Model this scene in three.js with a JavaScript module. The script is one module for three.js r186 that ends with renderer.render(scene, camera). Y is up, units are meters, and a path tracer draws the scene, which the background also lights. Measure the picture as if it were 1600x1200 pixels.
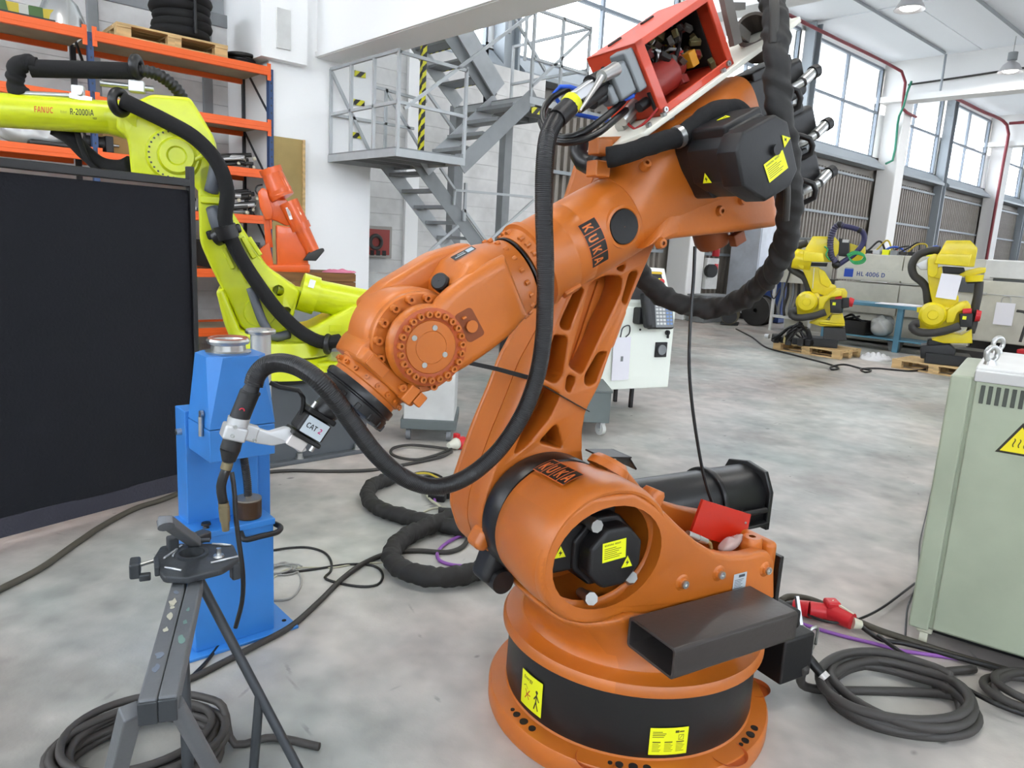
import * as THREE from 'three';
import { RoundedBoxGeometry } from 'three/addons/geometries/RoundedBoxGeometry.js';
import { RectAreaLightUniformsLib } from 'three/addons/lights/RectAreaLightUniformsLib.js';
import { mergeGeometries, mergeVertices, toCreasedNormals } from 'three/addons/utils/BufferGeometryUtils.js';

// ---------- camera, sky, lights, exposure ----------
const scene = new THREE.Scene();
const camera = new THREE.PerspectiveCamera(55.518, 4 / 3, 0.05, 200);
{
  const c = [0.658420,-0.188410,-0.728687,0.084700,0.980559,-0.177002];
  camera.position.set(0, 1.58, 0);
  camera.up.set(c[3], c[4], c[5]);
  camera.lookAt(c[0], 1.58 + c[1], c[2]);
}
const renderer = new THREE.WebGLRenderer({ antialias: true });
renderer.toneMapping = THREE.LinearToneMapping;
renderer.toneMappingExposure = 1.15;
renderer.shadowMap.enabled = true;
RectAreaLightUniformsLib.init();
scene.background = new THREE.Color(10.3, 10.4, 10.7);      // bright overcast sky beyond the windows
const LAMP = new THREE.Color(1.0, 0.965, 0.90), LAMP_POWER = 120;

// ---------- helpers ----------
let seed = 7;
const rnd = () => { seed = (seed * 1664525 + 1013904223) >>> 0; return seed / 4294967296; };
const PI = Math.PI, V3 = (a) => new THREE.Vector3(a[0], a[1], a[2]);
const used = {};
const numbered = (n) => { const k = used[n] = (used[n] ?? -1) + 1; return k ? n + '_' + String(k).padStart(3, '0') : n; };
function tag(o, label, category, group) { o.userData.label = label; o.userData.category = category; if (group) o.userData.group = group; return o; }
function thing(name, label, category, pos = [0, 0, 0], ry = 0, group) {
  const o = new THREE.Group(); o.name = numbered(name); scene.add(o); o.position.set(...pos); o.rotation.y = ry; return tag(o, label, category, group);
}
function shade(o) { o.traverse((m) => { if (m.isMesh) { m.castShadow = true; m.receiveShadow = true; } }); return o; }
function cloneOf(o, label, pos, ry) { const c = o.clone(); c.name = numbered(o.name.replace(/_\d\d\d$/, '')); c.userData = { ...o.userData, label }; scene.add(c); if (pos) c.position.set(...pos); if (ry !== undefined) c.rotation.y = ry; return c; }
// metre-scaled texture coordinates by the face's main direction
function metreUV(g) {
  if (g.index) g = g.toNonIndexed();
  const p = g.attributes.position, n = g.attributes.normal, uv = new Float32Array(p.count * 2);
  for (let i = 0; i < p.count; i += 3) {
    let ax = 0, ay = 0, az = 0;
    for (let k = 0; k < 3; k++) { ax += n.getX(i + k); ay += n.getY(i + k); az += n.getZ(i + k); }
    ax = Math.abs(ax); ay = Math.abs(ay); az = Math.abs(az);
    for (let k = 0; k < 3; k++) {
      const x = p.getX(i + k), y = p.getY(i + k), z = p.getZ(i + k), j = (i + k) * 2;
      if (ay >= ax && ay >= az) { uv[j] = x; uv[j + 1] = z; } else if (ax >= az) { uv[j] = z; uv[j + 1] = y; } else { uv[j] = x; uv[j + 1] = y; }
    }
  }
  g.setAttribute('uv', new THREE.BufferAttribute(uv, 2));
  return g;
}
function merge(list) {
  list = [].concat(list);
  if (list.length === 1) return list[0];
  const flat = list.map((g) => { g = g.index ? g.toNonIndexed() : g.clone(); for (const k of Object.keys(g.attributes)) if (!['position', 'normal', 'uv'].includes(k)) g.deleteAttribute(k); if (!g.attributes.uv) g.setAttribute('uv', new THREE.BufferAttribute(new Float32Array(g.attributes.position.count * 2), 2)); return g; });
  return mergeGeometries(flat);
}
function part(name, geos, mat, parent, label) {
  let g = merge(geos);
  if (mat.userData.metres) g = metreUV(g);
  const m = new THREE.Mesh(g, mat); m.name = parent ? name : numbered(name); m.castShadow = m.receiveShadow = true;
  if (label) m.userData.label = label;
  (parent ?? scene).add(m); return m;
}
function struct(name, geos, mat, parent) { const m = part(name, geos, mat, parent); if (!parent) { m.name = name; m.userData.kind = 'structure'; } return m; }
function structGroup(name) { const g = new THREE.Group(); g.name = name; g.userData.kind = 'structure'; scene.add(g); return g; }
const _m = new THREE.Matrix4(), _q = new THREE.Quaternion(), _e = new THREE.Euler();
// move a geometry: position, Euler rotation (radians)
function T(g, p = [0, 0, 0], r = [0, 0, 0], s = 1) { _m.compose(V3(p), _q.setFromEuler(_e.set(r[0], r[1], r[2])), typeof s === 'number' ? new THREE.Vector3(s, s, s) : V3(s)); return g.applyMatrix4(_m); }
const box = (w, h, d, p, r) => T(new THREE.BoxGeometry(w, h, d), p, r);
const rbox = (w, h, d, rad, p, r) => T(new RoundedBoxGeometry(w, h, d, 2, Math.min(rad, w / 2.01, h / 2.01, d / 2.01)), p, r);
// box spanning two corners
const span = (a, b, rad) => { const s = [0, 1, 2].map((i) => Math.abs(b[i] - a[i])), c = [0, 1, 2].map((i) => (a[i] + b[i]) / 2); return rad ? rbox(...s, rad, c) : box(...s, c); };
const cyl = (r1, r2, h, p, r, seg = 28) => T(new THREE.CylinderGeometry(r1, r2, h, seg), p, r);
const ring = (ro, ri, h, p, r, seg = 40) => T(lathe([[ri, -h / 2], [ro, -h / 2], [ro, h / 2], [ri, h / 2], [ri, -h / 2]], seg), p, r);
const crease = (g, a = 0.6) => toCreasedNormals(g.index ? g.toNonIndexed() : g, a);
function lathe(pts, seg = 40, a = 0.6) { return crease(new THREE.LatheGeometry(pts.map((p) => new THREE.Vector2(Math.max(p[0], 1e-4), p[1])), seg), a); }
// rod between two points
function rod(a, b, r, r2 = r, seg = 14) {
  const A = V3(a), B = V3(b), d = B.clone().sub(A), g = new THREE.CylinderGeometry(r2, r, d.length(), seg);
  _m.compose(A.add(B).multiplyScalar(0.5), new THREE.Quaternion().setFromUnitVectors(new THREE.Vector3(0, 1, 0), d.normalize()), new THREE.Vector3(1, 1, 1));
  return g.applyMatrix4(_m);
}
// bar of rectangular section between two points, "up" fixes its roll
function bar(a, b, w, h, up = [0, 1, 0], rad = 0) {
  const A = V3(a), B = V3(b), x = B.clone().sub(A), L = x.length(); x.normalize();
  const z = x.clone().cross(V3(up)).normalize(), y = z.clone().cross(x);
  const g = rad ? new RoundedBoxGeometry(L, h, w, 2, Math.min(rad, w / 2.01, h / 2.01)) : new THREE.BoxGeometry(L, h, w);
  return g.applyMatrix4(new THREE.Matrix4().makeBasis(x, y, z).setPosition(A.add(B).multiplyScalar(0.5)));
}
const poly = (pts) => new THREE.Shape(pts.map((p) => new THREE.Vector2(p[0], p[1])));
// smooth closed outline through points
function smoothShape(pts, n = 6) { const c = new THREE.CatmullRomCurve3(pts.map((p) => new THREE.Vector3(p[0], p[1], 0)), true, 'centripetal'); return new THREE.Shape(c.getPoints(pts.length * n).map((p) => new THREE.Vector2(p.x, p.y))); }
function roundPoly(pts, r) { // polygon with rounded corners
  const s = new THREE.Shape(), n = pts.length, P = pts.map((p) => new THREE.Vector2(p[0], p[1]));
  for (let i = 0; i < n; i++) {
    const a = P[(i + n - 1) % n], b = P[i], c = P[(i + 1) % n], u = a.clone().sub(b), v = c.clone().sub(b), k = Math.min(r, u.length() / 2.05, v.length() / 2.05);
    const s1 = b.clone().addScaledVector(u.normalize(), k), s2 = b.clone().addScaledVector(v.normalize(), k);
    i ? s.lineTo(s1.x, s1.y) : s.moveTo(s1.x, s1.y); s.quadraticCurveTo(b.x, b.y, s2.x, s2.y);
  }
  s.closePath(); return s;
}
// outline in x-y, depth from z0 to z1
function slab(shape, z0, z1, bev = 0, a = 0.6) {
  if (Array.isArray(shape)) shape = poly(shape);
  const d = Math.abs(z1 - z0), b = Math.min(bev, d / 2.2);
  const g = new THREE.ExtrudeGeometry(shape, { depth: d - 2 * b, bevelEnabled: b > 0, bevelSize: b, bevelThickness: b, bevelOffset: -b, bevelSegments: 3, curveSegments: 16 });
  g.translate(0, 0, Math.min(z0, z1) + b); return crease(g, a);
}
const hole = (shape, pts, r) => { shape.holes.push(r === undefined ? pts : roundPoly(pts, r)); return shape; };
function circlePath(x, y, r, ry = r, rot = 0) { const p = new THREE.Path(); p.absellipse(x, y, r, ry, 0, 2 * PI, true, rot); return p; }
// swept tube; rad may be a number or a function of (arc length, total)
function tube(pts, rad, seg = 10, step = 0.03, opt = {}) {
  const curve = new THREE.CatmullRomCurve3(pts.map(V3), !!opt.closed, 'centripetal'), L0 = curve.getLength(), n = Math.max(6, Math.ceil(L0 / step)); curve.arcLengthDivisions = Math.min(4000, Math.max(200, n * 2)); curve.needsUpdate = true;
  const L = curve.getLength(), F = curve.computeFrenetFrames(n, !!opt.closed), pos = [], uv = [], idx = [], c = new THREE.Vector3();
  for (let i = 0; i <= n; i++) {
    curve.getPointAt(i / n, c); const s = i / n * L, N = F.normals[i], B = F.binormals[i];
    for (let j = 0; j <= seg; j++) {
      const t = j / seg * 2 * PI, r = typeof rad === 'function' ? rad(s, L, t) : rad, x = Math.cos(t) * r, y = Math.sin(t) * r;
      pos.push(c.x + N.x * x + B.x * y, c.y + N.y * x + B.y * y, c.z + N.z * x + B.z * y); uv.push(s, t * 0.1);
    }
  }
  for (let i = 0; i < n; i++) for (let j = 0; j < seg; j++) { const a = i * (seg + 1) + j, b = a + seg + 1; idx.push(a, a + 1, b, b, a + 1, b + 1); }
  if (!opt.closed) for (const e of [0, n]) { // caps
    const k = pos.length / 3; curve.getPointAt(e / n, c); pos.push(c.x, c.y, c.z); uv.push(0, 0);
    for (let j = 0; j < seg; j++) { const a = e * (seg + 1) + j; e ? idx.push(a, a + 1, k) : idx.push(a + 1, a, k); }
  }
  const g = new THREE.BufferGeometry(); g.setAttribute('position', new THREE.Float32BufferAttribute(pos, 3)); g.setAttribute('uv', new THREE.Float32BufferAttribute(uv, 2)); g.setIndex(idx); g.computeVertexNormals(); return g;
}
// ribbed conduit: outer radius r, ribs every pitch
function ribbed(pts, r, pitch = 0.009, depth = 0.0022, seg = 16) { return tube(pts, (s) => r - depth * (0.5 - 0.5 * Math.cos(s / pitch * 2 * PI)), seg, pitch / 4); }
// lumpy fabric sleeve
function sleeve(pts, r, amp = 0.15, seg = 16, step = 0.009) { return tube(pts, (s, L, t) => r * (1 + amp * (0.4 * Math.sin(s * 83 + 2.2 * Math.sin(t + s * 9)) + 0.35 * Math.sin(s * 37 + t * 2 + 1) + 0.25 * Math.sin(s * 149 + t * 3))), seg, step); }
// hexagon-socket screw head pointing along +y
function boltGeo(r, h) { const s = new THREE.Shape(); s.absarc(0, 0, r, 0, 2 * PI); const k = new THREE.Path(); for (let i = 0; i < 6; i++) { const t = -i * PI / 3; i ? k.lineTo(r * 0.52 * Math.cos(t), r * 0.52 * Math.sin(t)) : k.moveTo(r * 0.52, 0); } k.closePath(); s.holes.push(k); const g = new THREE.ExtrudeGeometry(s, { depth: h, bevelEnabled: false, curveSegments: 6 }); const c = new THREE.CylinderGeometry(r * 0.6, r * 0.6, h * 0.3, 6).rotateX(PI / 2).translate(0, 0, h * 0.15); return merge([g, c]).rotateX(-PI / 2); }

// ---------- materials ----------
function noiseTex(size, fn, srgb, rep = [1, 1]) {
  const d = new Uint8Array(size * size * 4);
  for (let y = 0; y < size; y++) for (let x = 0; x < size; x++) { const c = fn(x / size, y / size, x, y), i = (y * size + x) * 4; d[i] = c[0]; d[i + 1] = c[1]; d[i + 2] = c[2]; d[i + 3] = 255; }
  const t = new THREE.DataTexture(d, size, size); t.wrapS = t.wrapT = THREE.RepeatWrapping; t.magFilter = THREE.LinearFilter; t.minFilter = THREE.LinearMipmapLinearFilter; t.generateMipmaps = true;
  if (srgb) t.colorSpace = THREE.SRGBColorSpace; t.repeat.set(...rep); t.needsUpdate = true; return t;
}
// periodic value noise on an n-cell lattice
function lattice(n) { const a = new Float32Array(n * n); for (let i = 0; i < n * n; i++) a[i] = rnd(); return (u, v) => { const x = u * n, y = v * n, i = Math.floor(x), j = Math.floor(y), f = x - i, g = y - j, s = f * f * (3 - 2 * f), t = g * g * (3 - 2 * g), w = (p, q) => a[((q % n) + n) % n * n + ((p % n) + n) % n]; return (w(i, j) * (1 - s) + w(i + 1, j) * s) * (1 - t) + (w(i, j + 1) * (1 - s) + w(i + 1, j + 1) * s) * t; }; }
function fractal(n, oct) { const l = []; for (let k = 0; k < oct; k++) l.push(lattice(n << k)); return (u, v) => { let s = 0, a = 0.5; for (const f of l) { s += a * f(u, v); a *= 0.5; } return s / (1 - Math.pow(0.5, oct)); }; }
const grainTex = (() => { const f = fractal(32, 4); return noiseTex(256, (u, v) => { const k = 255 * f(u, v); return [k, k, k]; }, false, [3, 3]); })();
const grimeTex = (() => { const f = fractal(4, 6), g = fractal(16, 3); return noiseTex(512, (u, v) => { const k = 232 + 46 * (f(u, v) - 0.5) + 12 * (g(u, v) - 0.5); return [k, k, k].map((x) => Math.max(0, Math.min(255, x))); }, true, [0.7, 0.7]); })();
const mats = {};
function mat(key, color, o = {}) {
  if (mats[key]) return mats[key];
  const { grain, grime, ...rest } = o, m = new (o.clearcoat || o.transmission || o.sheen ? THREE.MeshPhysicalMaterial : THREE.MeshStandardMaterial)({ color, roughness: 0.5, ...rest });
  if (grain) { m.bumpMap = grainTex; m.bumpScale = grain; m.userData.metres = true; }
  if (grime) { m.map = grimeTex; m.userData.metres = true; }
  m.name = key; return mats[key] = m;
}
const ORANGE = mat('robot_orange', '#cc6e1d', { roughness: 0.42, clearcoat: 0.25, clearcoatRoughness: 0.35, grain: 0.0002, grime: 1 });
const BLACKP = mat('black_plastic', '#131315', { roughness: 0.5, grain: 0.0003 });
const BLACKM = mat('black_paint', '#101012', { roughness: 0.38, grain: 0.0002 });
const RUBBER = mat('black_rubber', '#121214', { roughness: 0.4 });
const CABLE = mat('cable_sheath', '#34322f', { roughness: 0.6 });
const CLOTH = mat('black_fabric', '#111112', { roughness: 0.9, grain: 0.001 });
const SLEEVE = mat('dusty_sleeve', '#242322', { roughness: 0.7, grain: 0.0008 });
const STEEL = mat('bright_steel', '#b9bab8', { metalness: 0.9, roughness: 0.3 });
const ALU = mat('aluminium', '#c9cacb', { metalness: 0.7, roughness: 0.42 });
const DSTEEL = mat('dark_steel', '#4b4a49', { metalness: 0.6, roughness: 0.5, grain: 0.0004, grime: 1 });
const FANUC = mat('robot_yellow_green', '#dfea0a', { roughness: 0.35, clearcoat: 0.3, clearcoatRoughness: 0.3, grime: 1 });
const YELLOW = mat('robot_yellow', '#f6df08', { roughness: 0.4, clearcoat: 0.2, grime: 1 });
const BLUE = mat('station_blue', '#3687da', { roughness: 0.42, clearcoat: 0.2, clearcoatRoughness: 0.4, grime: 1 });
const GALV = mat('grey_steel_paint', '#8f9294', { roughness: 0.5, grime: 1 });
const CREAM = mat('cream_paint', '#d9d6c8', { roughness: 0.5, grime: 1 });
const WHITEP = mat('white_paint', '#e9e9e6', { roughness: 0.55, grime: 1 });
const WOOD = (() => { const f = fractal(4, 5), g = fractal(24, 3); const t = noiseTex(512, (u, v) => { const s = 0.5 + 0.5 * Math.sin((v * 16 + f(u * 0.25, v) * 4) * 6.283), k = 0.84 + 0.1 * s + 0.14 * (g(u * 0.1, v) - 0.5); return [226 * k, 190 * k, 134 * k]; }, true, [0.9, 0.9]); const m = new THREE.MeshStandardMaterial({ map: t, roughness: 0.75 }); m.userData.metres = true; m.name = 'pale_wood'; return m; })();
function printed(key, w, h, draw, o = {}) { // flat print on a canvas
  const c = document.createElement('canvas'); c.width = w; c.height = h; const x = c.getContext('2d'); draw(x, w, h);
  const t = new THREE.CanvasTexture(c); t.colorSpace = THREE.SRGBColorSpace; t.anisotropy = 8;
  const m = new THREE.MeshStandardMaterial({ map: t, roughness: 0.5, ...o }); m.name = key; return m;
}
// thin printed plate; faces +z locally, thickness t, placed then turned
function plate(w, h, t = 0.001) { const g = new THREE.PlaneGeometry(w, h); g.translate(0, 0, t); return g; }

// ---------- the hall ----------
{
  // concrete floor
  const a = fractal(3, 6), b = fractal(10, 5), c = fractal(40, 3), d = fractal(5, 4), S = 1024;
  const marks = []; // scratches and stains
  for (let i = 0; i < 60; i++) marks.push([rnd(), rnd(), rnd() * PI, 0.004 + 0.022 * rnd() * rnd(), 0.0006 + 0.0005 * rnd(), 0.12 + 0.3 * rnd()]);
  const spots = []; for (let i = 0; i < 40; i++) spots.push([rnd(), rnd(), 0.0015 + 0.006 * rnd() * rnd(), 0.2 + 0.5 * rnd()]);
  const dark = new Float32Array(S * S);
  for (const [x, y, t, l, w, k] of marks) for (let s = -l; s < l; s += 0.4 / S) for (let e = -w; e <= w; e += 0.7 / S) {
    const px = Math.floor((x + Math.cos(t) * s - Math.sin(t) * e + 0.004 * Math.sin(s * 70)) * S + S) % S, py = Math.floor((y + Math.sin(t) * s + Math.cos(t) * e) * S + S) % S;
    dark[py * S + px] = Math.max(dark[py * S + px], k * (0.4 + 0.6 * c(px / S, py / S)) * (1 - Math.abs(s) / l));
  }
  for (const [x, y, r, k] of spots) for (let i = -20; i <= 20; i++) for (let j = -20; j <= 20; j++) { const q = Math.hypot(i, j * 1.6) / S / r; if (q < 1.3) { const px = (Math.floor(x * S) + i + S) % S, py = (Math.floor(y * S) + j + S) % S; dark[py * S + px] = Math.max(dark[py * S + px], k * Math.max(0, Math.min(1, 1.3 - q + (c(px / S, py / S) - 0.5)))); } }
  const col = noiseTex(S, (u, v, x, y) => {
    const n = a(u, v), m = b(u, v), f = c(u, v), p = d(u, v); let k = 0.93 + 0.4 * (n - 0.5) + 0.34 * (m - 0.5) + 0.24 * (f - 0.5) - 0.36 * Math.max(0, m - 0.6) - 0.25 * Math.max(0, 0.36 - p);
    k *= 1 - 0.75 * dark[y * S + x]; const w = (p - 0.5) * 42 + (m - 0.5) * 12;
    return [179 * k + w * 0.6, 175 * k - w * 0.12, 169 * k - w * 0.2].map((q) => Math.max(0, Math.min(255, q)));
  }, true, [0.22, 0.22]);
  col.wrapS = col.wrapT = THREE.MirroredRepeatWrapping;
  const rgh = noiseTex(256, (u, v) => { const k = 255 * (0.42 + 0.35 * (b(u, v) - 0.5) + 0.2 * (a(u, v) - 0.5)); return [k, k, k]; }, false, [0.22, 0.22]);
  const m = new THREE.MeshStandardMaterial({ map: col, roughnessMap: rgh, roughness: 1, bumpMap: grainTex, bumpScale: 0.0006 }); m.userData.metres = true; m.name = 'concrete';
  struct('floor', box(75, 0.3, 26, [27, -0.15, 0]), m);

  const wallM = mat('wall_white', '#f8f8f7', { roughness: 0.85 });
  const ceilM = mat('ceiling_white', '#f3f6fa', { roughness: 0.8 });
  const corr = mat('corrugated_metal', '#918a82', { roughness: 0.55, metalness: 0.15, grime: 1 });
  const post = mat('post_grey', '#8d9499', { roughness: 0.5 });
  const conc = mat('column_white', '#e4e3e1', { roughness: 0.8 });
  const glassM = new THREE.MeshPhysicalMaterial({ color: '#f3f7fb', roughness: 0.08, transmission: 1, thickness: 0 }); glassM.name = 'window_glass';

  // ceiling of wide panels, each a piece
  const ceiling = structGroup('ceiling');
  part('ceiling_slab', box(75, 0.25, 26, [27, 8.15, 0]), ceilM, ceiling);
  for (let i = 0; i < 6; i++) for (let j = 0; j < 9; j++) part('ceiling_panel', box(5.35, 0.03, 2.56, [6.45 + 5.5 * i + 5.5, 8.01, -9.6 + 2.6 * j]), ceilM, ceiling);
  // ceiling beams across the hall over the columns
  [3.7, 14.7, 25.7, 36.7, 47.7].forEach((x, i) => { const g = structGroup('ceiling_beam_' + (i + 1)); part('beam_web', box(0.34, 1.25, 25, [x, 7.4, 0.4]), conc, g); part('beam_flange', box(0.62, 0.18, 25, [x, 6.82, 0.4]), conc, g); });
  // south, west and east walls with their own high windows
  const farWall = (name, x0, z0, x1, z1) => {
    const g = structGroup(name), L = Math.hypot(x1 - x0, z1 - z0), t = Math.atan2(-(z1 - z0), x1 - x0);
    const put = (y0, y1) => part('wall_panel', T(box(L, y1 - y0, 0.25), [(x0 + x1) / 2, (y0 + y1) / 2, (z0 + z1) / 2], [0, t, 0]), wallM, g); put(0, 5.05); put(7.5, 8.2);
    const n = Math.round(L / 5.5);
    for (let i = 0; i <= n; i++) part('wall_post', T(box(0.5, 2.5, 0.3), [x0 + (x1 - x0) * i / n, 6.28, z0 + (z1 - z0) * i / n], [0, t, 0]), conc, g);
    part('pane', T(box(L, 2.45, 0.02), [(x0 + x1) / 2, 6.28, (z0 + z1) / 2], [0, t, 0]), glassM, g);
  };
  farWall('wall_south', -10, 12.5, 64, 12.5); farWall('wall_west', -10, -11, -10, 12.5); farWall('wall_east', 64, -11, 64, 12.5);

  // north wall: corrugated sheets below, windows above
  const Z = -11, wall = structGroup('wall_north');
  const rib = (x0, x1, y0, y1) => { const p = []; const n = Math.round((x1 - x0) / 0.2), w = (x1 - x0) / n; for (let i = 0; i < n; i++) { const x = x0 + i * w; p.push([x, 0], [x + w * 0.4, 0], [x + w * 0.5, -0.07], [x + w * 0.9, -0.07]); } p.push([x1, 0], [x1, 0.02], [x0, 0.02]); return T(slab(p, 0, y1 - y0), [0, y0, Z], [-PI / 2, 0, 0]); };
  const bays = [9.2, 14.7, 20.2, 25.7, 31.2, 36.7, 42.2, 47.7, 53.2, 58.7];
  part('wall_panel', box(74, 5.05, 0.2, [27, 2.52, Z - 0.16]), corr, wall);
  part('wall_panel', box(74, 0.5, 0.2, [27, 8.0, Z - 0.16]), wallM, wall);
  bays.unshift(3.7);
  for (let i = 0; i < bays.length - 1; i++) {
    const x0 = bays[i] + 0.25, x1 = bays[i + 1] - 0.25;
    part('corrugated_sheet', rib(x0, x1, 0.05, 4.4), corr, wall);
    for (const y of [1.6, 3.05, 4.3]) part('wall_girt', box(x1 - x0, 0.07, 0.06, [(x0 + x1) / 2, y, Z + 0.1]), post, wall);
    // sloping sill of bright metal sheet
    part('sill_sheet', slab([[0, 4.62], [-0.42, 4.62], [-0.42, 4.7], [-0.06, 5.0], [0, 5.0]], x0, x1).rotateY(PI / 2).translate(0, 0, Z), post, wall);
  }
  // windows: frame, transom, mullion and four panes to a bay
  const frM = mat('window_frame_grey', '#7f8790', { roughness: 0.5 });
  bays.slice(0, 10).forEach((b, i) => {
    const g = structGroup('window_' + (i + 1)), x0 = b + 0.3, x1 = b + 5.2, y0 = 5.05, y1 = 7.78, xm = (x0 + x1) / 2, bars = [];
    for (const x of [x0, xm, x1]) bars.push(box(0.07, y1 - y0, 0.09, [x, (y0 + y1) / 2, Z - 0.08]));
    for (const y of [y0, 6.43, y1]) bars.push(box(x1 - x0, 0.07, 0.08, [xm, y, Z - 0.08]));
    part('window_frame', bars, frM, g);
    for (const [p, q] of [[x0, xm], [xm, x1]]) for (const [r, s] of [[y0, 6.43], [6.43, y1]]) part('pane', box(q - p - 0.07, s - r - 0.07, 0.012, [(p + q) / 2, (r + s) / 2, Z - 0.09]), glassM, g);
    for (const e of [b, b + 5.5]) part('window_jamb', box(0.6, y1 - y0, 0.16, [e, (y0 + y1) / 2, Z - 0.1]), wallM, g);
  });
  // concrete columns and steel posts
  [14.7, 25.7, 36.7, 47.7].forEach((x, i) => { const g = structGroup('column_' + (i + 1)); part('column_shaft', rbox(0.66, 7.95, 0.62, 0.03, [x + 0.35, 3.975, Z + 0.36]), conc, g); });
  [9.2, 20.2, 31.2, 42.2].forEach((x, i) => { const g = structGroup('column_' + (i + 5)); part('column_flange', [box(0.05, 7.95, 0.3, [x - 0.17, 3.975, Z + 0.18]), box(0.05, 7.95, 0.3, [x + 0.17, 3.975, Z + 0.18])], post, g); part('column_web', box(0.3, 7.95, 0.03, [x, 3.975, Z + 0.18]), post, g); });
  // pipes and conduits under the ceiling
  const redP = mat('fire_pipe_red', '#7d2a33', { roughness: 0.5 }), condM = mat('conduit_grey', '#9a9fa4', { roughness: 0.5 });
  const pipe = (name, label, mt, r, ...runs) => { const g = thing(name, label, 'pipe'); part('pipe', runs.map((p) => tube(p, r, 10, 0.4)), mt, g); return g; };
  pipe('fire_pipe', 'dark red water pipe under the ceiling, running down the first white column by the windows', redP, 0.045, [[15.7, 7.6, -10.4], [20, 7.6, -10.4], [24.9, 7.6, -10.4], [25.2, 7.5, -10.3], [25.27, 7.2, -10.25], [25.27, 6.7, -10.25], [25.32, 6.5, -10.25], [25.7, 6.42, -10.25], [26.5, 6.4, -10.25]]);
  pipe('fire_pipe', 'dark red water pipe running down the second white column to the floor', redP, 0.06, [[29, 7.6, -10.4], [33, 7.6, -10.4], [36.0, 7.6, -10.4], [36.22, 7.4, -10.3], [36.25, 6, -10.28], [36.25, 3, -10.28], [36.25, 0.02, -10.28]], [[36.2, 7.6, -10.3], [36.25, 7.6, -8], [36.25, 7.6, -3]]);
  pipe('green_hose', 'green hose clipped down the face of the white column between the tall windows', mat('hose_green', '#2f7d62', { roughness: 0.5 }), 0.035, [[25.2, 7.25, -10.05], [25.12, 7.1, -10.08], [25.12, 6.6, -10.12], [25.3, 6.3, -10.3], [25.62, 6.1, -10.45], [25.68, 5.6, -10.45], [25.66, 4.95, -10.45], [25.3, 4.8, -10.5]]);
  pipe('conduit', 'thin grey cable conduit along the ceiling panels behind the ceiling lamp', condM, 0.035, [[16, 7.96, -9.2], [20, 7.96, -9.2], [25.2, 7.96, -9.2]], [[25.3, 7.95, -9.2], [25.3, 6.9, -9.2]]);
  pipe('conduit', 'grey cable conduit on the ceiling running on from the bright ceiling lamp', condM, 0.04, [[17.4, 7.95, -7.0], [21, 7.95, -7.0], [25.1, 7.95, -7.0]], [[25.3, 7.9, -7.0], [25.3, 6.9, -7.0]]);
  pipe('conduit', 'dark cable conduit strapped across the face of the deep ceiling beam', CABLE, 0.03, [[25.38, 7.2, -10.2], [25.38, 7.25, -8.5], [25.38, 7.3, -7], [25.38, 7.3, -3]]);
  // left end of the north wall: white block wall with grey girts over it, behind the racking
  const blockM = mat('block_white', '#e3e2e0', { roughness: 0.8, grime: 1 });
  const back = structGroup('wall_block');
  for (let i = 0; i < 17; i++) part('block_course', rbox(9.2, 0.24, 0.2, 0.003, [-0.6, 0.12 + 0.243 * i, -10.3]), blockM, back);
  part('wall_panel', box(9.2, 5, 0.1, [-0.6, 5.6, -10.36]), mat('panel_pale_grey', '#b2b6b8', { roughness: 0.6 }), back);
  for (const y of [4.2, 4.75, 5.3]) part('wall_girt', rbox(9.2, 0.16, 0.12, 0.01, [-0.6, y, -10.24]), GALV, back);
  for (const x of [-1.5, 0.4, 2.3, 3.6]) part('wall_stud', rbox(0.12, 2.2, 0.1, 0.01, [x, 4.1, -10.2]), GALV, back);
  const stairWall = structGroup('wall_stair');
  for (let i = 0; i < 19; i++) part('wall_board', rbox(4.6, 0.2405, 0.14, 0.003, [7.5, 0.12 + 0.243 * i, -10.45]), blockM, stairWall);
  part('wall_post', box(0.25, 4.6, 0.2, [6.9, 2.3, -10.42]), wallM, stairWall);

  // white pillar, its duct box and the mezzanine edge beam over the stairs
  const pillar = structGroup('pillar_white');
  part('pillar_shaft', box(1.4, 4.9, 1.4, [4.57, 2.45, -9.6]), wallM, pillar);
  part('pillar_box', box(0.57, 1.6, 0.8, [4.0, 4.36, -9.15]), wallM, pillar); part('pillar_hatch', rbox(0.17, 0.44, 0.03, 0.004, [3.98, 3.9, -8.74]), WHITEP, pillar);
  const mezz = structGroup('mezzanine_beam');
  part('mezzanine_soffit', box(0.46, 1.5, 17.5, [4.72, 4.453, -0.15]), wallM, mezz);
  part('mezzanine_lip', box(0.03, 0.06, 17.5, [4.475, 3.74, -0.15]), wallM, mezz);
  // ground outside
  struct('ground_outside', box(200, 0.2, 120, [27, -0.6, 0]), mat('ground_outside', '#8a8a84', { roughness: 0.9 }));
}
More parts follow.
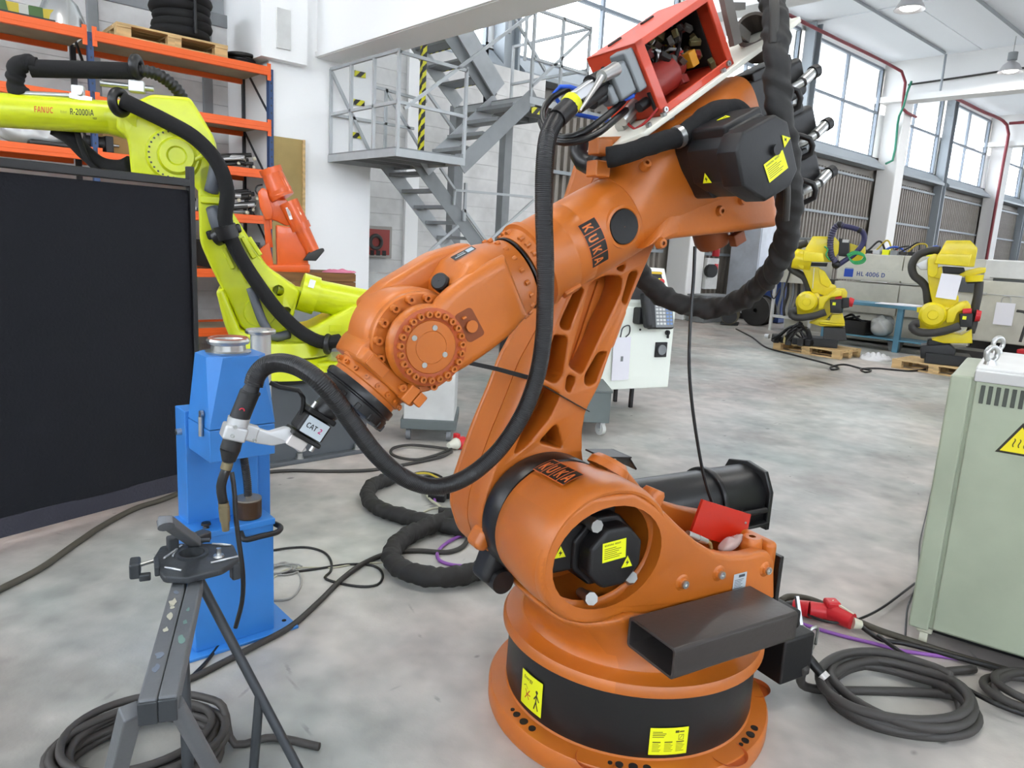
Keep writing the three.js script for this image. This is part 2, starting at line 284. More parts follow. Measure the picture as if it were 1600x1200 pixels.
// high-bay lamps: bell, collar, hook, glowing bulb and its own light
{
  const bellM = mat('lamp_bell', '#c8c6c8', { metalness: 0.6, roughness: 0.35 });
  const bulbM = new THREE.MeshStandardMaterial({ color: '#ffffff', emissive: LAMP, emissiveIntensity: 5 }); bulbM.name = 'lamp_bulb';
  const bell = lathe([[0.06, 0.3], [0.1, 0.28], [0.2, 0.2], [0.3, 0.02], [0.315, 0], [0.305, 0], [0.29, 0.02], [0.19, 0.185], [0.09, 0.265], [0.05, 0.28]], 36);
  const lamp = (x, y, z, label, group) => {
    const o = thing('ceiling_lamp', label, 'lamp', [x, y, z], 0, group);
    part('bell', bell, bellM, o); part('ballast', [cyl(0.12, 0.12, 0.2, [0, 0.42, 0]), cyl(0.06, 0.06, 0.06, [0, 0.31, 0])], GALV, o);
    part('hanger', rod([0, 0.5, 0], [0, 8 - y, 0], 0.012), STEEL, o);
    part('bulb', new THREE.SphereGeometry(0.2, 24, 12, 0, 2 * PI, PI / 2, PI / 2).scale(1, 0.35, 1).translate(0, 0.05, 0), bulbM, o);
    const l = new THREE.RectAreaLight(LAMP, LAMP_POWER, 0.45, 0.45); l.position.set(x, y - 0.04, z); l.lookAt(x, y - 1, z); l.castShadow = true; l.name = 'lamp_light'; scene.add(l);
  };
  lamp(17.4, 6.98, -7.2, 'glaring ceiling lamp at the top edge, just before the deep beam');
  lamp(24.6, 7.05, -7.2, 'bell-shaped ceiling lamp hanging in front of the deep white beam');
  for (const [x, z] of [[0.3, -4.4], [10.6, -7.25], [3.2, -0.4], [10.6, -0.4], [17.4, -0.4], [24.6, -0.4], [31.8, -7.2], [31.8, -0.4]]) lamp(x, 7.1, z, 'bell-shaped ceiling lamp hanging over the working area, outside the view', 'ceiling lamps over the working area');
}

// ---------- grey steel staircase behind the beam ----------
{
  const o = thing('staircase', 'grey steel staircase with landings, open treads and tube railings beside the white pillar', 'staircase');
  const G = GALV, GL = mat('stair_light', '#c2c6c8', { roughness: 0.5, grime: 1 });
  const hz = printed('hazard_stripes', 64, 64, (x, w, h) => { x.fillStyle = '#d9d320'; x.fillRect(0, 0, w, h); x.fillStyle = '#1b1a16'; for (let i = -2; i < 3; i++) { x.beginPath(); x.moveTo(i * 64, 64); x.lineTo(i * 64 + 32, 64); x.lineTo(i * 64 + 96, 0); x.lineTo(i * 64 + 64, 0); x.fill(); } });
  hz.map.wrapS = hz.map.wrapT = THREE.RepeatWrapping; hz.map.repeat.set(7, 7); hz.userData.metres = true;
  const deck = (n, x0, x1, z0, z1, y) => { part(n, box(x1 - x0, 0.02, z1 - z0, [(x0 + x1) / 2, y - 0.01, (z0 + z1) / 2]), G, o); for (const [a, b] of [[[x0, y - 0.06, z1], [x1, y - 0.06, z1]], [[x0, y - 0.06, z0], [x1, y - 0.06, z0]], [[x0, y - 0.06, z0], [x0, y - 0.06, z1]], [[x1, y - 0.06, z0], [x1, y - 0.06, z1]]]) part('deck_edge', bar(a, b, 0.02, 0.085), GL, o); for (let i = 1; i < 4; i++) part('deck_joist', box(x1 - x0, 0.07, 0.04, [(x0 + x1) / 2, y - 0.055, z0 + (z1 - z0) * i / 4]), G, o); };
  deck('landing', 4.64, 5.62, -8.88, -7.3, 2.58); deck('landing', 6.62, 7.7, -8.88, -7.3, 3.46);
  const rail = (a, b, n = 'railing') => part(n, bar(a, b, 0.035, 0.035), GL, o), post = (x, y, z, h = 1.04) => part('railing_post', box(0.035, h, 0.035, [x, y + h / 2, z]), GL, o);
  for (const z of [-7.3, -7.82, -8.35, -8.86]) post(4.66, 2.56, z);
  rail([4.66, 3.6, -8.86], [4.66, 3.6, -7.3]); rail([4.66, 3.06, -8.86], [4.66, 3.06, -7.3]);
  post(5.6, 2.56, -7.3); rail([4.66, 3.58, -7.3], [5.6, 3.56, -7.3]); rail([4.66, 3.06, -7.3], [5.6, 3.04, -7.3]);
  rail([4.74, 3.0, -7.3], [6.63, 4.45, -7.3], 'stair_rail'); rail([4.66, 3.56, -8.84], [5.25, 2.62, -8.84], 'rear_rail'); rail([4.66, 3.06, -8.84], [5.9, 3.06, -8.84]); rail([5.25, 3.5, -8.84], [6.1, 3.45, -8.84], 'rear_rail'); post(5.45, 2.6, -8.84, 0.9);
  rail([5.45, 3.48, -8.84], [6.2, 2.6, -8.84], 'rear_rail');
  for (const [x, z] of [[6.64, -7.3], [7.15, -7.3], [7.66, -7.3], [7.66, -8.86]]) post(x, 3.44, z, 1.06);
  rail([6.64, 4.48, -7.3], [7.66, 4.48, -7.3]); rail([6.64, 3.56, -7.3], [7.66, 4.44, -7.3], 'rail_brace'); rail([7.66, 4.48, -7.3], [7.66, 4.48, -8.86]); rail([7.66, 3.95, -7.3], [7.66, 3.95, -8.86]); rail([6.64, 3.9, -7.3], [7.66, 3.9, -7.3]);
  for (const z of [-7.0, -7.15]) post(7.15, 3.44, -8.86, 1.0);
  // a flight: two stringers and open treads
  const flight = (x0, y0, x1, y1, z0, z1, n) => {
    for (const z of [z0, z1]) part('stringer', bar([x0, y0, z], [x1, y1, z], 0.012, 0.2), z === z1 ? G : GL, o);
    for (let i = 1; i < n; i++) { const k = i / n, t = part('tread', rbox(0.24, 0.035, z1 - z0 - 0.02, 0.004, [x0 + (x1 - x0) * k, y0 + (y1 - y0) * k + 0.03, (z0 + z1) / 2]), G, o); part('tread_nose', box(0.012, 0.045, z1 - z0 - 0.03, [x0 + (x1 - x0) * k - Math.sign(x1 - x0) * 0.125, y0 + (y1 - y0) * k + 0.03, (z0 + z1) / 2]), x1 < x0 && y1 > 4 ? hz : G, t); }
  };
  flight(5.56, 2.46, 6.72, 3.48, -8.06, -7.3, 5);
  flight(6.68, 3.5, 4.9, 5.0, -8.86, -8.1, 8);
  flight(5.45, 2.58, 8.15, 0.0, -8.86, -8.1, 13);
  rail([5.6, 3.4, -8.1], [6.1, 2.95, -8.1], 'stair_rail'); rail([6.22, 2.0, -8.06], [7.6, 0.7, -8.06], 'stair_rail'); post(6.24, 1.85, -8.06, 0.5); post(7.3, 0.7, -8.06, 0.8);
  part('upper_stringer', bar([6.72, 3.62, -8.04], [5.35, 4.95, -8.04], 0.03, 0.26), GL, o);
  rail([7.66, 4.0, -8.1], [6.2, 5.3, -8.1], 'stair_rail'); for (const k of [0.2, 0.5, 0.8]) post(7.4 - 1.0 * k, 3.9 + 0.95 * k, -8.08, 0.75);
  for (const [a, b] of [[[6.05,2.24,-8.04], [7.462,2.264,-8.04]], [[5.243,1.179,-7.9], [6.02,1.774,-7.9]], [[6.485,1.542,-7.9], [7.36,2.21,-7.9]], [[5.811,2.503,-8.06], [6.065,2.242,-8.06]], [[6.065,2.242,-8.06], [6.053,2.049,-8.06]]]) part('lower_rail', bar(a, b, 0.03, 0.03), GL, o);
  // hazard-striped post and marker plates
  const q = [5.592,3.369,-8.2]; part('striped_post', box(0.06, 1.55, 0.06, [q[0], 3.36, -8.2]), hz, o);
  for (const [x, y] of [[5.08, 3.62], [5.07, 3.27], [5.05, 2.86]]) part('hazard_plate', box(0.16, 0.07, 0.008, [x, y, -8.878]), hz, o);
  part('landing_underside_marker', box(0.2, 0.08, 0.01, [6.75, 3.28, -7.28]), hz, o);
  // tall grey supports behind
  part('support_post', [box(0.16, 3.5, 0.16, [6.75, 1.75, -8.98])], G, o); part('support_post', box(0.14, 3.46, 0.14, [7.55, 1.73, -8.8]), G, o);
  // fire-hose cabinet and white drums under the stairs
  const fc = thing('hose_cabinet', 'red framed wall cabinet with a fire hose beside the white pillar under the stairs', 'cabinet', [6.25, 1.24, -10.32]);
  part('cabinet_frame', [rbox(0.5, 0.5, 0.1, 0.01, [0, 0.25, 0])], mat('cabinet_grey', '#9a9690', { roughness: 0.5 }), fc); part('cabinet_glass', rbox(0.4, 0.4, 0.02, 0.004, [0.0, 0.25, 0.05]), mat('cabinet_red', '#8a2a22', { roughness: 0.3 }), fc); part('hose_reel', T(new THREE.TorusGeometry(0.1, 0.03, 10, 28), [-0.06, 0.25, 0.07]), DSTEEL, fc); for (let i = 0; i < 3; i++) part('notice', box(0.07, 0.08, 0.004, [-0.12 + 0.11 * i, 0.08, 0.063]), BLACKP, fc);
  for (let i = 0; i < 2; i++) { const d = thing('white_drum', ['white ribbed drum partly hidden by the white pillar under the stairs', 'white ribbed drum under the stairs, standing clear of the white pillar'][i], 'drum', [5.95 + 0.62 * i, 0, -9.9 - 0.05 * i]); part('drum_body', lathe([[0.001, 0], [0.28, 0], [0.29, 0.02], ...Array.from({ length: 26 }, (_, k) => [0.29 + (k % 2 ? 0.008 : 0), 0.05 + k * 0.036]), [0.28, 1.0], [0.001, 1.0]], 36), WHITEP, d); part('drum_lid', cyl(0.295, 0.295, 0.03, [0, 1.01, 0], [0, 0, 0], 36), WHITEP, d); }
}

// ---------- the large orange robot ----------
const ORANGE_HALL = 'large orange six-axis robot with ribbed link arm standing on a round flanged base';
const kuka = thing('industrial_robot', ORANGE_HALL, 'robot', [1.935, 0, -1.45], 168.5 * PI / 180);
const KM = new THREE.Matrix4().makeRotationY(168.5 * PI / 180).setPosition(1.935, 0, -1.45);
const fromRobot = (p) => V3(p).applyMatrix4(KM).toArray();
const HOLE = mat('bolt_hole_dark', '#1a0f09', { roughness: 0.9 });
const YELLOWLAB = '#e6ea12';
function warnText(x, w, h) { // small yellow sign with lines of print
  x.fillStyle = YELLOWLAB; x.fillRect(0, 0, w, h); x.fillStyle = '#333308'; x.font = 'bold ' + h * 0.13 + 'px sans-serif'; x.fillText('WARNING  HEAVY', w * 0.08, h * 0.2);
  for (let i = 0; i < 6; i++) x.fillRect(w * 0.08, h * (0.32 + 0.1 * i), w * (0.5 + 0.3 * ((i * 37) % 10) / 10), h * 0.03);
}
const motorLabM = printed('motor_label', 256, 160, warnText);
const triShape = (r) => poly([[0, r], [-r * 0.9, -r * 0.6], [r * 0.9, -r * 0.6]]);
const boltTriM = mat('warning_yellow', YELLOWLAB, { roughness: 0.5 });
// triangular warning sticker with a dark flash, facing +z
function triSticker(r, parent, p, rot) {
  const g = new THREE.Group(); g.name = 'warning_sticker'; parent.add(g); g.position.set(...p); g.rotation.set(...rot);
  part('sticker_ground', new THREE.ExtrudeGeometry(triShape(r), { depth: 0.0012, bevelEnabled: false }), boltTriM, g);
  part('sticker_flash', new THREE.ExtrudeGeometry(poly([[0.1 * r, 0.45 * r], [-0.3 * r, -0.02 * r], [0, -0.02 * r], [-0.12 * r, -0.42 * r], [0.32 * r, 0.14 * r], [0.04 * r, 0.12 * r]]), { depth: 0.0004, bevelEnabled: false }).translate(0, 0, 0.0013), BLACKP, g);
  return g;
}
{
  const R = kuka;
  // base: foot ring with bolt bosses, black skirt with two yellow labels
  const foot = part('base_plate', [lathe([[0.2, 0.0], [0.484, 0], [0.488, 0.012], [0.488, 0.062], [0.482, 0.072], [0.43, 0.08], [0.42, 0.09], [0.2, 0.09]], 96)], ORANGE, R);
  for (const t0 of [-12, -60, -118, -172]) {
    const t = t0 * PI / 180, ca = Math.cos(t), sa = Math.sin(t);
    for (const [k, r] of [[-0.09, 0.012], [0, 0.014], [0.09, 0.012], [0.15, 0.007]]) { const q = t + k + 0.1; part('bolt_hole', cyl(r, r, 0.02, [0.456 * Math.cos(q), 0.0685, 0.456 * Math.sin(q)], [0, 0, 0], 18), HOLE, foot); }
  }
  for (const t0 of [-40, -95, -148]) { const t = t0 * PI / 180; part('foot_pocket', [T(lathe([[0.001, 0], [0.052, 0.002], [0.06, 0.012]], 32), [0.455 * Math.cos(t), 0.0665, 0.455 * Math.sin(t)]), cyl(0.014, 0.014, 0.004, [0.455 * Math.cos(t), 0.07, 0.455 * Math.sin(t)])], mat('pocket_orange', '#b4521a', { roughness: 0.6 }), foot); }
  const skirt = part('base_skirt', lathe([[0.3, 0.08], [0.424, 0.08], [0.428, 0.1], [0.424, 0.29], [0.3, 0.29]], 96), BLACKM, R);
  const curved = (r, t0, t1, y0, y1, m, nm) => { const g = new THREE.CylinderGeometry(r, r, y1 - y0, 14, 1, true, t0, t1 - t0); g.translate(0, (y0 + y1) / 2, 0); return part(nm, g, m, skirt); };
  const labA = printed('label_walker', 256, 256, (x, w, h) => {
    x.fillStyle = YELLOWLAB; x.fillRect(0, 0, w, h); x.fillStyle = '#34380c'; x.font = 'bold 34px sans-serif'; x.fillText('Energy', 30, 54);
    x.strokeStyle = '#1c1c08'; x.fillStyle = '#1c1c08'; x.lineWidth = 11; x.lineCap = 'round';
    x.beginPath(); x.arc(196, 92, 13, 0, 7); x.fill(); x.beginPath(); x.moveTo(196, 108); x.lineTo(192, 165); x.lineTo(172, 222); x.moveTo(192, 165); x.lineTo(214, 222); x.moveTo(196, 118); x.lineTo(222, 152); x.moveTo(194, 118); x.lineTo(170, 150); x.stroke();
    x.strokeStyle = '#b3461c'; x.lineWidth = 8; x.beginPath(); x.moveTo(60, 130); x.lineTo(104, 190); x.moveTo(110, 124); x.lineTo(56, 196); x.moveTo(70, 160); x.lineTo(120, 158); x.stroke();
    x.strokeStyle = '#6a6c18'; x.lineWidth = 5; x.beginPath(); x.moveTo(34, 110); x.lineTo(60, 96); x.lineTo(84, 118); x.stroke();
  });
  const labB = printed('label_transport', 320, 240, (x, w, h) => {
    x.fillStyle = YELLOWLAB; x.fillRect(0, 0, w, h); x.fillStyle = '#3a3a10';
    for (let i = 0; i < 4; i++) x.fillRect(22, 34 + 15 * i, 80 + (i * 31) % 40, 6);
    x.fillStyle = '#4a4a10'; x.fillRect(208, 26, 32, 22); x.fillRect(244, 32, 40, 12); x.lineWidth = 4; x.strokeStyle = '#4a4a10'; x.strokeRect(240, 66, 40, 44); x.beginPath(); x.moveTo(246, 104); x.lineTo(270, 72); x.stroke();
    for (let c = 0; c < 3; c++) { x.fillRect(26 + 98 * c, 122, 66, 10); for (let i = 0; i < 6; i++) x.fillRect(26 + 98 * c, 142 + 13 * i, 50 + ((c * 3 + i) * 17) % 24, 4); }
  });
  // cylinder angle t is measured from +z towards +x
  curved(0.4295, 1.54, 1.79, 0.105, 0.225, labA, 'warning_label');
  curved(0.4295, 2.62, 2.9, 0.1, 0.19, labB, 'warning_label');
  // rotating column: flange, neck, barrel with motor opening, two cheeks
  const flange = lathe([[0.2, 0.292], [0.438, 0.292], [0.449, 0.3], [0.449, 0.318], [0.44, 0.332], [0.39, 0.336], [0.383, 0.341], [0.2, 0.341]], 96);
  // neck: rings from the flange circle up to a rounded box under the barrel
  const rings = [[0.337, 0, 0.385, 0.385, 2, 0], [0.352, 0.0, 0.372, 0.368, 2.1, 0], [0.375, 0.005, 0.36, 0.345, 2.3, 0], [0.41, 0.015, 0.365, 0.285, 2.8, -0.012], [0.455, 0.03, 0.38, 0.25, 3.4, -0.03], [0.49, 0.045, 0.4, 0.238, 4.5, -0.04], [0.52, 0.055, 0.4, 0.225, 6, -0.045], [0.521, 0.055, 0.01, 0.01, 2, -0.045]];
  const neckPos = [], neckIdx = [], NS = 72;
  rings.forEach(([y, cx, rx, rz, e, cz]) => { for (let j = 0; j <= NS; j++) { const t = j / NS * 2 * PI, c = Math.cos(t), s = Math.sin(t); neckPos.push(cx + rx * Math.sign(c) * Math.pow(Math.abs(c), 2 / e), y, cz + rz * Math.sign(s) * Math.pow(Math.abs(s), 2 / e)); } });
  for (let i = 0; i < rings.length - 1; i++) for (let j = 0; j < NS; j++) { const a = i * (NS + 1) + j, b = a + NS + 1; neckIdx.push(a, b, a + 1, b, b + 1, a + 1); }
  const neck = new THREE.BufferGeometry(); neck.setAttribute('position', new THREE.Float32BufferAttribute(neckPos, 3)); neck.setIndex(neckIdx); neck.computeVertexNormals();
  // barrel along z, hollow from the near side
  const barrel = T(lathe([[0.2, 0.268], [0.206, 0.274], [0.214, 0.275], [0.222, 0.268], [0.232, 0.23], [0.235, 0.15], [0.228, 0.05], [0.222, 0.005], [0.218, -0.001], [0.05, -0.001], [0.05, 0.02], [0.185, 0.02], [0.2, 0.02], [0.205, 0.15], [0.2, 0.268]], 72), [0.345, 0.722, 0], [-PI / 2, 0, 0], [1.02, 1, 0.9]);
  const near = poly([[-0.401,0.438],[-0.376,0.571],[-0.345,0.608],[-0.304,0.618],[-0.236,0.616],[-0.155,0.629],[-0.087,0.652],[-0.006,0.7],[0.074,0.763],[0.137,0.818],[0.206,0.864],[0.269,0.9]]);
  near.absellipse(0.345, 0.714, 0.232, 0.203, 1.25, -1.9, true); near.lineTo(0.1, 0.46); near.lineTo(-0.4, 0.43);
  near.holes.push(circlePath(0.345, 0.714, 0.213, 0.173));
  const cheek = slab(near, -0.275, -0.215, 0.018);
  const farS = poly([[0.179,0.915],[0.111,0.892],[0.064,0.85],[0.007,0.792],[-0.048,0.754],[-0.118,0.72],[-0.203,0.69],[-0.306,0.662]]);
  farS.lineTo(-0.42, 0.62); farS.lineTo(-0.42, 0.4); farS.lineTo(0.2, 0.4); farS.lineTo(0.3, 0.8);
  const farC = slab(farS, -0.01, 0.045, 0.012);
  const col = part('rotating_column', [flange, neck, barrel, cheek, farC, rbox(0.05, 0.26, 0.28, 0.02, [-0.385, 0.5, -0.115]), T(lathe([[0.001, 0.02], [0.05, 0.018], [0.065, 0.004], [0.07, -0.02]], 32), [0.2, 0.912, -0.06], [0.05, 0, 0.55]),
    T(lathe([[0.012, 0.012], [0.03, 0.012], [0.036, 0], [0.036, -0.03]], 24), [-0.335, 0.628, -0.2]), T(lathe([[0.012, 0.012], [0.03, 0.012], [0.036, 0], [0.036, -0.03]], 24), [0.105, 0.845, -0.17], [0, 0, 0.4])], ORANGE, R);
  const boltG = T(lathe([[0.001, 0.014], [0.016, 0.012], [0.018, 0.004], [0.026, 0.002], [0.028, 0]], 24), [0, 0, 0], [-PI / 2, 0, 0]);
  for (const [x, y] of [[0.05,0.579],[-0.107,0.58],[-0.328,0.553]]) { part('bolt_boss', T(boltG.clone(), [x, y, -0.274]), ORANGE, col); part('bolt', T(boltGeo(0.013, 0.007), [x, y, -0.287], [-PI / 2, 0, 0]), STEEL, col); }
  part('black_band', T(lathe([[0.2, 0.0], [0.216, 0.004], [0.219, 0.01], [0.219, 0.085], [0.214, 0.095], [0.19, 0.1]], 72), [0.345, 0.722, 0], [PI / 2, 0, 0], [1.02, 1, 0.94]), BLACKM, col);
  // maker's badge curved on the barrel: black fields with cut letters
  const KUKA = printed('badge_letters', 512, 160, (x, w, h) => {
    x.fillStyle = '#c9622a'; x.fillRect(0, 0, w, h); x.fillStyle = '#17130f';
    [...'KUKA'].forEach((c, i) => { x.save(); x.translate(i * 128, 0); x.fillStyle = '#17130f'; x.beginPath(); x.moveTo(6, 8); x.lineTo(122, 8); x.lineTo(122, 152); x.lineTo(6, 152); x.fill(); x.fillStyle = '#d06a2e'; x.font = 'bold 128px sans-serif'; x.textAlign = 'center'; x.textBaseline = 'middle'; x.fillText(c, 64, 88); x.restore(); });
  });
  {
    const g = new THREE.CylinderGeometry(1, 1, 1, 12, 6, true, 0, 1), p = g.attributes.position, uv = g.attributes.uv, r = 0.241;
    for (let i = 0; i < p.count; i++) { const u = uv.getX(i), v = uv.getY(i), t = (80 - 19 * (1 - v)) * PI / 180, z = -0.02 - 0.165 * u; const rr = r * (1.005 - 0.14 * Math.pow(Math.max(0, 0.09 - (-z)), 1) ); p.setXYZ(i, 0.345 + rr * Math.cos(t) * 1.0, 0.722 + rr * Math.sin(t) * 0.915, z); }
    g.index.array.reverse(); g.computeVertexNormals(); part('maker_badge', g, KUKA, col);
  }
  // fork pocket: open black rectangular tube on the near side
  {
    const s = roundPoly([[-0.1, -0.0475], [0.1, -0.0475], [0.1, 0.0475], [-0.1, 0.0475]], 0.014); s.holes.push(roundPoly([[-0.091, -0.0385], [-0.091, 0.0385], [0.091, 0.0385], [0.091, -0.0385]], 0.008));
    part('fork_pocket', T(slab(s, 0, 0.5, 0.002), [-0.235, 0.475, -0.39], [0, PI / 2, 0]), mat('raw_dark_steel', '#4d4846', { metalness: 0.5, roughness: 0.36, grime: 1, grain: 0.0003 }), R);
    part('fork_pocket_bracket', [rbox(0.05, 0.1, 0.05, 0.006, [-0.2, 0.385, -0.33])], STEEL, R);
  }
  // rating plate on the cheek
  part('rating_plate', T(plate(0.06, 0.06), [...[-0.207,0.533], -0.2765], [0, PI, 0]), printed('rating_print', 128, 128, (x, w, h) => { x.fillStyle = '#b9c0c4'; x.fillRect(0, 0, w, h); x.fillStyle = '#3b4248'; x.fillRect(50, 12, 60, 20); for (let i = 0; i < 6; i++) x.fillRect(12, 46 + 12 * i, 90 - (i * 13) % 30, 4); }), R);
  // bracket cap over the far cheek
  part('cable_bracket', [rbox(0.12, 0.006, 0.1, 0.002, [...[0.136,0.917], 0.03], [0, 0, 0.1]), rbox(0.06, 0.006, 0.1, 0.002, [...[0.07,0.891], 0.03], [0, 0, 0.9])], BLACKM, R);
  // rear black connection plate
  part('connection_plate', [rbox(0.02, 0.3, 0.3, 0.004, [-0.415, 0.43, -0.12])], BLACKM, R);
  // motor inside the barrel
  {
    const m = new THREE.Group(); m.name = 'motor'; R.add(m);
    const oct = (r, k) => { const p = []; for (let i = 0; i < 8; i++) { const t = (i + 0.5) * PI / 4; p.push([0.308 + r * Math.cos(t) * k, 0.702 + r * Math.sin(t)]); } return roundPoly(p, 0.012); };
    part('motor_body', [slab(oct(0.115, 1.05), -0.2, 0.0, 0.008), slab(oct(0.1, 1.02), -0.262, -0.2, 0.012), rbox(0.1, 0.14, 0.1, 0.01, [0.43, 0.72, -0.14]), rbox(0.2, 0.08, 0.12, 0.01, [0.34, 0.8, -0.1])], BLACKP, m);
    part('motor_label', T(plate(0.085, 0.06), [...[0.32,0.727], -0.2625], [0, PI, 0.06]), motorLabM, m);
    triSticker(0.022, m, [...[0.268,0.68], -0.2625], [0, PI, 0]); triSticker(0.022, m, [...[0.462,0.715], -0.195], [0, PI, 0]);
    const fit = (a, b) => { part('cable_gland', [rod(a, b, 0.015), rod(b, V3(b).addScaledVector(V3(b).sub(V3(a)).normalize(), 0.035).toArray(), 0.02, 0.02, 8)], STEEL, m); };
    fit([0.363,0.795,-0.13], [0.371,0.8,-0.21]); fit([0.344,0.549,-0.15], [0.362,0.567,-0.21]); fit([0.182,0.554,-0.17], [0.207,0.591,-0.21]);
    part('motor_lead', [tube([[0.207,0.591,-0.21],[0.203,0.553,-0.2],[0.204,0.524,-0.18],[0.15,0.46,-0.12]], 0.008)], RUBBER, m);
  }
  // counterbalance drum behind the column
  {
    const d = new THREE.Group(); d.name = 'counterbalance'; R.add(d);
    const P = (r) => { const s = new THREE.Shape(); s.moveTo(-r, -0.09); s.lineTo(-r, 0); s.absarc(0, 0, r, PI, 0, true); s.lineTo(r, -0.09); s.closePath(); return s; };
    const put = (g) => T(g, [-0.8, 0.588, 0.26], [0, PI / 2, 0.0]);
    part('drum', put(slab(P(0.122), 0.0, 0.72, 0.006)), BLACKM, d);
    part('drum_hoop', [put(slab(P(0.135), 0.225, 0.25, 0.004))], BLACKM, d); part('drum_end', put(slab([[-0.14, -0.12], [-0.14, 0.04], [-0.1, 0.12], [0, 0.14], [0.1, 0.12], [0.14, 0.04], [0.14, -0.12]], -0.02, 0.004, 0.004)), BLACKM, d);
    part('drum_flange', [rbox(0.72, 0.014, 0.31, 0.004, [-0.44, 0.5, 0.26]), rod([-0.78, 0.56, 0.118], [-0.1, 0.56, 0.118], 0.012)], BLACKM, d);
  }

  // link arm: open ribbed casting between the second and third axis
  {
    const front = [[0.232,1.535],[0.284,1.45],[0.341,1.311],[0.402,1.208],[0.437,1.112],[0.492,0.98],[0.524,0.89]];
    const back = [[0.19,0.9],[0.203,0.974],[0.191,1.046],[0.141,1.134],[0.104,1.25],[0.037,1.422],[-0.028,1.57]];
    const out = [...front, [0.56, 0.78], [0.565, 0.7], [0.53, 0.6], [0.45, 0.52], [0.33, 0.5], [0.22, 0.55], [0.17, 0.64], [0.15, 0.76], ...back, [-0.1, 1.72], [-0.14, 1.84], [-0.1, 1.96], [0.02, 2.0], [0.12, 1.94], [0.16, 1.8], [0.22, 1.62]];
    const pockets = [[[0.053,1.512],[0.013,1.515],[0.054,1.404],[0.077,1.41]], [[0.086,1.387],[0.058,1.385],[0.103,1.259],[0.134,1.271]], [[0.155,1.248],[0.116,1.247],[0.157,1.138],[0.199,1.134],[0.205,1.169]],
      [[0.269,1.455],[0.228,1.457],[0.278,1.315],[0.321,1.331]], [[0.345,1.306],[0.28,1.302],[0.29,1.173],[0.318,1.146],[0.37,1.17]], [[0.367,1.149],[0.293,1.113],[0.324,1.042],[0.405,0.953],[0.46,0.921],[0.424,1.018]], [[0.274,1.179],[0.235,1.164],[0.255,1.113],[0.277,1.125]],
      [[0.279,1.036],[0.235,1.055],[0.199,1.043],[0.207,0.981],[0.199,0.906],[0.255,0.932]], [[0.302,1.018],[0.285,0.975],[0.27,0.926],[0.369,0.956]], [[0.114,1.52],[0.07,1.537],[0.081,1.509]]];
    const channel = [[0.208,1.475],[0.145,1.498],[0.08,1.496],[0.08,1.447],[0.214,1.17],[0.274,1.204]];
    const holesOf = (list, r) => list.map((h) => roundPoly(h, r));
    const s1 = roundPoly(out, 0.03); s1.holes.push(...holesOf(pockets, 0.022), ...holesOf([channel], 0.025));
    const s2 = roundPoly(out, 0.03); s2.holes.push(...holesOf(pockets, 0.022));
    const g = [slab(s1, 0.1, 0.2, 0.006), slab(s2, 0.2, 0.31, 0), slab(roundPoly(out, 0.03), 0.31, 0.345, 0.02)];
    const link = part('link_arm', g, ORANGE, R);
    part('joint_hub', [T(lathe([[0.001, 0.1], [0.19, 0.1], [0.195, 0.09], [0.195, 0.0]], 64), [0.36, 0.722, 0.0], [PI / 2, 0, 0]), T(lathe([[0.001, 0.0], [0.16, 0.0], [0.17, -0.02], [0.17, -0.07], [0.001, -0.07]], 64), [0.36, 0.722, 0.415], [PI / 2, 0, 0]), T(lathe([[0.001, 0.22], [0.14, 0.22], [0.15, 0.2], [0.15, -0.02], [0.001, -0.02]], 64), [0.02, 1.84, 0.1], [-PI / 2, 0, 0])], ORANGE, link);
    part('weld_seam_rib', [bar([...[0.106,1.471], 0.2], [...[0.193,1.197], 0.2], 0.02, 0.012)], ORANGE, link);
    const strap = [[0.527,1.189],[0.48,1.185],[0.424,1.174],[0.365,1.149],[0.273,1.104],[0.184,1.05]];
    part('hose_strap', [bar([strap[0][0], strap[0][1], 0.3], [strap[1][0], strap[1][1], 0.2], 0.004, 0.014), bar([strap[1][0], strap[1][1], 0.2], [strap[2][0], strap[2][1], 0.09], 0.004, 0.014), bar([strap[2][0], strap[2][1], 0.09], [strap[5][0], strap[5][1], 0.092], 0.003, 0.012, [0, 0, 1])], BLACKP, link);
    part('lower_cover', [rbox(0.075, 0.15, 0.1, 0.025, [0.505, 0.575, 0.12], [0, 0, 0.35]), cyl(0.038, 0.038, 0.08, [0.5, 0.52, 0.09], [PI / 2, 0, 0])], BLACKP, R);
    part('link_lug', [rbox(0.05, 0.07, 0.08, 0.02, [0.56, 0.66, 0.11], [0, 0, 0.5])], ORANGE, link);
  }
}

// ---------- its upper arm, wrist and what is bolted to it ----------
const ARM_TILT = -27.7 * PI / 180, ARM_AT = [0.004, 1.781, 0];
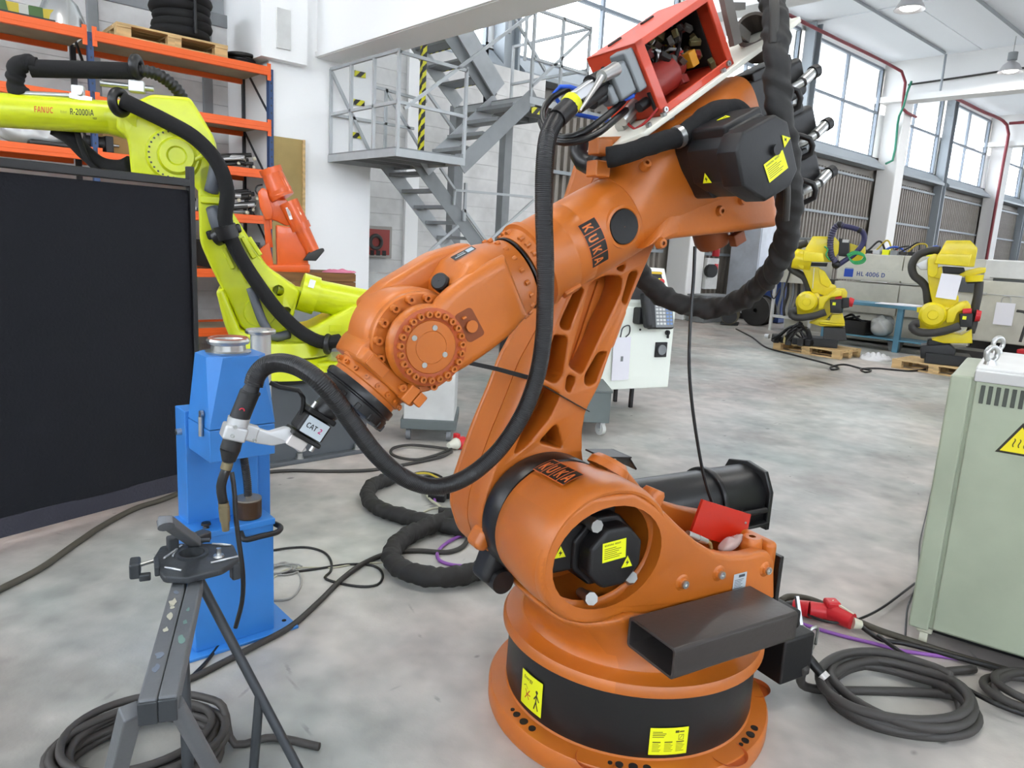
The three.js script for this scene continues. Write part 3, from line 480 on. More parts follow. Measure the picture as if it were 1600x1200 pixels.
// loft of superellipse sections [u, v centre, half v, half w, exponent, w centre] along +x
function loft(secs, N = 56, cap = true) {
  const pos = [], idx = [];
  for (const [u, cv, hv, hw, e, cw = 0, shear = 0] of secs) for (let j = 0; j <= N; j++) { const t = j / N * 2 * PI, c = Math.cos(t), s = Math.sin(t), y = hv * Math.sign(c) * Math.pow(Math.abs(c), 2 / e); pos.push(u + shear * y, cv + y, cw + hw * Math.sign(s) * Math.pow(Math.abs(s), 2 / e)); }
  const n = secs.length; for (let i = 0; i < n - 1; i++) for (let j = 0; j < N; j++) { const a = i * (N + 1) + j, b = a + N + 1; idx.push(a, a + 1, b, b, a + 1, b + 1); }
  if (cap) for (const e of [0, n - 1]) { const k = pos.length / 3, q = secs[e]; pos.push(q[0], q[1], q[5] ?? 0); for (let j = 0; j < N; j++) { const a = e * (N + 1) + j; e ? idx.push(a, a + 1, k) : idx.push(a + 1, a, k); } }
  const g = new THREE.BufferGeometry(); g.setAttribute('position', new THREE.Float32BufferAttribute(pos, 3)); g.setIndex(idx); return crease(g, 0.5);
}
const alongX = (g) => g.rotateZ(-PI / 2);                    // a lathe about y becomes one about +x
{
  const R = kuka;
  // arm casting
  const tubeG = alongX(lathe([[0.001, 0.18], [0.124, 0.18], [0.126, 0.3], [0.125, 0.408], [0.1235, 0.411], [0.1235, 0.414], [0.125, 0.417], [0.124, 0.468], [0.1225, 0.471], [0.1225, 0.474], [0.124, 0.477], [0.122, 0.545], [0.131, 0.55], [0.131, 0.566], [0.12, 0.57], [0.108, 0.602], [0.001, 0.602]], 72));
  const housing = loft([[-0.285, 0.04, 0.195, 0.15, 5], [-0.2, 0.045, 0.185, 0.152, 4.5], [-0.08, 0.05, 0.165, 0.153, 3.6], [0.02, 0.05, 0.155, 0.152, 3.2], [0.1, 0.042, 0.15, 0.15, 2.8], [0.15, 0.03, 0.145, 0.143, 2.4], [0.195, 0.012, 0.134, 0.134, 2.1], [0.235, 0.002, 0.1255, 0.1255, 2]]);
  const fin = poly([[0.257,-0.084],[0.193,-0.093],[0.138,-0.107],[0.02,-0.15],[-0.148,-0.212],[-0.27,-0.253],[-0.291,-0.201],[-0.301,0.107]]); fin.lineTo(0.05, 0.05); fin.lineTo(0.2, -0.06);
  const arm = part('upper_arm', [tubeG, housing, slab(fin, -0.135, 0.13, 0.02)], ORANGE, R);
  arm.position.set(...ARM_AT); arm.rotation.z = ARM_TILT;
  // screws round the flange, each its own piece
  const bg = alongX(boltGeo(0.0085, 0.014)).rotateY(PI);
  for (let i = 0; i < 24; i++) { if (i % 6 === 5) continue; const t = i / 24 * 2 * PI; part('screw', T(bg.clone(), [0.58, 0.113 * Math.cos(t), 0.113 * Math.sin(t)], [0, PI, 0]), ORANGE, arm); }
  part('round_cover', T(lathe([[0.001, 0.004], [0.048, 0.004], [0.05, 0], [0.05, -0.02]], 40), [0.3, 0.004, -0.1245], [-PI / 2, 0, 0]), BLACKP, arm);
  part('cover_rim', T(lathe([[0.05, 0.0], [0.053, 0.003], [0.06, 0.001], [0.062, -0.02], [0.05, -0.02]], 40), [0.3, 0.004, -0.1225], [-PI / 2, 0, 0]), ORANGE, arm);
  // maker's badge bent round the tube, reading downwards
  {
    const KUKA2 = mats.badge2 = printed('badge_letters_arm', 512, 224, (x, w, h) => {
      x.fillStyle = '#c9622a'; x.fillRect(0, 0, w, h);
      [...'KUKA'].forEach((c, i) => { x.fillStyle = '#17130f'; x.fillRect(i * 128 + 4, 8, 118, h - 16); x.fillStyle = '#d4702f'; x.save(); x.translate(i * 128 + 64, h * 0.6); x.scale(0.95, 1.25); x.font = 'bold 126px sans-serif'; x.textAlign = 'center'; x.textBaseline = 'middle'; x.fillText(c, 0, 0); x.restore(); });
    });
    const g = new THREE.PlaneGeometry(1, 1, 16, 1), p = g.attributes.position, uv = g.attributes.uv;
    for (let i = 0; i < p.count; i++) { const t = (32 - 62 * uv.getX(i)) * PI / 180, r = 0.1262; p.setXYZ(i, 0.436 - 0.064 * uv.getY(i), r * Math.sin(t), -r * Math.cos(t)); }
    g.computeVertexNormals(); part('maker_badge', g, KUKA2, arm);
  }
  for (const q of [[-0.047,-0.101,-0.135],[-0.144,-0.106,-0.135],[0.2,-0.093,-0.135]]) part('lug', T(lathe([[0.006, 0.012], [0.013, 0.011], [0.017, 0.0], [0.017, -0.01]], 20), [q[0], q[1], -0.136], [-PI / 2, 0, 0]), ORANGE, arm);
  part('lug', T(lathe([[0.006, 0.012], [0.013, 0.011], [0.017, 0.0], [0.017, -0.01]], 20), [0.16, 0.13, -0.118], [-1.0, 0, 0]), ORANGE, arm);
  part('stop_block', rbox(0.06, 0.02, 0.03, 0.005, [0.5, -0.1, -0.07], [0.6, 0, 0]), ORANGE, arm);
  part('inspection_boss', [T(lathe([[0.001, 0.03], [0.05, 0.03], [0.06, 0.01], [0.06, -0.08]], 30), [-0.13, -0.23, 0.02], [PI, 0, 0]), rbox(0.05, 0.04, 0.03, 0.004, [-0.17, -0.25, -0.05])], mat('boss_bronze', '#8d4a22', { roughness: 0.45, metalness: 0.2 }), arm);
  // orange hose bracket on top with its two blocks
  { const a = [0.284,0.228,-0.1], b = [0.313,0.174,-0.1]; part('hose_bracket', [rbox(0.05, 0.045, 0.05, 0.005, [a[0] - 0.02, a[1] - 0.002, -0.08], [0, 0, -ARM_TILT]), rbox(0.05, 0.045, 0.05, 0.005, [b[0] - 0.02, b[1], -0.08], [0, 0, -ARM_TILT]), bar([a[0] - 0.03, a[1], -0.05], [a[0] - 0.12, a[1] - 0.03, -0.02], 0.05, 0.04)], ORANGE, arm); }
  // third-axis motor: black housing standing out towards the viewer
  {
    const m = new THREE.Group(); m.name = 'elbow_motor'; m.position.set(...ARM_AT); m.rotation.z = ARM_TILT; R.add(m);
    const sec = (z, pts) => pts.map((p) => [p[0], p[1], z]);
    const foot = [[0.065,0.151],[0.07,0.081],[0.041,-0.028],[-0.026,-0.037],[-0.155,-0.063],[-0.191,0.064],[-0.197,0.135],[-0.106,0.169]];
    const end = [[0.095,0.128],[0.1,0.092],[0.108,0.045],[0.06,0.019],[0.008,0.003],[-0.075,-0.003],[-0.106,0.109],[0.032,0.153]];
    part('motor_foot', slab(roundPoly(foot, 0.02), -0.215, -0.14, 0.006), BLACKP, m);
    const cx = 0.0, body = roundPoly([[0.07, 0.0], [0.105, 0.04], [0.1, 0.13], [0.06, 0.165], [-0.06, 0.165], [-0.1, 0.13], [-0.1, 0.0], [-0.06, -0.03], [0.04, -0.03]], 0.004);
    part('motor_body', [T(slab(body, -0.34, -0.2, 0.008), [-0.02, 0, 0]), T(slab(body, -0.425, -0.35, 0.008), [0.022, 0.0, 0]), rbox(0.15, 0.05, 0.13, 0.01, [-0.02, 0.155, -0.27])], BLACKP, m);
    const lab = [0.002,0.042]; part('motor_label', T(plate(0.078, 0.052), [lab[0], lab[1], -0.4262], [0, PI, 0.12]), motorLabM, m);
    const t1 = [-0.045,0.086], t2 = [0.037,0.06], c0 = [-0.006,0.083]; triSticker(0.018, m, [t1[0] - 0.006, t1[1] + 0.006, -0.4262], [0, PI, -ARM_TILT]);
    triSticker(0.018, m, [0.087, 0.05, -0.26], [0, PI / 2, 0]); triSticker(0.02, m, [-0.02, 0.181, -0.27], [-PI / 2, 0, 0]);
    part('motor_cap', cyl(0.014, 0.014, 0.012, [c0[0], c0[1], -0.43], [PI / 2, 0, 0]), BLACKP, m);
  }
  // three wrist motors at the rear
  {
    const units = [[[-0.561,0.124,0.02], [-0.68,0.12,-0]], [[-0.6,-0.039,0.05], [-0.693,-0.062,0.02]], [[-0.572,-0.185,0.02], [-0.667,-0.222,-0]]];
    for (const [c, e] of units) {
      const m = new THREE.Group(); m.name = 'wrist_motor'; m.position.set(...ARM_AT); m.rotation.z = ARM_TILT; R.add(m);
      const u0 = -0.28, u1 = e[0] + 0.02, L = u0 - u1, y = c[1];
      part('motor_body', [rbox(L * 0.66, 0.13, 0.14, 0.014, [u0 - L * 0.33, y, 0.02]), rbox(L * 0.5, 0.125, 0.13, 0.02, [u1 + L * 0.25, y - 0.005, 0.035]), rbox(L * 0.5, 0.03, 0.1, 0.006, [u0 - L * 0.55, y + 0.07, 0.0])], BLACKP, m);
      const A = [e[0] + 0.085, e[1] - 0.01, -0.06], B = [e[0] + 0.025, e[1], -0.055];
      part('plug_sleeve', [rod([e[0] + 0.15, e[1] - 0.02, -0.03], A, 0.013), rod(A, B, 0.018)], STEEL, m); part('plug_cap', rod(B, [e[0], e[1], -0.055], 0.022), BLACKP, m);
      part('motor_lead', tube([[A[0] + 0.08, y, -0.05], [A[0] + 0.06, y - 0.03, -0.09], [A[0] + 0.07, y - 0.07, -0.09], [A[0] + 0.1, y - 0.08, -0.05]], 0.01), RUBBER, m);
    }
  }
  // in-line wrist
  const wrist = part('wrist', [
    loft([[0.618, 0, 0.107, 0.107, 2], [0.64, 0.0, 0.112, 0.113, 2.2], [0.68, 0.005, 0.118, 0.13, 2.6], [0.73, 0.012, 0.118, 0.144, 3.2], [0.79, 0.016, 0.112, 0.15, 4], [0.845, 0.004, 0.092, 0.15, 5], [0.86, -0.002, 0.07, 0.14, 4]]),
    ...[-1, 1].map((k) => { // fork cheeks
      const s = new THREE.Shape(); s.moveTo(0.69, 0.102); s.quadraticCurveTo(0.83, 0.112, 0.905, 0.084); s.absarc(0.982, -0.009, 0.106, 2.2, -1.85, true); s.quadraticCurveTo(0.86, -0.115, 0.76, -0.098); s.lineTo(0.69, -0.075); s.closePath();
      return k < 0 ? slab(s, -0.152, -0.092, 0.03) : slab(s, 0.075, 0.15, 0.03);
    }), slab(roundPoly([[0.68, 0.06], [0.68, 0.128], [0.8, 0.15], [0.96, 0.14], [1.04, 0.12], [1.04, 0.05]], 0.02), 0.04, 0.13, 0.02)], ORANGE, R);
  wrist.position.set(...ARM_AT); wrist.rotation.z = ARM_TILT;
  const bgz = T(boltGeo(0.0085, 0.009), [0, 0, 0], [-PI / 2, 0, 0]);
  const disc = part('bearing_cover', [T(lathe([[0.001, 0.004], [0.04, 0.004], [0.041, 0.0055], [0.0425, 0.004], [0.066, 0.003], [0.068, 0]], 56), [0.982, -0.009, -0.153], [-PI / 2, 0, 0])], ORANGE, wrist);
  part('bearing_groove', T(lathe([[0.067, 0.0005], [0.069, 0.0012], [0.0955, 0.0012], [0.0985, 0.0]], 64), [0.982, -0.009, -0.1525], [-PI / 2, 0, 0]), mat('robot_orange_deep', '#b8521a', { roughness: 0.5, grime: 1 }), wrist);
  for (let i = 0; i < 23; i++) { const t = i / 23 * 2 * PI; part('screw', T(bgz.clone(), [0.982 + 0.083 * Math.cos(t), -0.009 + 0.083 * Math.sin(t), -0.1535], [0, 0, 0], [1, 1, 1.5]), ORANGE, wrist); }
  for (const q of [[0.953,0.031,-0.157],[1.012,0.034,-0.157],[0.958,-0.043,-0.157],[1.018,-0.04,-0.157]]) part('cover_plug', cyl(0.007, 0.007, 0.002, [q[0], q[1], -0.1575], [PI / 2, 0, 0]), STEEL, wrist);
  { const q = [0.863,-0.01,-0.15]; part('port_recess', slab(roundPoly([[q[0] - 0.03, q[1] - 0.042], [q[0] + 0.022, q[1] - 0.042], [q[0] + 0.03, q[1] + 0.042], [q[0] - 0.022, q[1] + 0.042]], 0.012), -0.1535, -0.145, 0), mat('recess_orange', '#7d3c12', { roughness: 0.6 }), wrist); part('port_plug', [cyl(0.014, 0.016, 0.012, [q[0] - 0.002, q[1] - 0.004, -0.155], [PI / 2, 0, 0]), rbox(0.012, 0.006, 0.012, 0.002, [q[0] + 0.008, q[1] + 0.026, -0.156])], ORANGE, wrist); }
  part('breather_plug', T(lathe([[0.001, 0.03], [0.02, 0.03], [0.024, 0.025], [0.024, 0.0], [0.015, -0.02]], 28), [0.85, 0.09, -0.06], [-0.7, 0, -0.5]), BLACKP, wrist);
  part('wrist_plate', T(plate(0.07, 0.022), [0.757, 0.1345, -0.045], [-PI / 2 - 0.35, 0, 0.0]), printed('wrist_print', 128, 40, (x, w, h) => { x.fillStyle = '#191817'; x.fillRect(0, 0, w, h); x.fillStyle = '#9fb0bd'; x.fillRect(6, 6, 40, 28); x.fillStyle = '#8f9aa0'; x.fillRect(56, 10, 60, 8); x.fillRect(56, 24, 40, 6); }), wrist);
  part('seal_ring', alongX(lathe([[0.1, 0.608], [0.1105, 0.608], [0.1105, 0.614], [0.1, 0.614]], 64)), BLACKM, wrist);
  for (let i = 0; i < 20; i++) { const t = i / 20 * 2 * PI; part('ring_screw', T(boltGeo(0.0065, 0.012), [0.655, 0.1185 * Math.cos(t), 0.1195 * Math.sin(t)], [0, 0, PI / 2 - 0.1]), ORANGE, wrist); }
  // hand: hub with big screws, boxy body, flange
  const hand = new THREE.Group(); hand.name = 'hand'; R.add(hand);
  { const c = Math.cos(ARM_TILT), s = Math.sin(ARM_TILT); hand.position.set(ARM_AT[0] + 0.982 * c + 0.009 * s, ARM_AT[1] + 0.982 * s - 0.009 * c, 0); hand.rotation.z = ARM_TILT - 20 * PI / 180; }
  const RZ = (g, z) => T(g, [0, 0, z], [-PI / 2, 0, 0]);
  part('hub', [RZ(lathe([[0.001, 0.0], [0.127, 0.0], [0.131, -0.005], [0.131, -0.026], [0.136, -0.033], [0.14, -0.045], [0.14, -0.16], [0.001, -0.16]], 72), -0.085), loft([[0.02, 0, 0.09, 0.06, 3.5], [0.085, 0, 0.1, 0.07, 3], [0.105, 0, 0.103, 0.098, 3], [0.125, 0, 0.103, 0.103, 2.2], [0.14, 0, 0.1, 0.1, 2]]), slab(roundPoly([[0.1, -0.09], [0.14, -0.09], [0.14, 0.1], [0.1, 0.105]], 0.01), -0.106, 0.1, 0.006), slab(roundPoly([[0.04, -0.09], [0.14, -0.09], [0.14, 0.1], [0.1, 0.11], [0.05, 0.1]], 0.012), -0.075, 0.1, 0.006)], ORANGE, hand);
  for (let i = 0; i < 16; i++) { const t = (i + 0.35) / 16 * 2 * PI; part('hub_screw', T(bgz.clone(), [0.117 * Math.cos(t), 0.117 * Math.sin(t), -0.0855], [0, 0, 0], [1.25, 1.25, 2.2]), ORANGE, hand); }
  part('hand_stop', [rbox(0.05, 0.03, 0.03, 0.004, [0.118, -0.055, -0.115]), rbox(0.035, 0.026, 0.02, 0.004, [0.112, -0.085, -0.118]), T(boltGeo(0.01, 0.01), [0.118, -0.03, -0.112], [-PI / 2, 0, 0])], ORANGE, hand);
  part('hand_plate', [rbox(0.03, 0.06, 0.006, 0.002, [0.12, 0.055, -0.107])], ORANGE, hand);
  part('flange', alongX(lathe([[0.001, 0.14], [0.097, 0.14], [0.099, 0.145], [0.099, 0.165], [0.094, 0.168], [0.094, 0.18], [0.001, 0.18]], 64)), ORANGE, hand);
  for (let i = 0; i < 18; i++) { const t = i / 18 * 2 * PI; part('flange_screw', T(boltGeo(0.0065, 0.008), [0.155, 0.1 * Math.cos(t), 0.1 * Math.sin(t)], [t, 0, 0]), ORANGE, hand); }
  part('adapter_ring', alongX(lathe([[0.001, 0.18], [0.101, 0.18], [0.103, 0.184], [0.103, 0.2], [0.099, 0.203], [0.099, 0.206], [0.103, 0.209], [0.103, 0.232], [0.09, 0.236], [0.04, 0.236], [0.04, 0.245], [0.001, 0.245]], 64)), BLACKM, hand);
  for (let i = 0; i < 14; i++) { const t = i / 14 * 2 * PI; part('adapter_lug', rbox(0.02, 0.012, 0.014, 0.003, [0.226, 0.1 * Math.cos(t), 0.1 * Math.sin(t)], [t, 0, 0]), BLACKM, hand); }
}
// a thing fixed to the robot: its parts are given in the robot's own coordinates
const onRobot = (name, label, category, group) => thing(name, label, category, [1.935, 0, -1.45], 168.5 * PI / 180, group);
const onArm = (o) => { const g = new THREE.Object3D(); g.position.set(...ARM_AT); g.rotation.z = ARM_TILT; g.updateMatrix(); return g.matrix; };
const ARM_M = onArm(), armPt = (p) => V3(p).applyMatrix4(ARM_M).toArray();
const inArm = (g) => g.applyMatrix4(ARM_M);
// plate and red box stand on a slope of their own
const SHEET_M = (() => { const g = new THREE.Object3D(); g.position.set(...armPt([0.06, 0.232, 0])); g.rotation.z = ARM_TILT - 7.7 * PI / 180; g.updateMatrix(); return g.matrix; })();
const inS = (g) => g.applyMatrix4(SHEET_M), sPt = (p) => V3(p).applyMatrix4(SHEET_M).toArray();
{
  const o = onRobot('mounting_plate', 'white plastic mounting plate sloping on top of the orange arm under the red box', 'plate');
  const s = roundPoly([[0.09, -0.14], [0.175, -0.03], [0.165, 0.1], [-0.62, 0.12], [-0.62, -0.14]], 0.02);
  part('plate_sheet', inS(T(slab(s, 0, 0.016, 0.003), [0, 0, 0], [PI / 2, 0, 0])), mat('white_plastic', '#e4e1d2', { roughness: 0.45 }), o);
  for (const [x, z] of [[0.06, -0.128], [0.0, -0.13], [-0.26, -0.13], [0.16, -0.05]]) { part('plate_bolt', inS(T(boltGeo(0.009, 0.01), [x, 0.0, z])), STEEL, o); }
  part('plate_standoff', [[-0.05, -0.09], [-0.25, 0.09], [0.05, 0.09]].map(([x, z]) => inS(cyl(0.014, 0.014, 0.08, [x, -0.05, z]))), STEEL, o);
}
{
  const RED = mat('box_red', '#e04a2b', { roughness: 0.4, clearcoat: 0.2, grime: 1 });
  const o = onRobot('wire_feeder', 'red sheet-metal box with an open side full of wiring atop the orange arm', 'box');
  const L = 0.315, H = 0.212, Wn = -0.12, Wf = 0.1, t = 0.008, S = (...a) => inS(rbox(...a));
  const shell = part('case', [S(L, t, Wf - Wn, 0.003, [-L / 2, t / 2, (Wn + Wf) / 2]), S(L, t, Wf - Wn, 0.003, [-L / 2, H - t / 2, (Wn + Wf) / 2]), S(t, H, Wf - Wn, 0.003, [-t / 2, H / 2, (Wn + Wf) / 2]), S(t, H, Wf - Wn, 0.003, [-L + t / 2, H / 2, (Wn + Wf) / 2]), S(L, H, t, 0.003, [-L / 2, H / 2, Wf - t / 2])], RED, o);
  part('door_frame', [S(L, 0.022, 0.01, 0.003, [-L / 2, 0.011, Wn]), S(L, 0.02, 0.01, 0.003, [-L / 2, H - 0.01, Wn]), S(0.032, H, 0.01, 0.003, [-0.016, H / 2, Wn]), S(0.022, H, 0.01, 0.003, [-L + 0.011, H / 2, Wn])], RED, o);
  part('latch', [inS(rod([-L - 0.005, 0.05, Wn + 0.02], [-L - 0.005, 0.19, Wn + 0.02], 0.005))], STEEL, o);
  for (const x of [-0.08, -0.22]) part('hinge', S(0.05, 0.006, 0.012, 0.002, [x, H + 0.002, Wf - 0.05]), BLACKP, o);
  for (const [x, z] of [[-0.015, Wn - 0.004], [-0.29, Wn - 0.004]]) part('foot_bolt', inS(T(boltGeo(0.008, 0.008), [x, 0.012, z], [-PI / 2, 0, 0])), STEEL, o);
  part('back_board', S(L - 0.03, H - 0.03, 0.006, 0.002, [-L / 2, H / 2, Wf - 0.016]), mat('board_black', '#1d1917', { roughness: 0.7 }), o); part('top_tray', S(L - 0.03, 0.004, 0.14, 0.002, [-L / 2, H - 0.02, 0.02]), mats.board_black, o); part('side_board', S(0.004, H - 0.03, 0.15, 0.002, [-L + 0.014, H / 2, 0.01]), mats.board_black, o);
  // contents
  part('circuit_board', [S(0.13, 0.1, 0.004, 0.001, [-0.11, 0.15, 0.06]), S(0.03, 0.03, 0.03, 0.003, [-0.09, 0.13, 0.04]), S(0.05, 0.02, 0.02, 0.003, [-0.14, 0.17, 0.04])], mat('board_dark', '#23211e', { roughness: 0.6 }), o);
  for (let i = 0; i < 80; i++) { const q = [-0.045 - 0.245 * rnd(), 0.025 + 0.165 * rnd(), -0.08 + 0.14 * rnd()]; part('component', S(0.01 + 0.025 * rnd(), 0.008 + 0.022 * rnd(), 0.016, 0.002, q, [rnd(), rnd(), rnd()]), [mats.board_black, mat('comp_brown', '#3e2a20'), mat('comp_grey', '#55534e'), mat('comp_red', '#7c2420'), mat('comp_olive', '#5c5636')][i % 5], o); }
  part('drive_drum', [inS(cyl(0.05, 0.05, 0.13, [-0.085, 0.07, -0.04], [0, 0, PI / 2])), inS(cyl(0.035, 0.035, 0.06, [-0.17, 0.075, -0.03], [0, 0, PI / 2]))], mat('red_drum', '#8e2f28', { roughness: 0.4 }), o);
  part('valve_block', [S(0.028, 0.045, 0.03, 0.003, [-0.225, 0.07, -0.06]), S(0.02, 0.02, 0.02, 0.002, [-0.2, 0.08, -0.02])], mat('valve_amber', '#c98a1e', { roughness: 0.4 }), o);
  part('relay', [S(0.03, 0.03, 0.03, 0.003, [-0.15, 0.13, -0.01]), S(0.02, 0.03, 0.02, 0.003, [-0.17, 0.15, 0.01])], ALU, o);
  const reds = mat('wire_red', '#a5221f', { roughness: 0.5 });
  for (let i = 0; i < 26; i++) { const a = -0.05 - 0.22 * rnd(), b = -0.05 - 0.22 * rnd(), m = [RUBBER, reds, RUBBER, mat('wire_yellow', '#b9a42a', { roughness: 0.5 }), mat('wire_grey', '#9a9a96', { roughness: 0.5 })][i % 5]; part('wire', inS(tube([[a, 0.02 + 0.1 * rnd(), 0.02], [(a + b) / 2, 0.06 + 0.1 * rnd(), -0.06 + 0.06 * rnd()], [b, 0.05 + 0.13 * rnd(), 0.0 + 0.05 * rnd()]], 0.003 + 0.002 * rnd(), 6)), m, o); }
  part('wire_bundle', inS(tube([[-0.03, 0.04, -0.07], [-0.12, 0.06, -0.06], [-0.2, 0.11, -0.05], [-0.27, 0.16, -0.02]], 0.006, 8)), RUBBER, o);
  // front face: big multi-pole connector, gland, terminal strip, hole
  part('grey_connector', [S(0.035, 0.115, 0.07, 0.006, [0.018, 0.148, -0.08]), S(0.065, 0.092, 0.06, 0.01, [0.066, 0.142, -0.08]), S(0.03, 0.055, 0.045, 0.01, [0.11, 0.125, -0.08])], mat('connector_grey', '#85898b', { metalness: 0.5, roughness: 0.45 }), o);
  part('connector_neck', rod([0.348,2.055,-0.13], [0.414,2.021,-0.16], 0.019, 0.016), STEEL, o);
  part('bend_relief', rod([0.414,2.019,-0.16], [0.516,1.915,-0.22], 0.01, 0.003), STEEL, o);
  part('cable_gland', inS(rod([0.0, 0.05, -0.085], [0.035, 0.05, -0.085], 0.016, 0.016, 6)), BLACKP, o);
  part('terminal_strip', S(0.006, 0.06, 0.012, 0.002, [0.003, 0.045, -0.108]), BLACKP, o);
  part('port_cap', inS(cyl(0.012, 0.012, 0.004, [0.001, 0.165, 0.04], [0, 0, PI / 2])), BLACKP, o);
  part('quick_coupling', [inS(rod([0.0, 0.05, -0.035], [0.07, 0.035, -0.035], 0.02)), inS(rod([0.0, 0.02, 0.0], [0.06, 0.01, 0.0], 0.018))], STEEL, o);
  part('red_lead', inS(tube([[0.05, 0.03, -0.03], [0.06, 0.0, -0.06], [0.03, 0.01, -0.1], [-0.01, 0.03, -0.12]], 0.004, 8)), reds, o);
}
{
  const B = mat('hose_blue', '#2458c8', { roughness: 0.4 });
  const o = onRobot('air_hose', 'thin bright blue air hose looping from the connector to the red box', 'hose');
  part('hose', tube([[0.255,1.941,-0.02],[0.275,1.947,0],[0.307,1.954,0.02],[0.357,1.958,0.03],[0.403,1.974,0.03],[0.442,1.994,0.02],[0.439,2.014,0.02],[0.416,2.02,-0],[0.386,2.013,-0.02]], 0.006), B, o);
  part('coil', tube([[0.266,2.011,-0.06],[0.253,2.02,-0.08],[0.256,2.004,-0.1],[0.277,1.992,-0.1],[0.27,2.007,-0.06],[0.262,2.024,-0.06],[0.238,2.032,-0.06],[0.228,2.015,-0.07]], 0.005), B, o);
  const c = onRobot('power_lead', 'pair of thin black leads hanging from the front of the red box in a loop', 'cable');
  part('lead', tube([[0.259,1.995,-0.06],[0.329,1.951,-0.1],[0.402,1.906,-0.13],[0.451,1.875,-0.13],[0.482,1.866,-0.1],[0.496,1.886,-0.05],[0.488,1.925,-0],[0.469,1.964,0.02],[0.438,1.997,0.02],[0.405,2.016,0]], 0.0095), RUBBER, c);
  part('lead', tube([[0.255,1.97,-0.07],[0.324,1.929,-0.11],[0.406,1.879,-0.14],[0.467,1.854,-0.14],[0.497,1.853,-0.1],[0.507,1.872,-0.06],[0.493,1.916,0]], 0.0095), RUBBER, c);
}
{
  const o = onRobot('conduit_hose', 'long ribbed black conduit sweeping from the red box down to the welding torch', 'hose');
  const path = [[0.542,1.897,-0.15],[0.587,1.846,-0.19],[0.604,1.773,-0.21],[0.601,1.665,-0.215],[0.587,1.538,-0.215],[0.577,1.44,-0.21],[0.569,1.338,-0.2],[0.57,1.231,-0.18],[0.597,1.123,-0.16],[0.66,1.018,-0.14],[0.749,0.953,-0.13],[0.833,0.941,-0.13],[0.915,0.972,-0.13],[0.994,1.042,-0.13],[1.058,1.128,-0.13],[1.107,1.197,-0.135],[1.147,1.244,-0.13],[1.182,1.268,-0.09],[1.215,1.27,-0.04],[1.243,1.255,-0.01],[1.259,1.231,0],[1.265,1.21,-0]];
  part('ribbed_hose', ribbed(path, 0.0232, 0.0048, 0.0013), RUBBER, o);
  const a = [0.538,1.901,-0.15], b = [0.482,1.947,-0.13], c = [0.406,2.012,-0.1], d = [0.345,2.047,-0.08], e = [0.292,2.041,-0.06];
  part('end_sleeve', [rod(a, b, 0.026), rod(b, c, 0.022, 0.017)], BLACKP, o);
  part('yellow_band', rod([0.491,1.94,-0.132], [0.475,1.956,-0.128], 0.0272), boltTriM, o);
  part('connector_body', [rod(c, d, 0.024, 0.02), rod([0.458,1.947,-0.13], e, 0.02, 0.015), rod([0.389,1.97,-0.09], [0.261,2.044,-0.05], 0.02)], BLACKP, o);
  part('connector_cover', bar([0.482,1.963,-0.14], [0.414,2.006,-0.12], 0.02, 0.03, [0, 1, 0], 0.004), ALU, o);
}
{
  const o = onRobot('cable_sleeve', 'thick dusty black fabric cable sleeve hanging behind the robot in a deep curve', 'cable');
  part('sleeve', sleeve([[-0.236,2.471,-0.05],[-0.215,2.359,-0.12],[-0.164,2.243,-0.2],[-0.137,2.145,-0.24],[-0.141,2.038,-0.26],[-0.161,1.952,-0.27],[-0.207,1.849,-0.27],[-0.245,1.741,-0.26],[-0.296,1.639,-0.22],[-0.346,1.557,-0.15],[-0.399,1.489,-0.05],[-0.414,1.425,0.05],[-0.394,1.39,0.14],[-0.318,1.391,0.2],[-0.244,1.415,0.24],[-0.172,1.467,0.27],[-0.12,1.527,0.28]], 0.037, 0.2), SLEEVE, o);
  part('bare_cable', tube([[-0.2,2.406,-0.13],[-0.131,2.267,-0.22],[-0.118,2.176,-0.24]], 0.014), CABLE, o); part('bare_cable', tube([[-0.153,1.86,-0.3],[-0.168,1.771,-0.31],[-0.189,1.691,-0.3]], 0.01), CABLE, o);
  const b = onRobot('motor_sleeve', 'soft black sleeve clamped along the arm, running into the big elbow motor', 'cable');
  part('sleeve', sleeve([[0.362,1.825,-0.14],[0.341,1.83,-0.16],[0.278,1.854,-0.175],[0.206,1.881,-0.18],[0.154,1.898,-0.185],[0.103,1.936,-0.19],[0.057,1.971,-0.195],[0.009,1.99,-0.2],[-0.036,1.992,-0.21],[-0.072,1.964,-0.22]], 0.027, 0.08), CLOTH, b);
  part('clamp', [rod([0.163,1.894,-0.185], [0.147,1.902,-0.185], 0.031)], STEEL, b);
  part('rear_loop', tube([[0.301,1.83,-0.05],[0.295,1.821,0.02],[0.307,1.84,0.06],[0.306,1.875,0.08],[0.269,1.915,0.1]], 0.03), RUBBER, b);
}
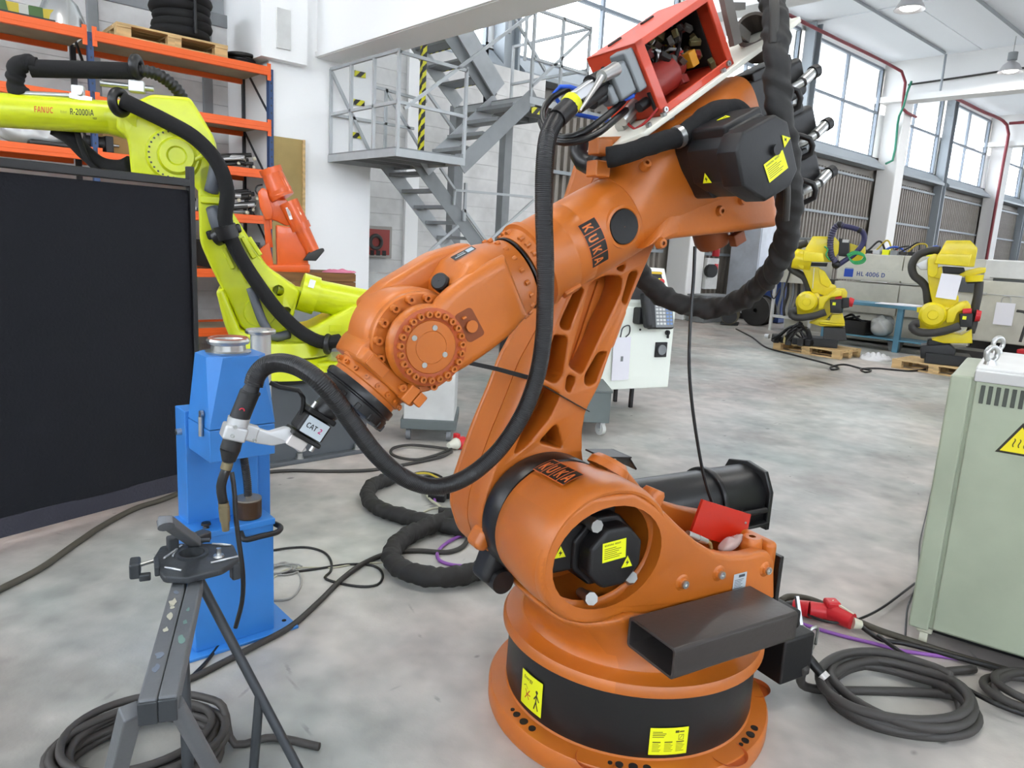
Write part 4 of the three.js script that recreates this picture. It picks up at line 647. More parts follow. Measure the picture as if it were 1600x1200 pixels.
{
  const o = onRobot('torch_holder', 'dark steel ring bracket holding a short wide tube at the rear of the white plate', 'bracket');
  const tubeM = mat('holder_brown', '#4c453f', { roughness: 0.6, grain: 0.0005 });
  const a = [-0.32,2.244,0], b = [-0.15,2.287,-0.1];
  part('holder_tube', (() => { const A = V3(a), B = V3(b), d = B.clone().sub(A).normalize(), g = lathe([[0.001, 0], [0.05, 0], [0.05, 0.115], [0.054, 0.116], [0.055, 0.126], [0.044, 0.128], [0.043, 0.1], [0.04, 0.01], [0.001, 0.01]], 36); return g.applyMatrix4(new THREE.Matrix4().compose(A, new THREE.Quaternion().setFromUnitVectors(new THREE.Vector3(0, 1, 0), d), new THREE.Vector3(1, 1, 1))); })(), tubeM, o);
  part('bracket_arm', [bar([-0.135,2.209,-0.08], [-0.059,2.354,-0.08], 0.02, 0.035), bar([-0.143,2.26,-0.06], [-0.214,2.249,-0.04], 0.03, 0.03), bar([-0.112,2.317,-0.06], [-0.196,2.34,-0.03], 0.02, 0.02)], mat('holder_grey', '#6f6a64', { roughness: 0.55 }), o);
}
// welding torch on its sensor and aluminium arm
{
  const o = onRobot('welding_torch', 'welding torch with black handle, aluminium clamp arm and bent copper-coloured nozzle', 'torch');
  const Q = (x, y, z = 0) => [x, y, z];
  const p = [[1.265,1.213,-0],[1.285,1.15,0],[1.306,1.133,0],[1.296,1.151,-0],[1.317,1.07,0],[1.327,1.022,-0],[1.335,0.997,0],[1.343,0.962,0],[1.339,0.924,0],[1.336,0.849,-0]];
  part('torch_body', [rod([1.265,1.213,-0], [1.273,1.194,-0], 0.0165, 0.0205), rod([1.273,1.194,-0], [1.299,1.129,0], 0.0235), rod([1.273,1.194,-0], [1.274,1.188,0], 0.0245)], BLACKP, o);
  part('torch_emblem', T(new THREE.TorusGeometry(0.0055, 0.0016, 8, 20, PI), [...[1.297,1.154], -0.0245], [0, 0, 0.3]), mat('emblem_red', '#c2283c', { roughness: 0.5 }), o);
  part('clamp', [rod([1.299,1.132,0], [1.303,1.113,0], 0.026), bar([1.308,1.116,-0.01], [1.319,1.082,-0.01], 0.055, 0.05, [0, 0, 1], 0.006), bar([1.296,1.1,0], [1.259,1.086,-0], 0.04, 0.03, [0, 0, 1], 0.005)], ALU, o);
  part('clamp_screw', [[372, 676, -0.04], [366, 684, -0.04], [398, 676, -0.022]].map((q) => q) && [T(boltGeo(0.005, 0.006), [...[1.315,1.118], -0.036], [-PI / 2, 0, 0]), T(boltGeo(0.005, 0.006), [...[1.321,1.097], -0.036], [-PI / 2, 0, 0]), T(boltGeo(0.005, 0.006), [...[1.268,1.078], -0.022], [-PI / 2, 0, 0])], STEEL, o);
  const armS = roundPoly([[1.268,1.107],[1.23,1.091],[1.19,1.1],[1.171,1.093],[1.148,1.058],[1.138,1.035],[1.158,1.032],[1.187,1.061],[1.223,1.056],[1.267,1.067]], 0.006);
  part('clamp_arm', slab(armS, -0.012, 0.012, 0.003), ALU, o);
  part('neck_cone', [rod([1.313,1.082,0], [1.321,1.054,-0], 0.0225, 0.024), rod([1.321,1.054,-0], [1.325,1.025,0], 0.024, 0.016)], BLACKP, o);
  const BRZ = mat('nozzle_bronze', '#8f8468', { metalness: 0.7, roughness: 0.4, grime: 1 });
  part('neck_ring', rod([1.327,1.022,-0], [1.332,1.005,-0], 0.0135), BRZ, o);
  part('swan_neck', tube([[1.33,1.006,-0],[1.336,0.991,0],[1.343,0.967,-0],[1.343,0.946,-0],[1.339,0.919,0]], 0.0115, 14), BLACKP, o);
  part('nozzle', [rod([1.339,0.921,0], [1.338,0.909,0], 0.0125), rod([1.338,0.909,0], [1.336,0.872,0], 0.0135, 0.0125), rod([1.336,0.872,0], [1.335,0.847,-0], 0.0105, 0.0085)], BRZ, o);
  part('black_lead', tube([[1.314,0.986,0.03],[1.31,0.943,0.02],[1.31,0.888,0.01],[1.304,0.806,0],[1.296,0.719,-0],[1.296,0.639,0.02],[1.308,0.555,0.05]], 0.006), RUBBER, o);
  const s = onRobot('collision_sensor', 'black and silver collision sensor block between the robot flange and the torch arm', 'sensor');
  const c0 = [1.126,1.099,0], ex = V3([1.106,1.074,-0]).sub(V3([1.145,1.124,0])).normalize(), ang = Math.atan2(ex.y, ex.x);
  const at = (g, x, y, z) => T(T(g, [x, y, z]), c0, [0, 0, Math.atan2(V3([1.095,1.138,-0]).sub(V3([1.148,1.061,0])).y, V3([1.095,1.138,-0]).sub(V3([1.148,1.061,0])).x)]);
  part('sensor_body', [at(rbox(0.05, 0.075, 0.07, 0.006, [0, 0, 0]), 0.0, 0, 0), at(rbox(0.012, 0.082, 0.076, 0.004, [0, 0, 0]), -0.034, 0, 0), at(rbox(0.014, 0.082, 0.076, 0.004, [0, 0, 0]), 0.034, 0, 0)], BLACKP, s);
  part('sensor_label', at(T(plate(0.046, 0.062), [0, 0, -0.036], [0, PI, 0]), 0.0, 0, 0), printed('sensor_print', 128, 192, (x, w, h) => { x.fillStyle = '#c3ccd2'; x.fillRect(0, 0, w, h); x.save(); x.translate(w / 2, h / 2); x.rotate(-PI / 2); x.font = 'bold 52px sans-serif'; x.textAlign = 'center'; x.textBaseline = 'middle'; x.fillStyle = '#20242a'; x.fillText('CAT', -28, 0); x.fillStyle = '#c0226a'; x.fillText('2', 50, 0); x.restore(); }), s);
  part('sensor_bolt', [at(cyl(0.006, 0.006, 0.02, [0, 0, 0], [0, 0, PI / 2]), -0.045, 0.03, -0.02), at(cyl(0.006, 0.006, 0.02, [0, 0, 0], [0, 0, PI / 2]), 0.048, 0.03, -0.02), at(cyl(0.006, 0.006, 0.02, [0, 0, 0], [0, 0, PI / 2]), 0.048, -0.03, -0.02)], STEEL, s);
  part('sensor_foot', [at(rbox(0.03, 0.05, 0.04, 0.004, [0, 0, 0]), -0.055, -0.01, 0)], mat('clear_foot', '#cfcac6', { roughness: 0.25, metalness: 0.3 }), s);
  part('sensor_mount', rod([1.108,1.122,0], [1.067,1.149,-0], 0.03, 0.04), BLACKM, s);
  part('sensor_lead', tube([[1.151,1.128,-0],[1.145,1.158,-0],[1.154,1.19,-0.01],[1.175,1.195,-0],[1.199,1.199,0.01],[1.222,1.21,0.02]], 0.006), RUBBER, s);
}

// ---------- pallet racking and what lies on it ----------
function euroPallet(o, L = 1.2, D = 0.8) { // long side along x; every board and block is a piece
  for (let i = 0; i < 5; i++) part('board', rbox(L, 0.022, i % 2 ? 0.1 : 0.143, 0.003, [0, 0.133, (i - 2) * (D - 0.143) / 4]), WOOD, o);
  for (let i = -1; i <= 1; i++) part('cross_board', rbox(0.143, 0.022, D, 0.003, [i * (L - 0.143) / 2, 0.111, 0]), WOOD, o);
  for (let i = -1; i <= 1; i++) for (let j = -1; j <= 1; j++) part('block', rbox(0.143, 0.078, j ? 0.1 : 0.143, 0.004, [i * (L - 0.143) / 2, 0.061, j * (D - 0.12) / 2]), WOOD, o);
  for (let j = -1; j <= 1; j++) part('skid_board', rbox(L, 0.022, 0.1, 0.003, [0, 0.011, j * (D - 0.1) / 2]), WOOD, o);
  return o;
}
const LEVELS = [3.47, 2.84, 2.29, 1.75, 1.1, 0.4];
{
  const OB = mat('rack_orange', '#f0641f', { roughness: 0.45 }), BP = mat('rack_blue', '#33507f', { roughness: 0.5, grime: 1 }), DP = mat('rack_dark_post', '#2f3137', { roughness: 0.5 }), BD = mat('chipboard', '#b8a98c', { roughness: 0.8, grime: 1 });
  const zf = -8.85, zb = -9.65;
  const bay = (x0, x1, label, posts) => {
    const o = thing('pallet_rack', label, 'rack');
    for (const x of posts) {
      part('upright', [rbox(0.055, 3.45, 0.02, 0.003, [x, 1.725, zf]), box(0.008, 3.45, 0.07, [x - 0.024, 1.725, zf - 0.03]), box(0.008, 3.45, 0.07, [x + 0.024, 1.725, zf - 0.03])], BP, o);
      part('rear_upright', rbox(0.055, 3.45, 0.06, 0.003, [x, 1.725, zb]), DP, o);
      for (let i = 0; i < 4; i++) part('brace', bar([x, 0.5 + 0.8 * i, zf], [x, 1.2 + 0.8 * i, zb], 0.02, 0.03), DP, o);
      for (let k = 0; k < 40; k++) if (k > 18) part('slot', box(0.014, 0.022, 0.003, [x, 0.1 + k * 0.084, zf + 0.0105]), DP, o);
    }
    for (const y of LEVELS) {
      part('beam', [rbox(x1 - x0 - 0.06, 0.1, 0.05, 0.006, [(x0 + x1) / 2, y - 0.05, zf + 0.012]), rbox(x1 - x0 - 0.06, 0.014, 0.056, 0.004, [(x0 + x1) / 2, y - 0.055, zf + 0.012])], OB, o);
      part('rear_beam', rbox(x1 - x0 - 0.06, 0.1, 0.05, 0.006, [(x0 + x1) / 2, y - 0.05, zb]), OB, o);
      part('shelf_board', box(x1 - x0 - 0.02, 0.018, 0.78, [(x0 + x1) / 2, y - 0.034, (zf + zb) / 2]), BD, o);
      for (const x of [x0 + 0.035, x1 - 0.035]) part('beam_connector', [rbox(0.045, 0.19, 0.008, 0.002, [x, y - 0.06, zf + 0.03])], OB, o);
    }
  };
  bay(1.97, 3.87, 'orange and blue pallet rack bay beside the white pillar, a wooden pallet on top', [1.97, 3.87]);
  bay(0.05, 1.95, 'orange and blue pallet rack bay with the silver lamp shade on its top shelf', [0.05]);
  const pal = thing('pallet', 'pale wooden pallet on the top rack shelf with black coils on it', 'pallet', [2.8, 3.47, -9.22]); euroPallet(pal, 1.15, 0.7);
  // stacked coils of black hose on that pallet
  const coil = (o, r, t, n, y0, m, sq = 1) => { for (let i = 0; i < n; i++) part('turn', T(new THREE.TorusGeometry(r + 0.02 * (rnd() - 0.5), t, 10, 40), [0.03 * (rnd() - 0.5), y0 + i * t * 1.5, 0.03 * (rnd() - 0.5)], [PI / 2 + 0.08 * (rnd() - 0.5), 0.08 * (rnd() - 0.5), 0], [1, 1, sq]), m, o); };
  const hc = thing('hose_coil', 'thick stack of black hose coils on the pallet on the top rack shelf', 'hose', [2.98, 3.61, -9.22]); coil(hc, 0.26, 0.06, 5, 0.08, CLOTH); part('tie', rbox(0.03, 0.4, 0.14, 0.01, [0.05, 0.26, 0.27]), BLACKP, hc);
  const mc = thing('mat_coil', 'flat black coil lying at the end of the top rack shelf by the pillar', 'hose', [3.62, 3.475, -9.15]); coil(mc, 0.15, 0.025, 3, 0.03, RUBBER);
  const sh = thing('lamp_shade', 'spare silver bell-shaped lamp shade standing on the top rack shelf', 'lamp', [1.8, 3.47, -9.25]);
  part('shade', lathe([[0.235, 0], [0.24, 0.0], [0.225, 0.12], [0.16, 0.28], [0.09, 0.36], [0.08, 0.37], [0.08, 0.4], [0.001, 0.4]], 48), mat('polished_shade', '#d8d8d6', { metalness: 0.85, roughness: 0.22 }), sh); part('shade_collar', cyl(0.085, 0.085, 0.2, [0, 0.5, 0]), GALV, sh);
  const tr = thing('circuit_tray', 'open tray of green circuit boards and electronics on the top rack shelf', 'tray', [1.45, 3.47, -9.2]);
  part('tray', [box(0.5, 0.05, 0.4, [0, 0.03, 0])], DSTEEL, tr); for (let i = 0; i < 5; i++) part('board', rbox(0.12, 0.1, 0.2, 0.004, [-0.2 + 0.1 * i, 0.11, 0.05 * rnd()], [0, 0, 0.2 * rnd()]), mat(['pcb_green', 'pcb_yellow', 'pcb_white'][i % 3], ['#4a6b3a', '#c7b23a', '#c9c9c0'][i % 3], { roughness: 0.6 }), tr);
  // lower shelves: wrapped bundles, motors, cartons, bars
  const bag = (g, amp) => { const p = g.attributes.position; for (let i = 0; i < p.count; i++) { const k = 1 + amp * (Math.sin(p.getX(i) * 31 + p.getY(i) * 23) + Math.sin(p.getZ(i) * 37 + p.getY(i) * 17)) * 0.5; p.setXYZ(i, p.getX(i) * k, p.getY(i) * k, p.getZ(i) * k); } g.computeVertexNormals(); return g; };
  const wrap = mat('clear_wrap', '#c9cbc9', { roughness: 0.25, metalness: 0.1 });
  const b1 = thing('wrapped_bundle', 'large bundle wrapped in clear plastic on the rack shelf above the black screen', 'bundle', [1.5, 2.29, -9.2]);
  part('wrapping', bag(new THREE.SphereGeometry(1, 40, 24).scale(0.36, 0.12, 0.22).translate(0, 0.12, 0), 0.1), wrap, b1); part('content', rbox(0.5, 0.05, 0.3, 0.02, [0.15, 0.03, 0.12]), DSTEEL, b1);
  const b2 = thing('carton', 'brown cardboard carton behind the dark motor on the rack shelf', 'box', [2.25, 2.29, -9.25]); part('carton_body', rbox(0.3, 0.22, 0.3, 0.004, [0, 0.11, 0]), mat('cardboard', '#b08a55', { roughness: 0.85, grime: 1 }), b2); part('carton_flap', box(0.3, 0.004, 0.14, [0, 0.225, 0.08], [0.3, 0, 0]), mats.cardboard, b2);
  const b3 = thing('spare_motor', 'dark servo motor lying on the rack shelf under the yellow robot arm', 'motor', [2.02, 2.29, -9.0]); part('motor_body', [T(cyl(0.075, 0.075, 0.24), [0, 0.09, 0], [0, 0, PI / 2]), rbox(0.08, 0.17, 0.17, 0.01, [0.1, 0.09, 0])], BLACKP, b3); part('shaft', T(cyl(0.015, 0.015, 0.08), [0.17, 0.09, 0], [0, 0, PI / 2]), STEEL, b3);
  const sticks = (name, label, x, y, n, len, m) => { const o = thing(name, label, 'parts', [x, y, -9.24]); for (let i = 0; i < n; i++) { const a = 0.5 * (rnd() - 0.5), px = 0.25 * (rnd() - 0.5), py = 0.03 + 0.035 * (i >> 1); part('rod', rod([px - len / 2 * Math.cos(a), py, 0.2 * (rnd() - 0.5)], [px + len / 2 * Math.cos(a), py + 0.1 * (rnd() - 0.3), 0.16 + 0.2 * (rnd() - 0.5)], 0.018 + 0.012 * rnd()), i % 3 ? DSTEEL : ALU, o); part('knob', new THREE.SphereGeometry(0.025, 12, 8).translate(px + len / 2 * Math.cos(a), py, 0.18), i % 2 ? mat('knob_cream', '#d8d0b8') : BLACKP, o); } return o; };
  sticks('shaft_bundle', 'loose grey shafts and cylinders on the rack shelf just right of the yellow robot', 3.46, 2.29, 8, 0.4);
  sticks('bar_bundle', 'heap of dark bars and hoses on the rack shelf behind the small orange robot', 3.46, 1.75, 14, 0.4);
  sticks('cylinder_bundle', 'grey machine parts on the rack shelf behind the hanging hose of the yellow robot', 2.75, 1.75, 8, 0.35);
  const dk = thing('dark_carton', 'dark crate on the low rack shelf beside the black screen', 'box', [3.45, 1.1, -9.2]); part('crate_body', rbox(0.6, 0.3, 0.5, 0.01, [0, 0.15, 0]), BLACKP, dk); part('crate_lid', rbox(0.62, 0.03, 0.52, 0.006, [0, 0.31, 0]), DSTEEL, dk);
  const ply = thing('plywood_board', 'tall plywood board leaning on the white pillar at the end of the racking', 'board', [4.08, 0, -8.86]);
  part('board_sheet', bar([0, 0, 0.03], [0, 2.7, 0], 0.02, 0.42, [1, 0, 0]), mat('plywood', '#b29a62', { roughness: 0.8, grime: 1 }), ply); part('board_edge', rbox(0.03, 2.7, 0.03, 0.004, [0.2, 1.35, 0.03]), WOOD, ply);
}

// ---------- yellow-green robot on its steel pedestal ----------
{
  const ped = thing('robot_pedestal', 'low grey steel pedestal under the yellow-green robot', 'pedestal', [2.2, 0, -5.05]);
  const PG = mat('pedestal_grey', '#5c6165', { roughness: 0.5, grime: 1 });
  part('pedestal_box', rbox(1.1, 0.55, 0.85, 0.012, [0, 0.29, 0]), PG, ped); part('floor_plate', slab(roundPoly([[-0.66, -0.48], [0.52, -0.48], [0.62, -0.4], [0.62, 0.48], [-0.66, 0.48]], 0.02), 0, 0.03, 0.004).rotateX(PI / 2).translate(0, 0.03, 0), PG, ped);
  part('top_plate', rbox(1.2, 0.035, 0.95, 0.006, [0, 0.58, 0]), BLACKM, ped); for (const x of [-0.58, 0.0, 0.45]) part('anchor_bolt', [cyl(0.02, 0.02, 0.04, [x, 0.05, 0.45]), cyl(0.03, 0.03, 0.006, [x, 0.034, 0.45])], STEEL, ped);
  const F = thing('yellow_green_robot', 'large yellow-green six-axis robot with a black hose down its arm, behind the black screen', 'robot', [2.3, 0, -4.9], -22 * PI / 180);
  // base, turret, wedge and balancer
  const cx = -0.1;
  part('base_ring', [cyl(0.42, 0.45, 0.07, [cx, 0.63, -0.05], [0, 0, 0], 64), cyl(0.36, 0.4, 0.05, [cx, 0.69, -0.05], [0, 0, 0], 64), rbox(0.75, 0.1, 0.5, 0.03, [0.2, 0.65, 0.0])], FANUC, F);
  for (let i = 0; i < 6; i++) part('bolt_slot', cyl(0.025, 0.025, 0.03, [-0.12 + i * 0.12, 0.655, 0.245 + 0.01 * Math.sin(i)], [PI / 2, 0, 0], 16), HOLE, F);
  const tur = roundPoly([[-0.507,1.167],[-0.457,1.187],[-0.434,1.116],[-0.352,0.9],[-0.197,0.884],[0.105,0.925],[0.418,1.102],[0.533,1.008],[0.536,0.844],[0.327,0.813],[-0.18,0.791],[-0.421,0.836],[-0.462,0.953],[-0.485,1.061]], 0.03);
  part('turret', [slab(tur, -0.3, 0.16, 0.03), cyl(0.34, 0.36, 0.1, [cx, 0.78, -0.05], [0, 0, 0], 48)], FANUC, F);
  part('turret_plate', rbox(0.09, 0.05, 0.006, 0.002, [...[0.275,0.927], 0.165]), FANUC, F);
  const bl = [0.092,1.153], br = [0.619,1.1];
  part('balancer', [rod([bl[0], bl[1], 0.02], [br[0] + 0.3, br[1] - 0.09, 0.02], 0.115), rod([bl[0] - 0.05, bl[1] + 0.015, 0.02], [bl[0] + 0.06, bl[1] - 0.015, 0.02], 0.135, 0.135, 32)], FANUC, F);
  part('balancer_rod', rod([bl[0] - 0.2, bl[1] + 0.03, 0.02], [bl[0], bl[1], 0.02], 0.04), FANUC, F); part('balancer_tag', T(plate(0.04, 0.06), [bl[0] + 0.02, bl[1] + 0.08, 0.155], [-0.4, 0, -0.3]), WHITEP, F);
  // lower arm
  const la = roundPoly([[-0.604,1.969],[-0.483,1.996],[-0.454,1.864],[-0.423,1.73],[-0.277,1.46],[-0.176,1.33],[-0.037,1.236],[0.043,1.183],[-0.001,1.033],[-0.055,0.902],[-0.215,0.825],[-0.352,0.916],[-0.434,1.114],[-0.483,1.202],[-0.546,1.341],[-0.6,1.478],[-0.602,1.717]], 0.05);
  la.holes.push(circlePath(...[-0.107,1.178], 0.058), circlePath(...[-0.055,1.032], 0.055));
  const lower = part('lower_arm', [slab(la, -0.02, 0.12, 0.02), slab(roundPoly([[-0.604,1.969],[-0.483,1.996],[-0.423,1.73],[-0.176,1.33],[0.043,1.183],[-0.055,0.902],[-0.215,0.825],[-0.434,1.114],[-0.6,1.478]], 0.05), -0.12, -0.02, 0)], FANUC, F);
  for (const [a, b] of [[[-0.452,1.451], [-0.397,1.314]], [[-0.335,1.527], [-0.261,1.39]], [[-0.346,1.316], [-0.305,1.228]]]) part('arm_rib', [bar([a[0], a[1], 0.13], [b[0], b[1], 0.13], 0.03, 0.05, [0, 0, 1], 0.008), bar([a[0] + 0.04, a[1], 0.13], [b[0] + 0.04, b[1] + 0.02, 0.13], 0.03, 0.03, [0, 0, 1], 0.008)], FANUC, lower);
  part('arm_bracket', rbox(0.14, 0.05, 0.05, 0.01, [...[-0.519,1.753], 0.13]), FANUC, lower);
  for (const q of [[-0.265,1.028],[-0.23,1.065],[-0.283,0.972]]) part('joint_bolt', T(boltGeo(0.01, 0.01), [q[0], q[1], 0.12], [PI / 2, 0, 0]), DSTEEL, lower);
  part('shoulder_disc', T(lathe([[0.001, 0.03], [0.1, 0.03], [0.11, 0.0], [0.16, -0.01]], 40), [...[-0.23,1.028], 0.11], [PI / 2, 0, 0]), FANUC, lower);
  // upper casting with its joint disc, forearm tube
  const up = roundPoly([[-1.062,2.271],[-1.039,2.311],[-0.935,2.326],[-0.855,2.373],[-0.635,2.379],[-0.581,2.293],[-0.497,2.148],[-0.487,2.049],[-0.519,1.999],[-0.462,1.939],[-0.504,1.786],[-0.57,1.752],[-0.637,1.856],[-0.75,1.855],[-0.989,1.872],[-0.999,2.061],[-1.012,2.109],[-1.06,2.135]], 0.03);
  const elbow = part('elbow_casting', [slab(up, -0.22, 0.12, 0.025), T(lathe([[0.001, 0.03], [0.15, 0.03], [0.165, 0.0], [0.165, -0.05]], 48), [...[-0.738,2.015], 0.12], [PI / 2, 0, 0])], FANUC, F);
  part('elbow_disc', [T(lathe([[0.001, 0.02], [0.05, 0.02], [0.06, 0.035], [0.1, 0.035], [0.115, 0.01], [0.12, -0.02]], 40), [...[-0.716,2.009], 0.15], [PI / 2, 0, 0]), rbox(0.09, 0.03, 0.03, 0.01, [...[-0.595,2.008], 0.16], [0, 0, 0.5])], FANUC, elbow);
  { const c = [-0.738,2.015]; for (let i = 0; i < 14; i++) { const t = (100 + i * 13) * PI / 180; part('elbow_bolt', cyl(0.006, 0.006, 0.01, [c[0] + 0.14 * Math.cos(t), c[1] + 0.14 * Math.sin(t), 0.152], [PI / 2, 0, 0], 10), DSTEEL, elbow); } }
  const f0 = [...[-1.043,2.222], 0], f1 = [...[-1.985,2.191], 0], fd = V3(f1).sub(V3(f0));
  part('forearm', [rod(f0, f1, 0.1, 0.1, 40), rod([f0[0] + 0.1, f0[1] - 0.01, 0], [f0[0] - 0.06, f0[1], 0], 0.13, 0.105, 40), rod([f0[0] - 0.8, f0[1] + 0.05, 0], [f0[0] - 0.83, f0[1] + 0.052, 0], 0.108, 0.108, 40)], FANUC, F);
  for (const px of [50, 105, 155]) { const q = [-1.526,2.282]; part('forearm_boss', cyl(0.02, 0.03, 0.02, [q[0] + (px - 50) * 0.0041, q[1] - (px - 50) * 0.00005, 0]), FANUC, F); }
  const tx = printed('forearm_lettering', 1024, 128, (x, w, h) => { x.fillStyle = '#c6d00f'; x.fillRect(0, 0, w, h); x.font = 'bold 82px sans-serif'; x.fillStyle = '#c23a12'; x.fillText('FANUC', 10, 84); x.fillStyle = '#8d9420'; x.font = '36px sans-serif'; x.fillText('Robot', 385, 76); x.fillStyle = '#23280a'; x.font = 'bold 86px sans-serif'; x.fillText('R-2000iA', 520, 84); x.font = 'bold 30px sans-serif'; x.fillText('165F', 850, 118); });
  { const g = new THREE.PlaneGeometry(1, 1, 2, 10), p = g.attributes.position, uv = g.attributes.uv, a = [-1.501,2.193], b = [-1.125,2.189]; for (let i = 0; i < p.count; i++) { const u = uv.getX(i), t = (uv.getY(i) - 0.5) * 0.75 + 0.02, cxx = f0[0] + (a[0] - f0[0]) + (b[0] - a[0]) * u, k = (cxx - f0[0]) / (f1[0] - f0[0]); p.setXYZ(i, cxx, f0[1] + (f1[1] - f0[1]) * k + 0.1015 * Math.sin(t), 0.1015 * Math.cos(t)); } g.computeVertexNormals(); part('forearm_lettering', g, tx, F); }
  // hoses and fittings of the arm
  part('main_hose', tube([[-1.005,2.3,0.24],[-0.92,2.266,0.24],[-0.763,2.2,0.25],[-0.602,2.117,0.25],[-0.475,1.978,0.25],[-0.422,1.806,0.24],[-0.437,1.624,0.22],[-0.378,1.451,0.2],[-0.253,1.238,0.2],[-0.091,1.019,0.2],[0.055,0.891,0.22],[0.182,0.837,0.24],[0.296,0.846,0.2]], 0.047, 18, 0.04), CLOTH, F);
  part('hose_collar', [T(new THREE.TorusGeometry(0.06, 0.028, 12, 28), [-1.019,2.287,0.22], [0, 1.0, 0]), T(new THREE.TorusGeometry(0.055, 0.02, 12, 28), [0.213,0.824,0.24], [0, 1.2, 0])], RUBBER, F);
  part('hose_clamp', [rod([-0.445,1.595,0.22], [-0.42,1.515,0.21], 0.07), rod([-0.495,1.511,0.18], [-0.463,1.529,0.2], 0.055), rbox(0.22, 0.06, 0.05, 0.015, [-0.448,1.554,0.15], [0, 0, 0.3])], BLACKM, F);
  const GH = mat('hose_grey', '#55595f', { roughness: 0.5 });
  for (const g of [tube([[-0.478,2.005,0.16],[-0.494,1.902,0.2],[-0.52,1.802,0.17]], 0.045), tube([[-0.511,1.702,0.16],[-0.492,1.621,0.19],[-0.467,1.541,0.17]], 0.045), tube([[-0.286,1.191,0.15],[-0.247,1.065,0.18],[-0.207,0.96,0.2],[-0.142,0.869,0.2],[-0.039,0.882,0.16]], 0.032)]) part('grey_hose', g, GH, F);
  part('dress_tube', rod([-1.522,2.459,0], [-0.952,2.515,0], 0.052, 0.05, 24), CLOTH, F);
  part('dress_sleeve', sleeve([[-1.488,2.481,0],[-1.554,2.487,0],[-1.589,2.452,0.01],[-1.605,2.401,0],[-1.602,2.336,0],[-1.579,2.295,0]], 0.05, 0.2), CLOTH, F);
  part('dress_elbow', T(new THREE.TorusGeometry(0.05, 0.03, 12, 24), [-0.947,2.539,0], [0, 1.3, 0]), RUBBER, F);
  part('spiral_hose', ribbed([[-0.941,2.521,0],[-0.852,2.52,-0.02],[-0.775,2.49,-0.06],[-0.712,2.43,-0.1],[-0.679,2.36,-0.14]], 0.042, 0.028, 0.008, 14), RUBBER, F);
  part('slide_rail', [rod([-1.586,2.305,0.02], [-1.316,2.322,0.02], 0.017), rod([-1.152,2.416,0.02], [-0.855,2.424,-0.02], 0.018), bar([-1.316,2.322,0.02], [-1.195,2.309,0.02], 0.06, 0.03)], STEEL, F);
  part('valve', [rbox(0.07, 0.06, 0.05, 0.006, [-1.273,2.357,0.02]), cyl(0.02, 0.02, 0.05, [-1.261,2.346,0.05], [PI / 2, 0, 0])], ALU, F);
  part('rail_block', rbox(0.09, 0.07, 0.08, 0.008, [-0.948,2.421,0]), ALU, F);
  part('rear_cable', [tube([[-1.437,2.136,-0.1],[-1.352,2.087,-0.1],[-1.267,1.997,-0.1],[-1.176,1.932,-0.08],[-1.062,1.924,-0.05],[-1.001,1.954,-0.02]], 0.05), tube([[-1.305,2.124,-0.05],[-1.276,2.027,-0.02],[-1.234,1.933,0],[-1.165,1.88,0]], 0.018)], CLOTH, F);
}

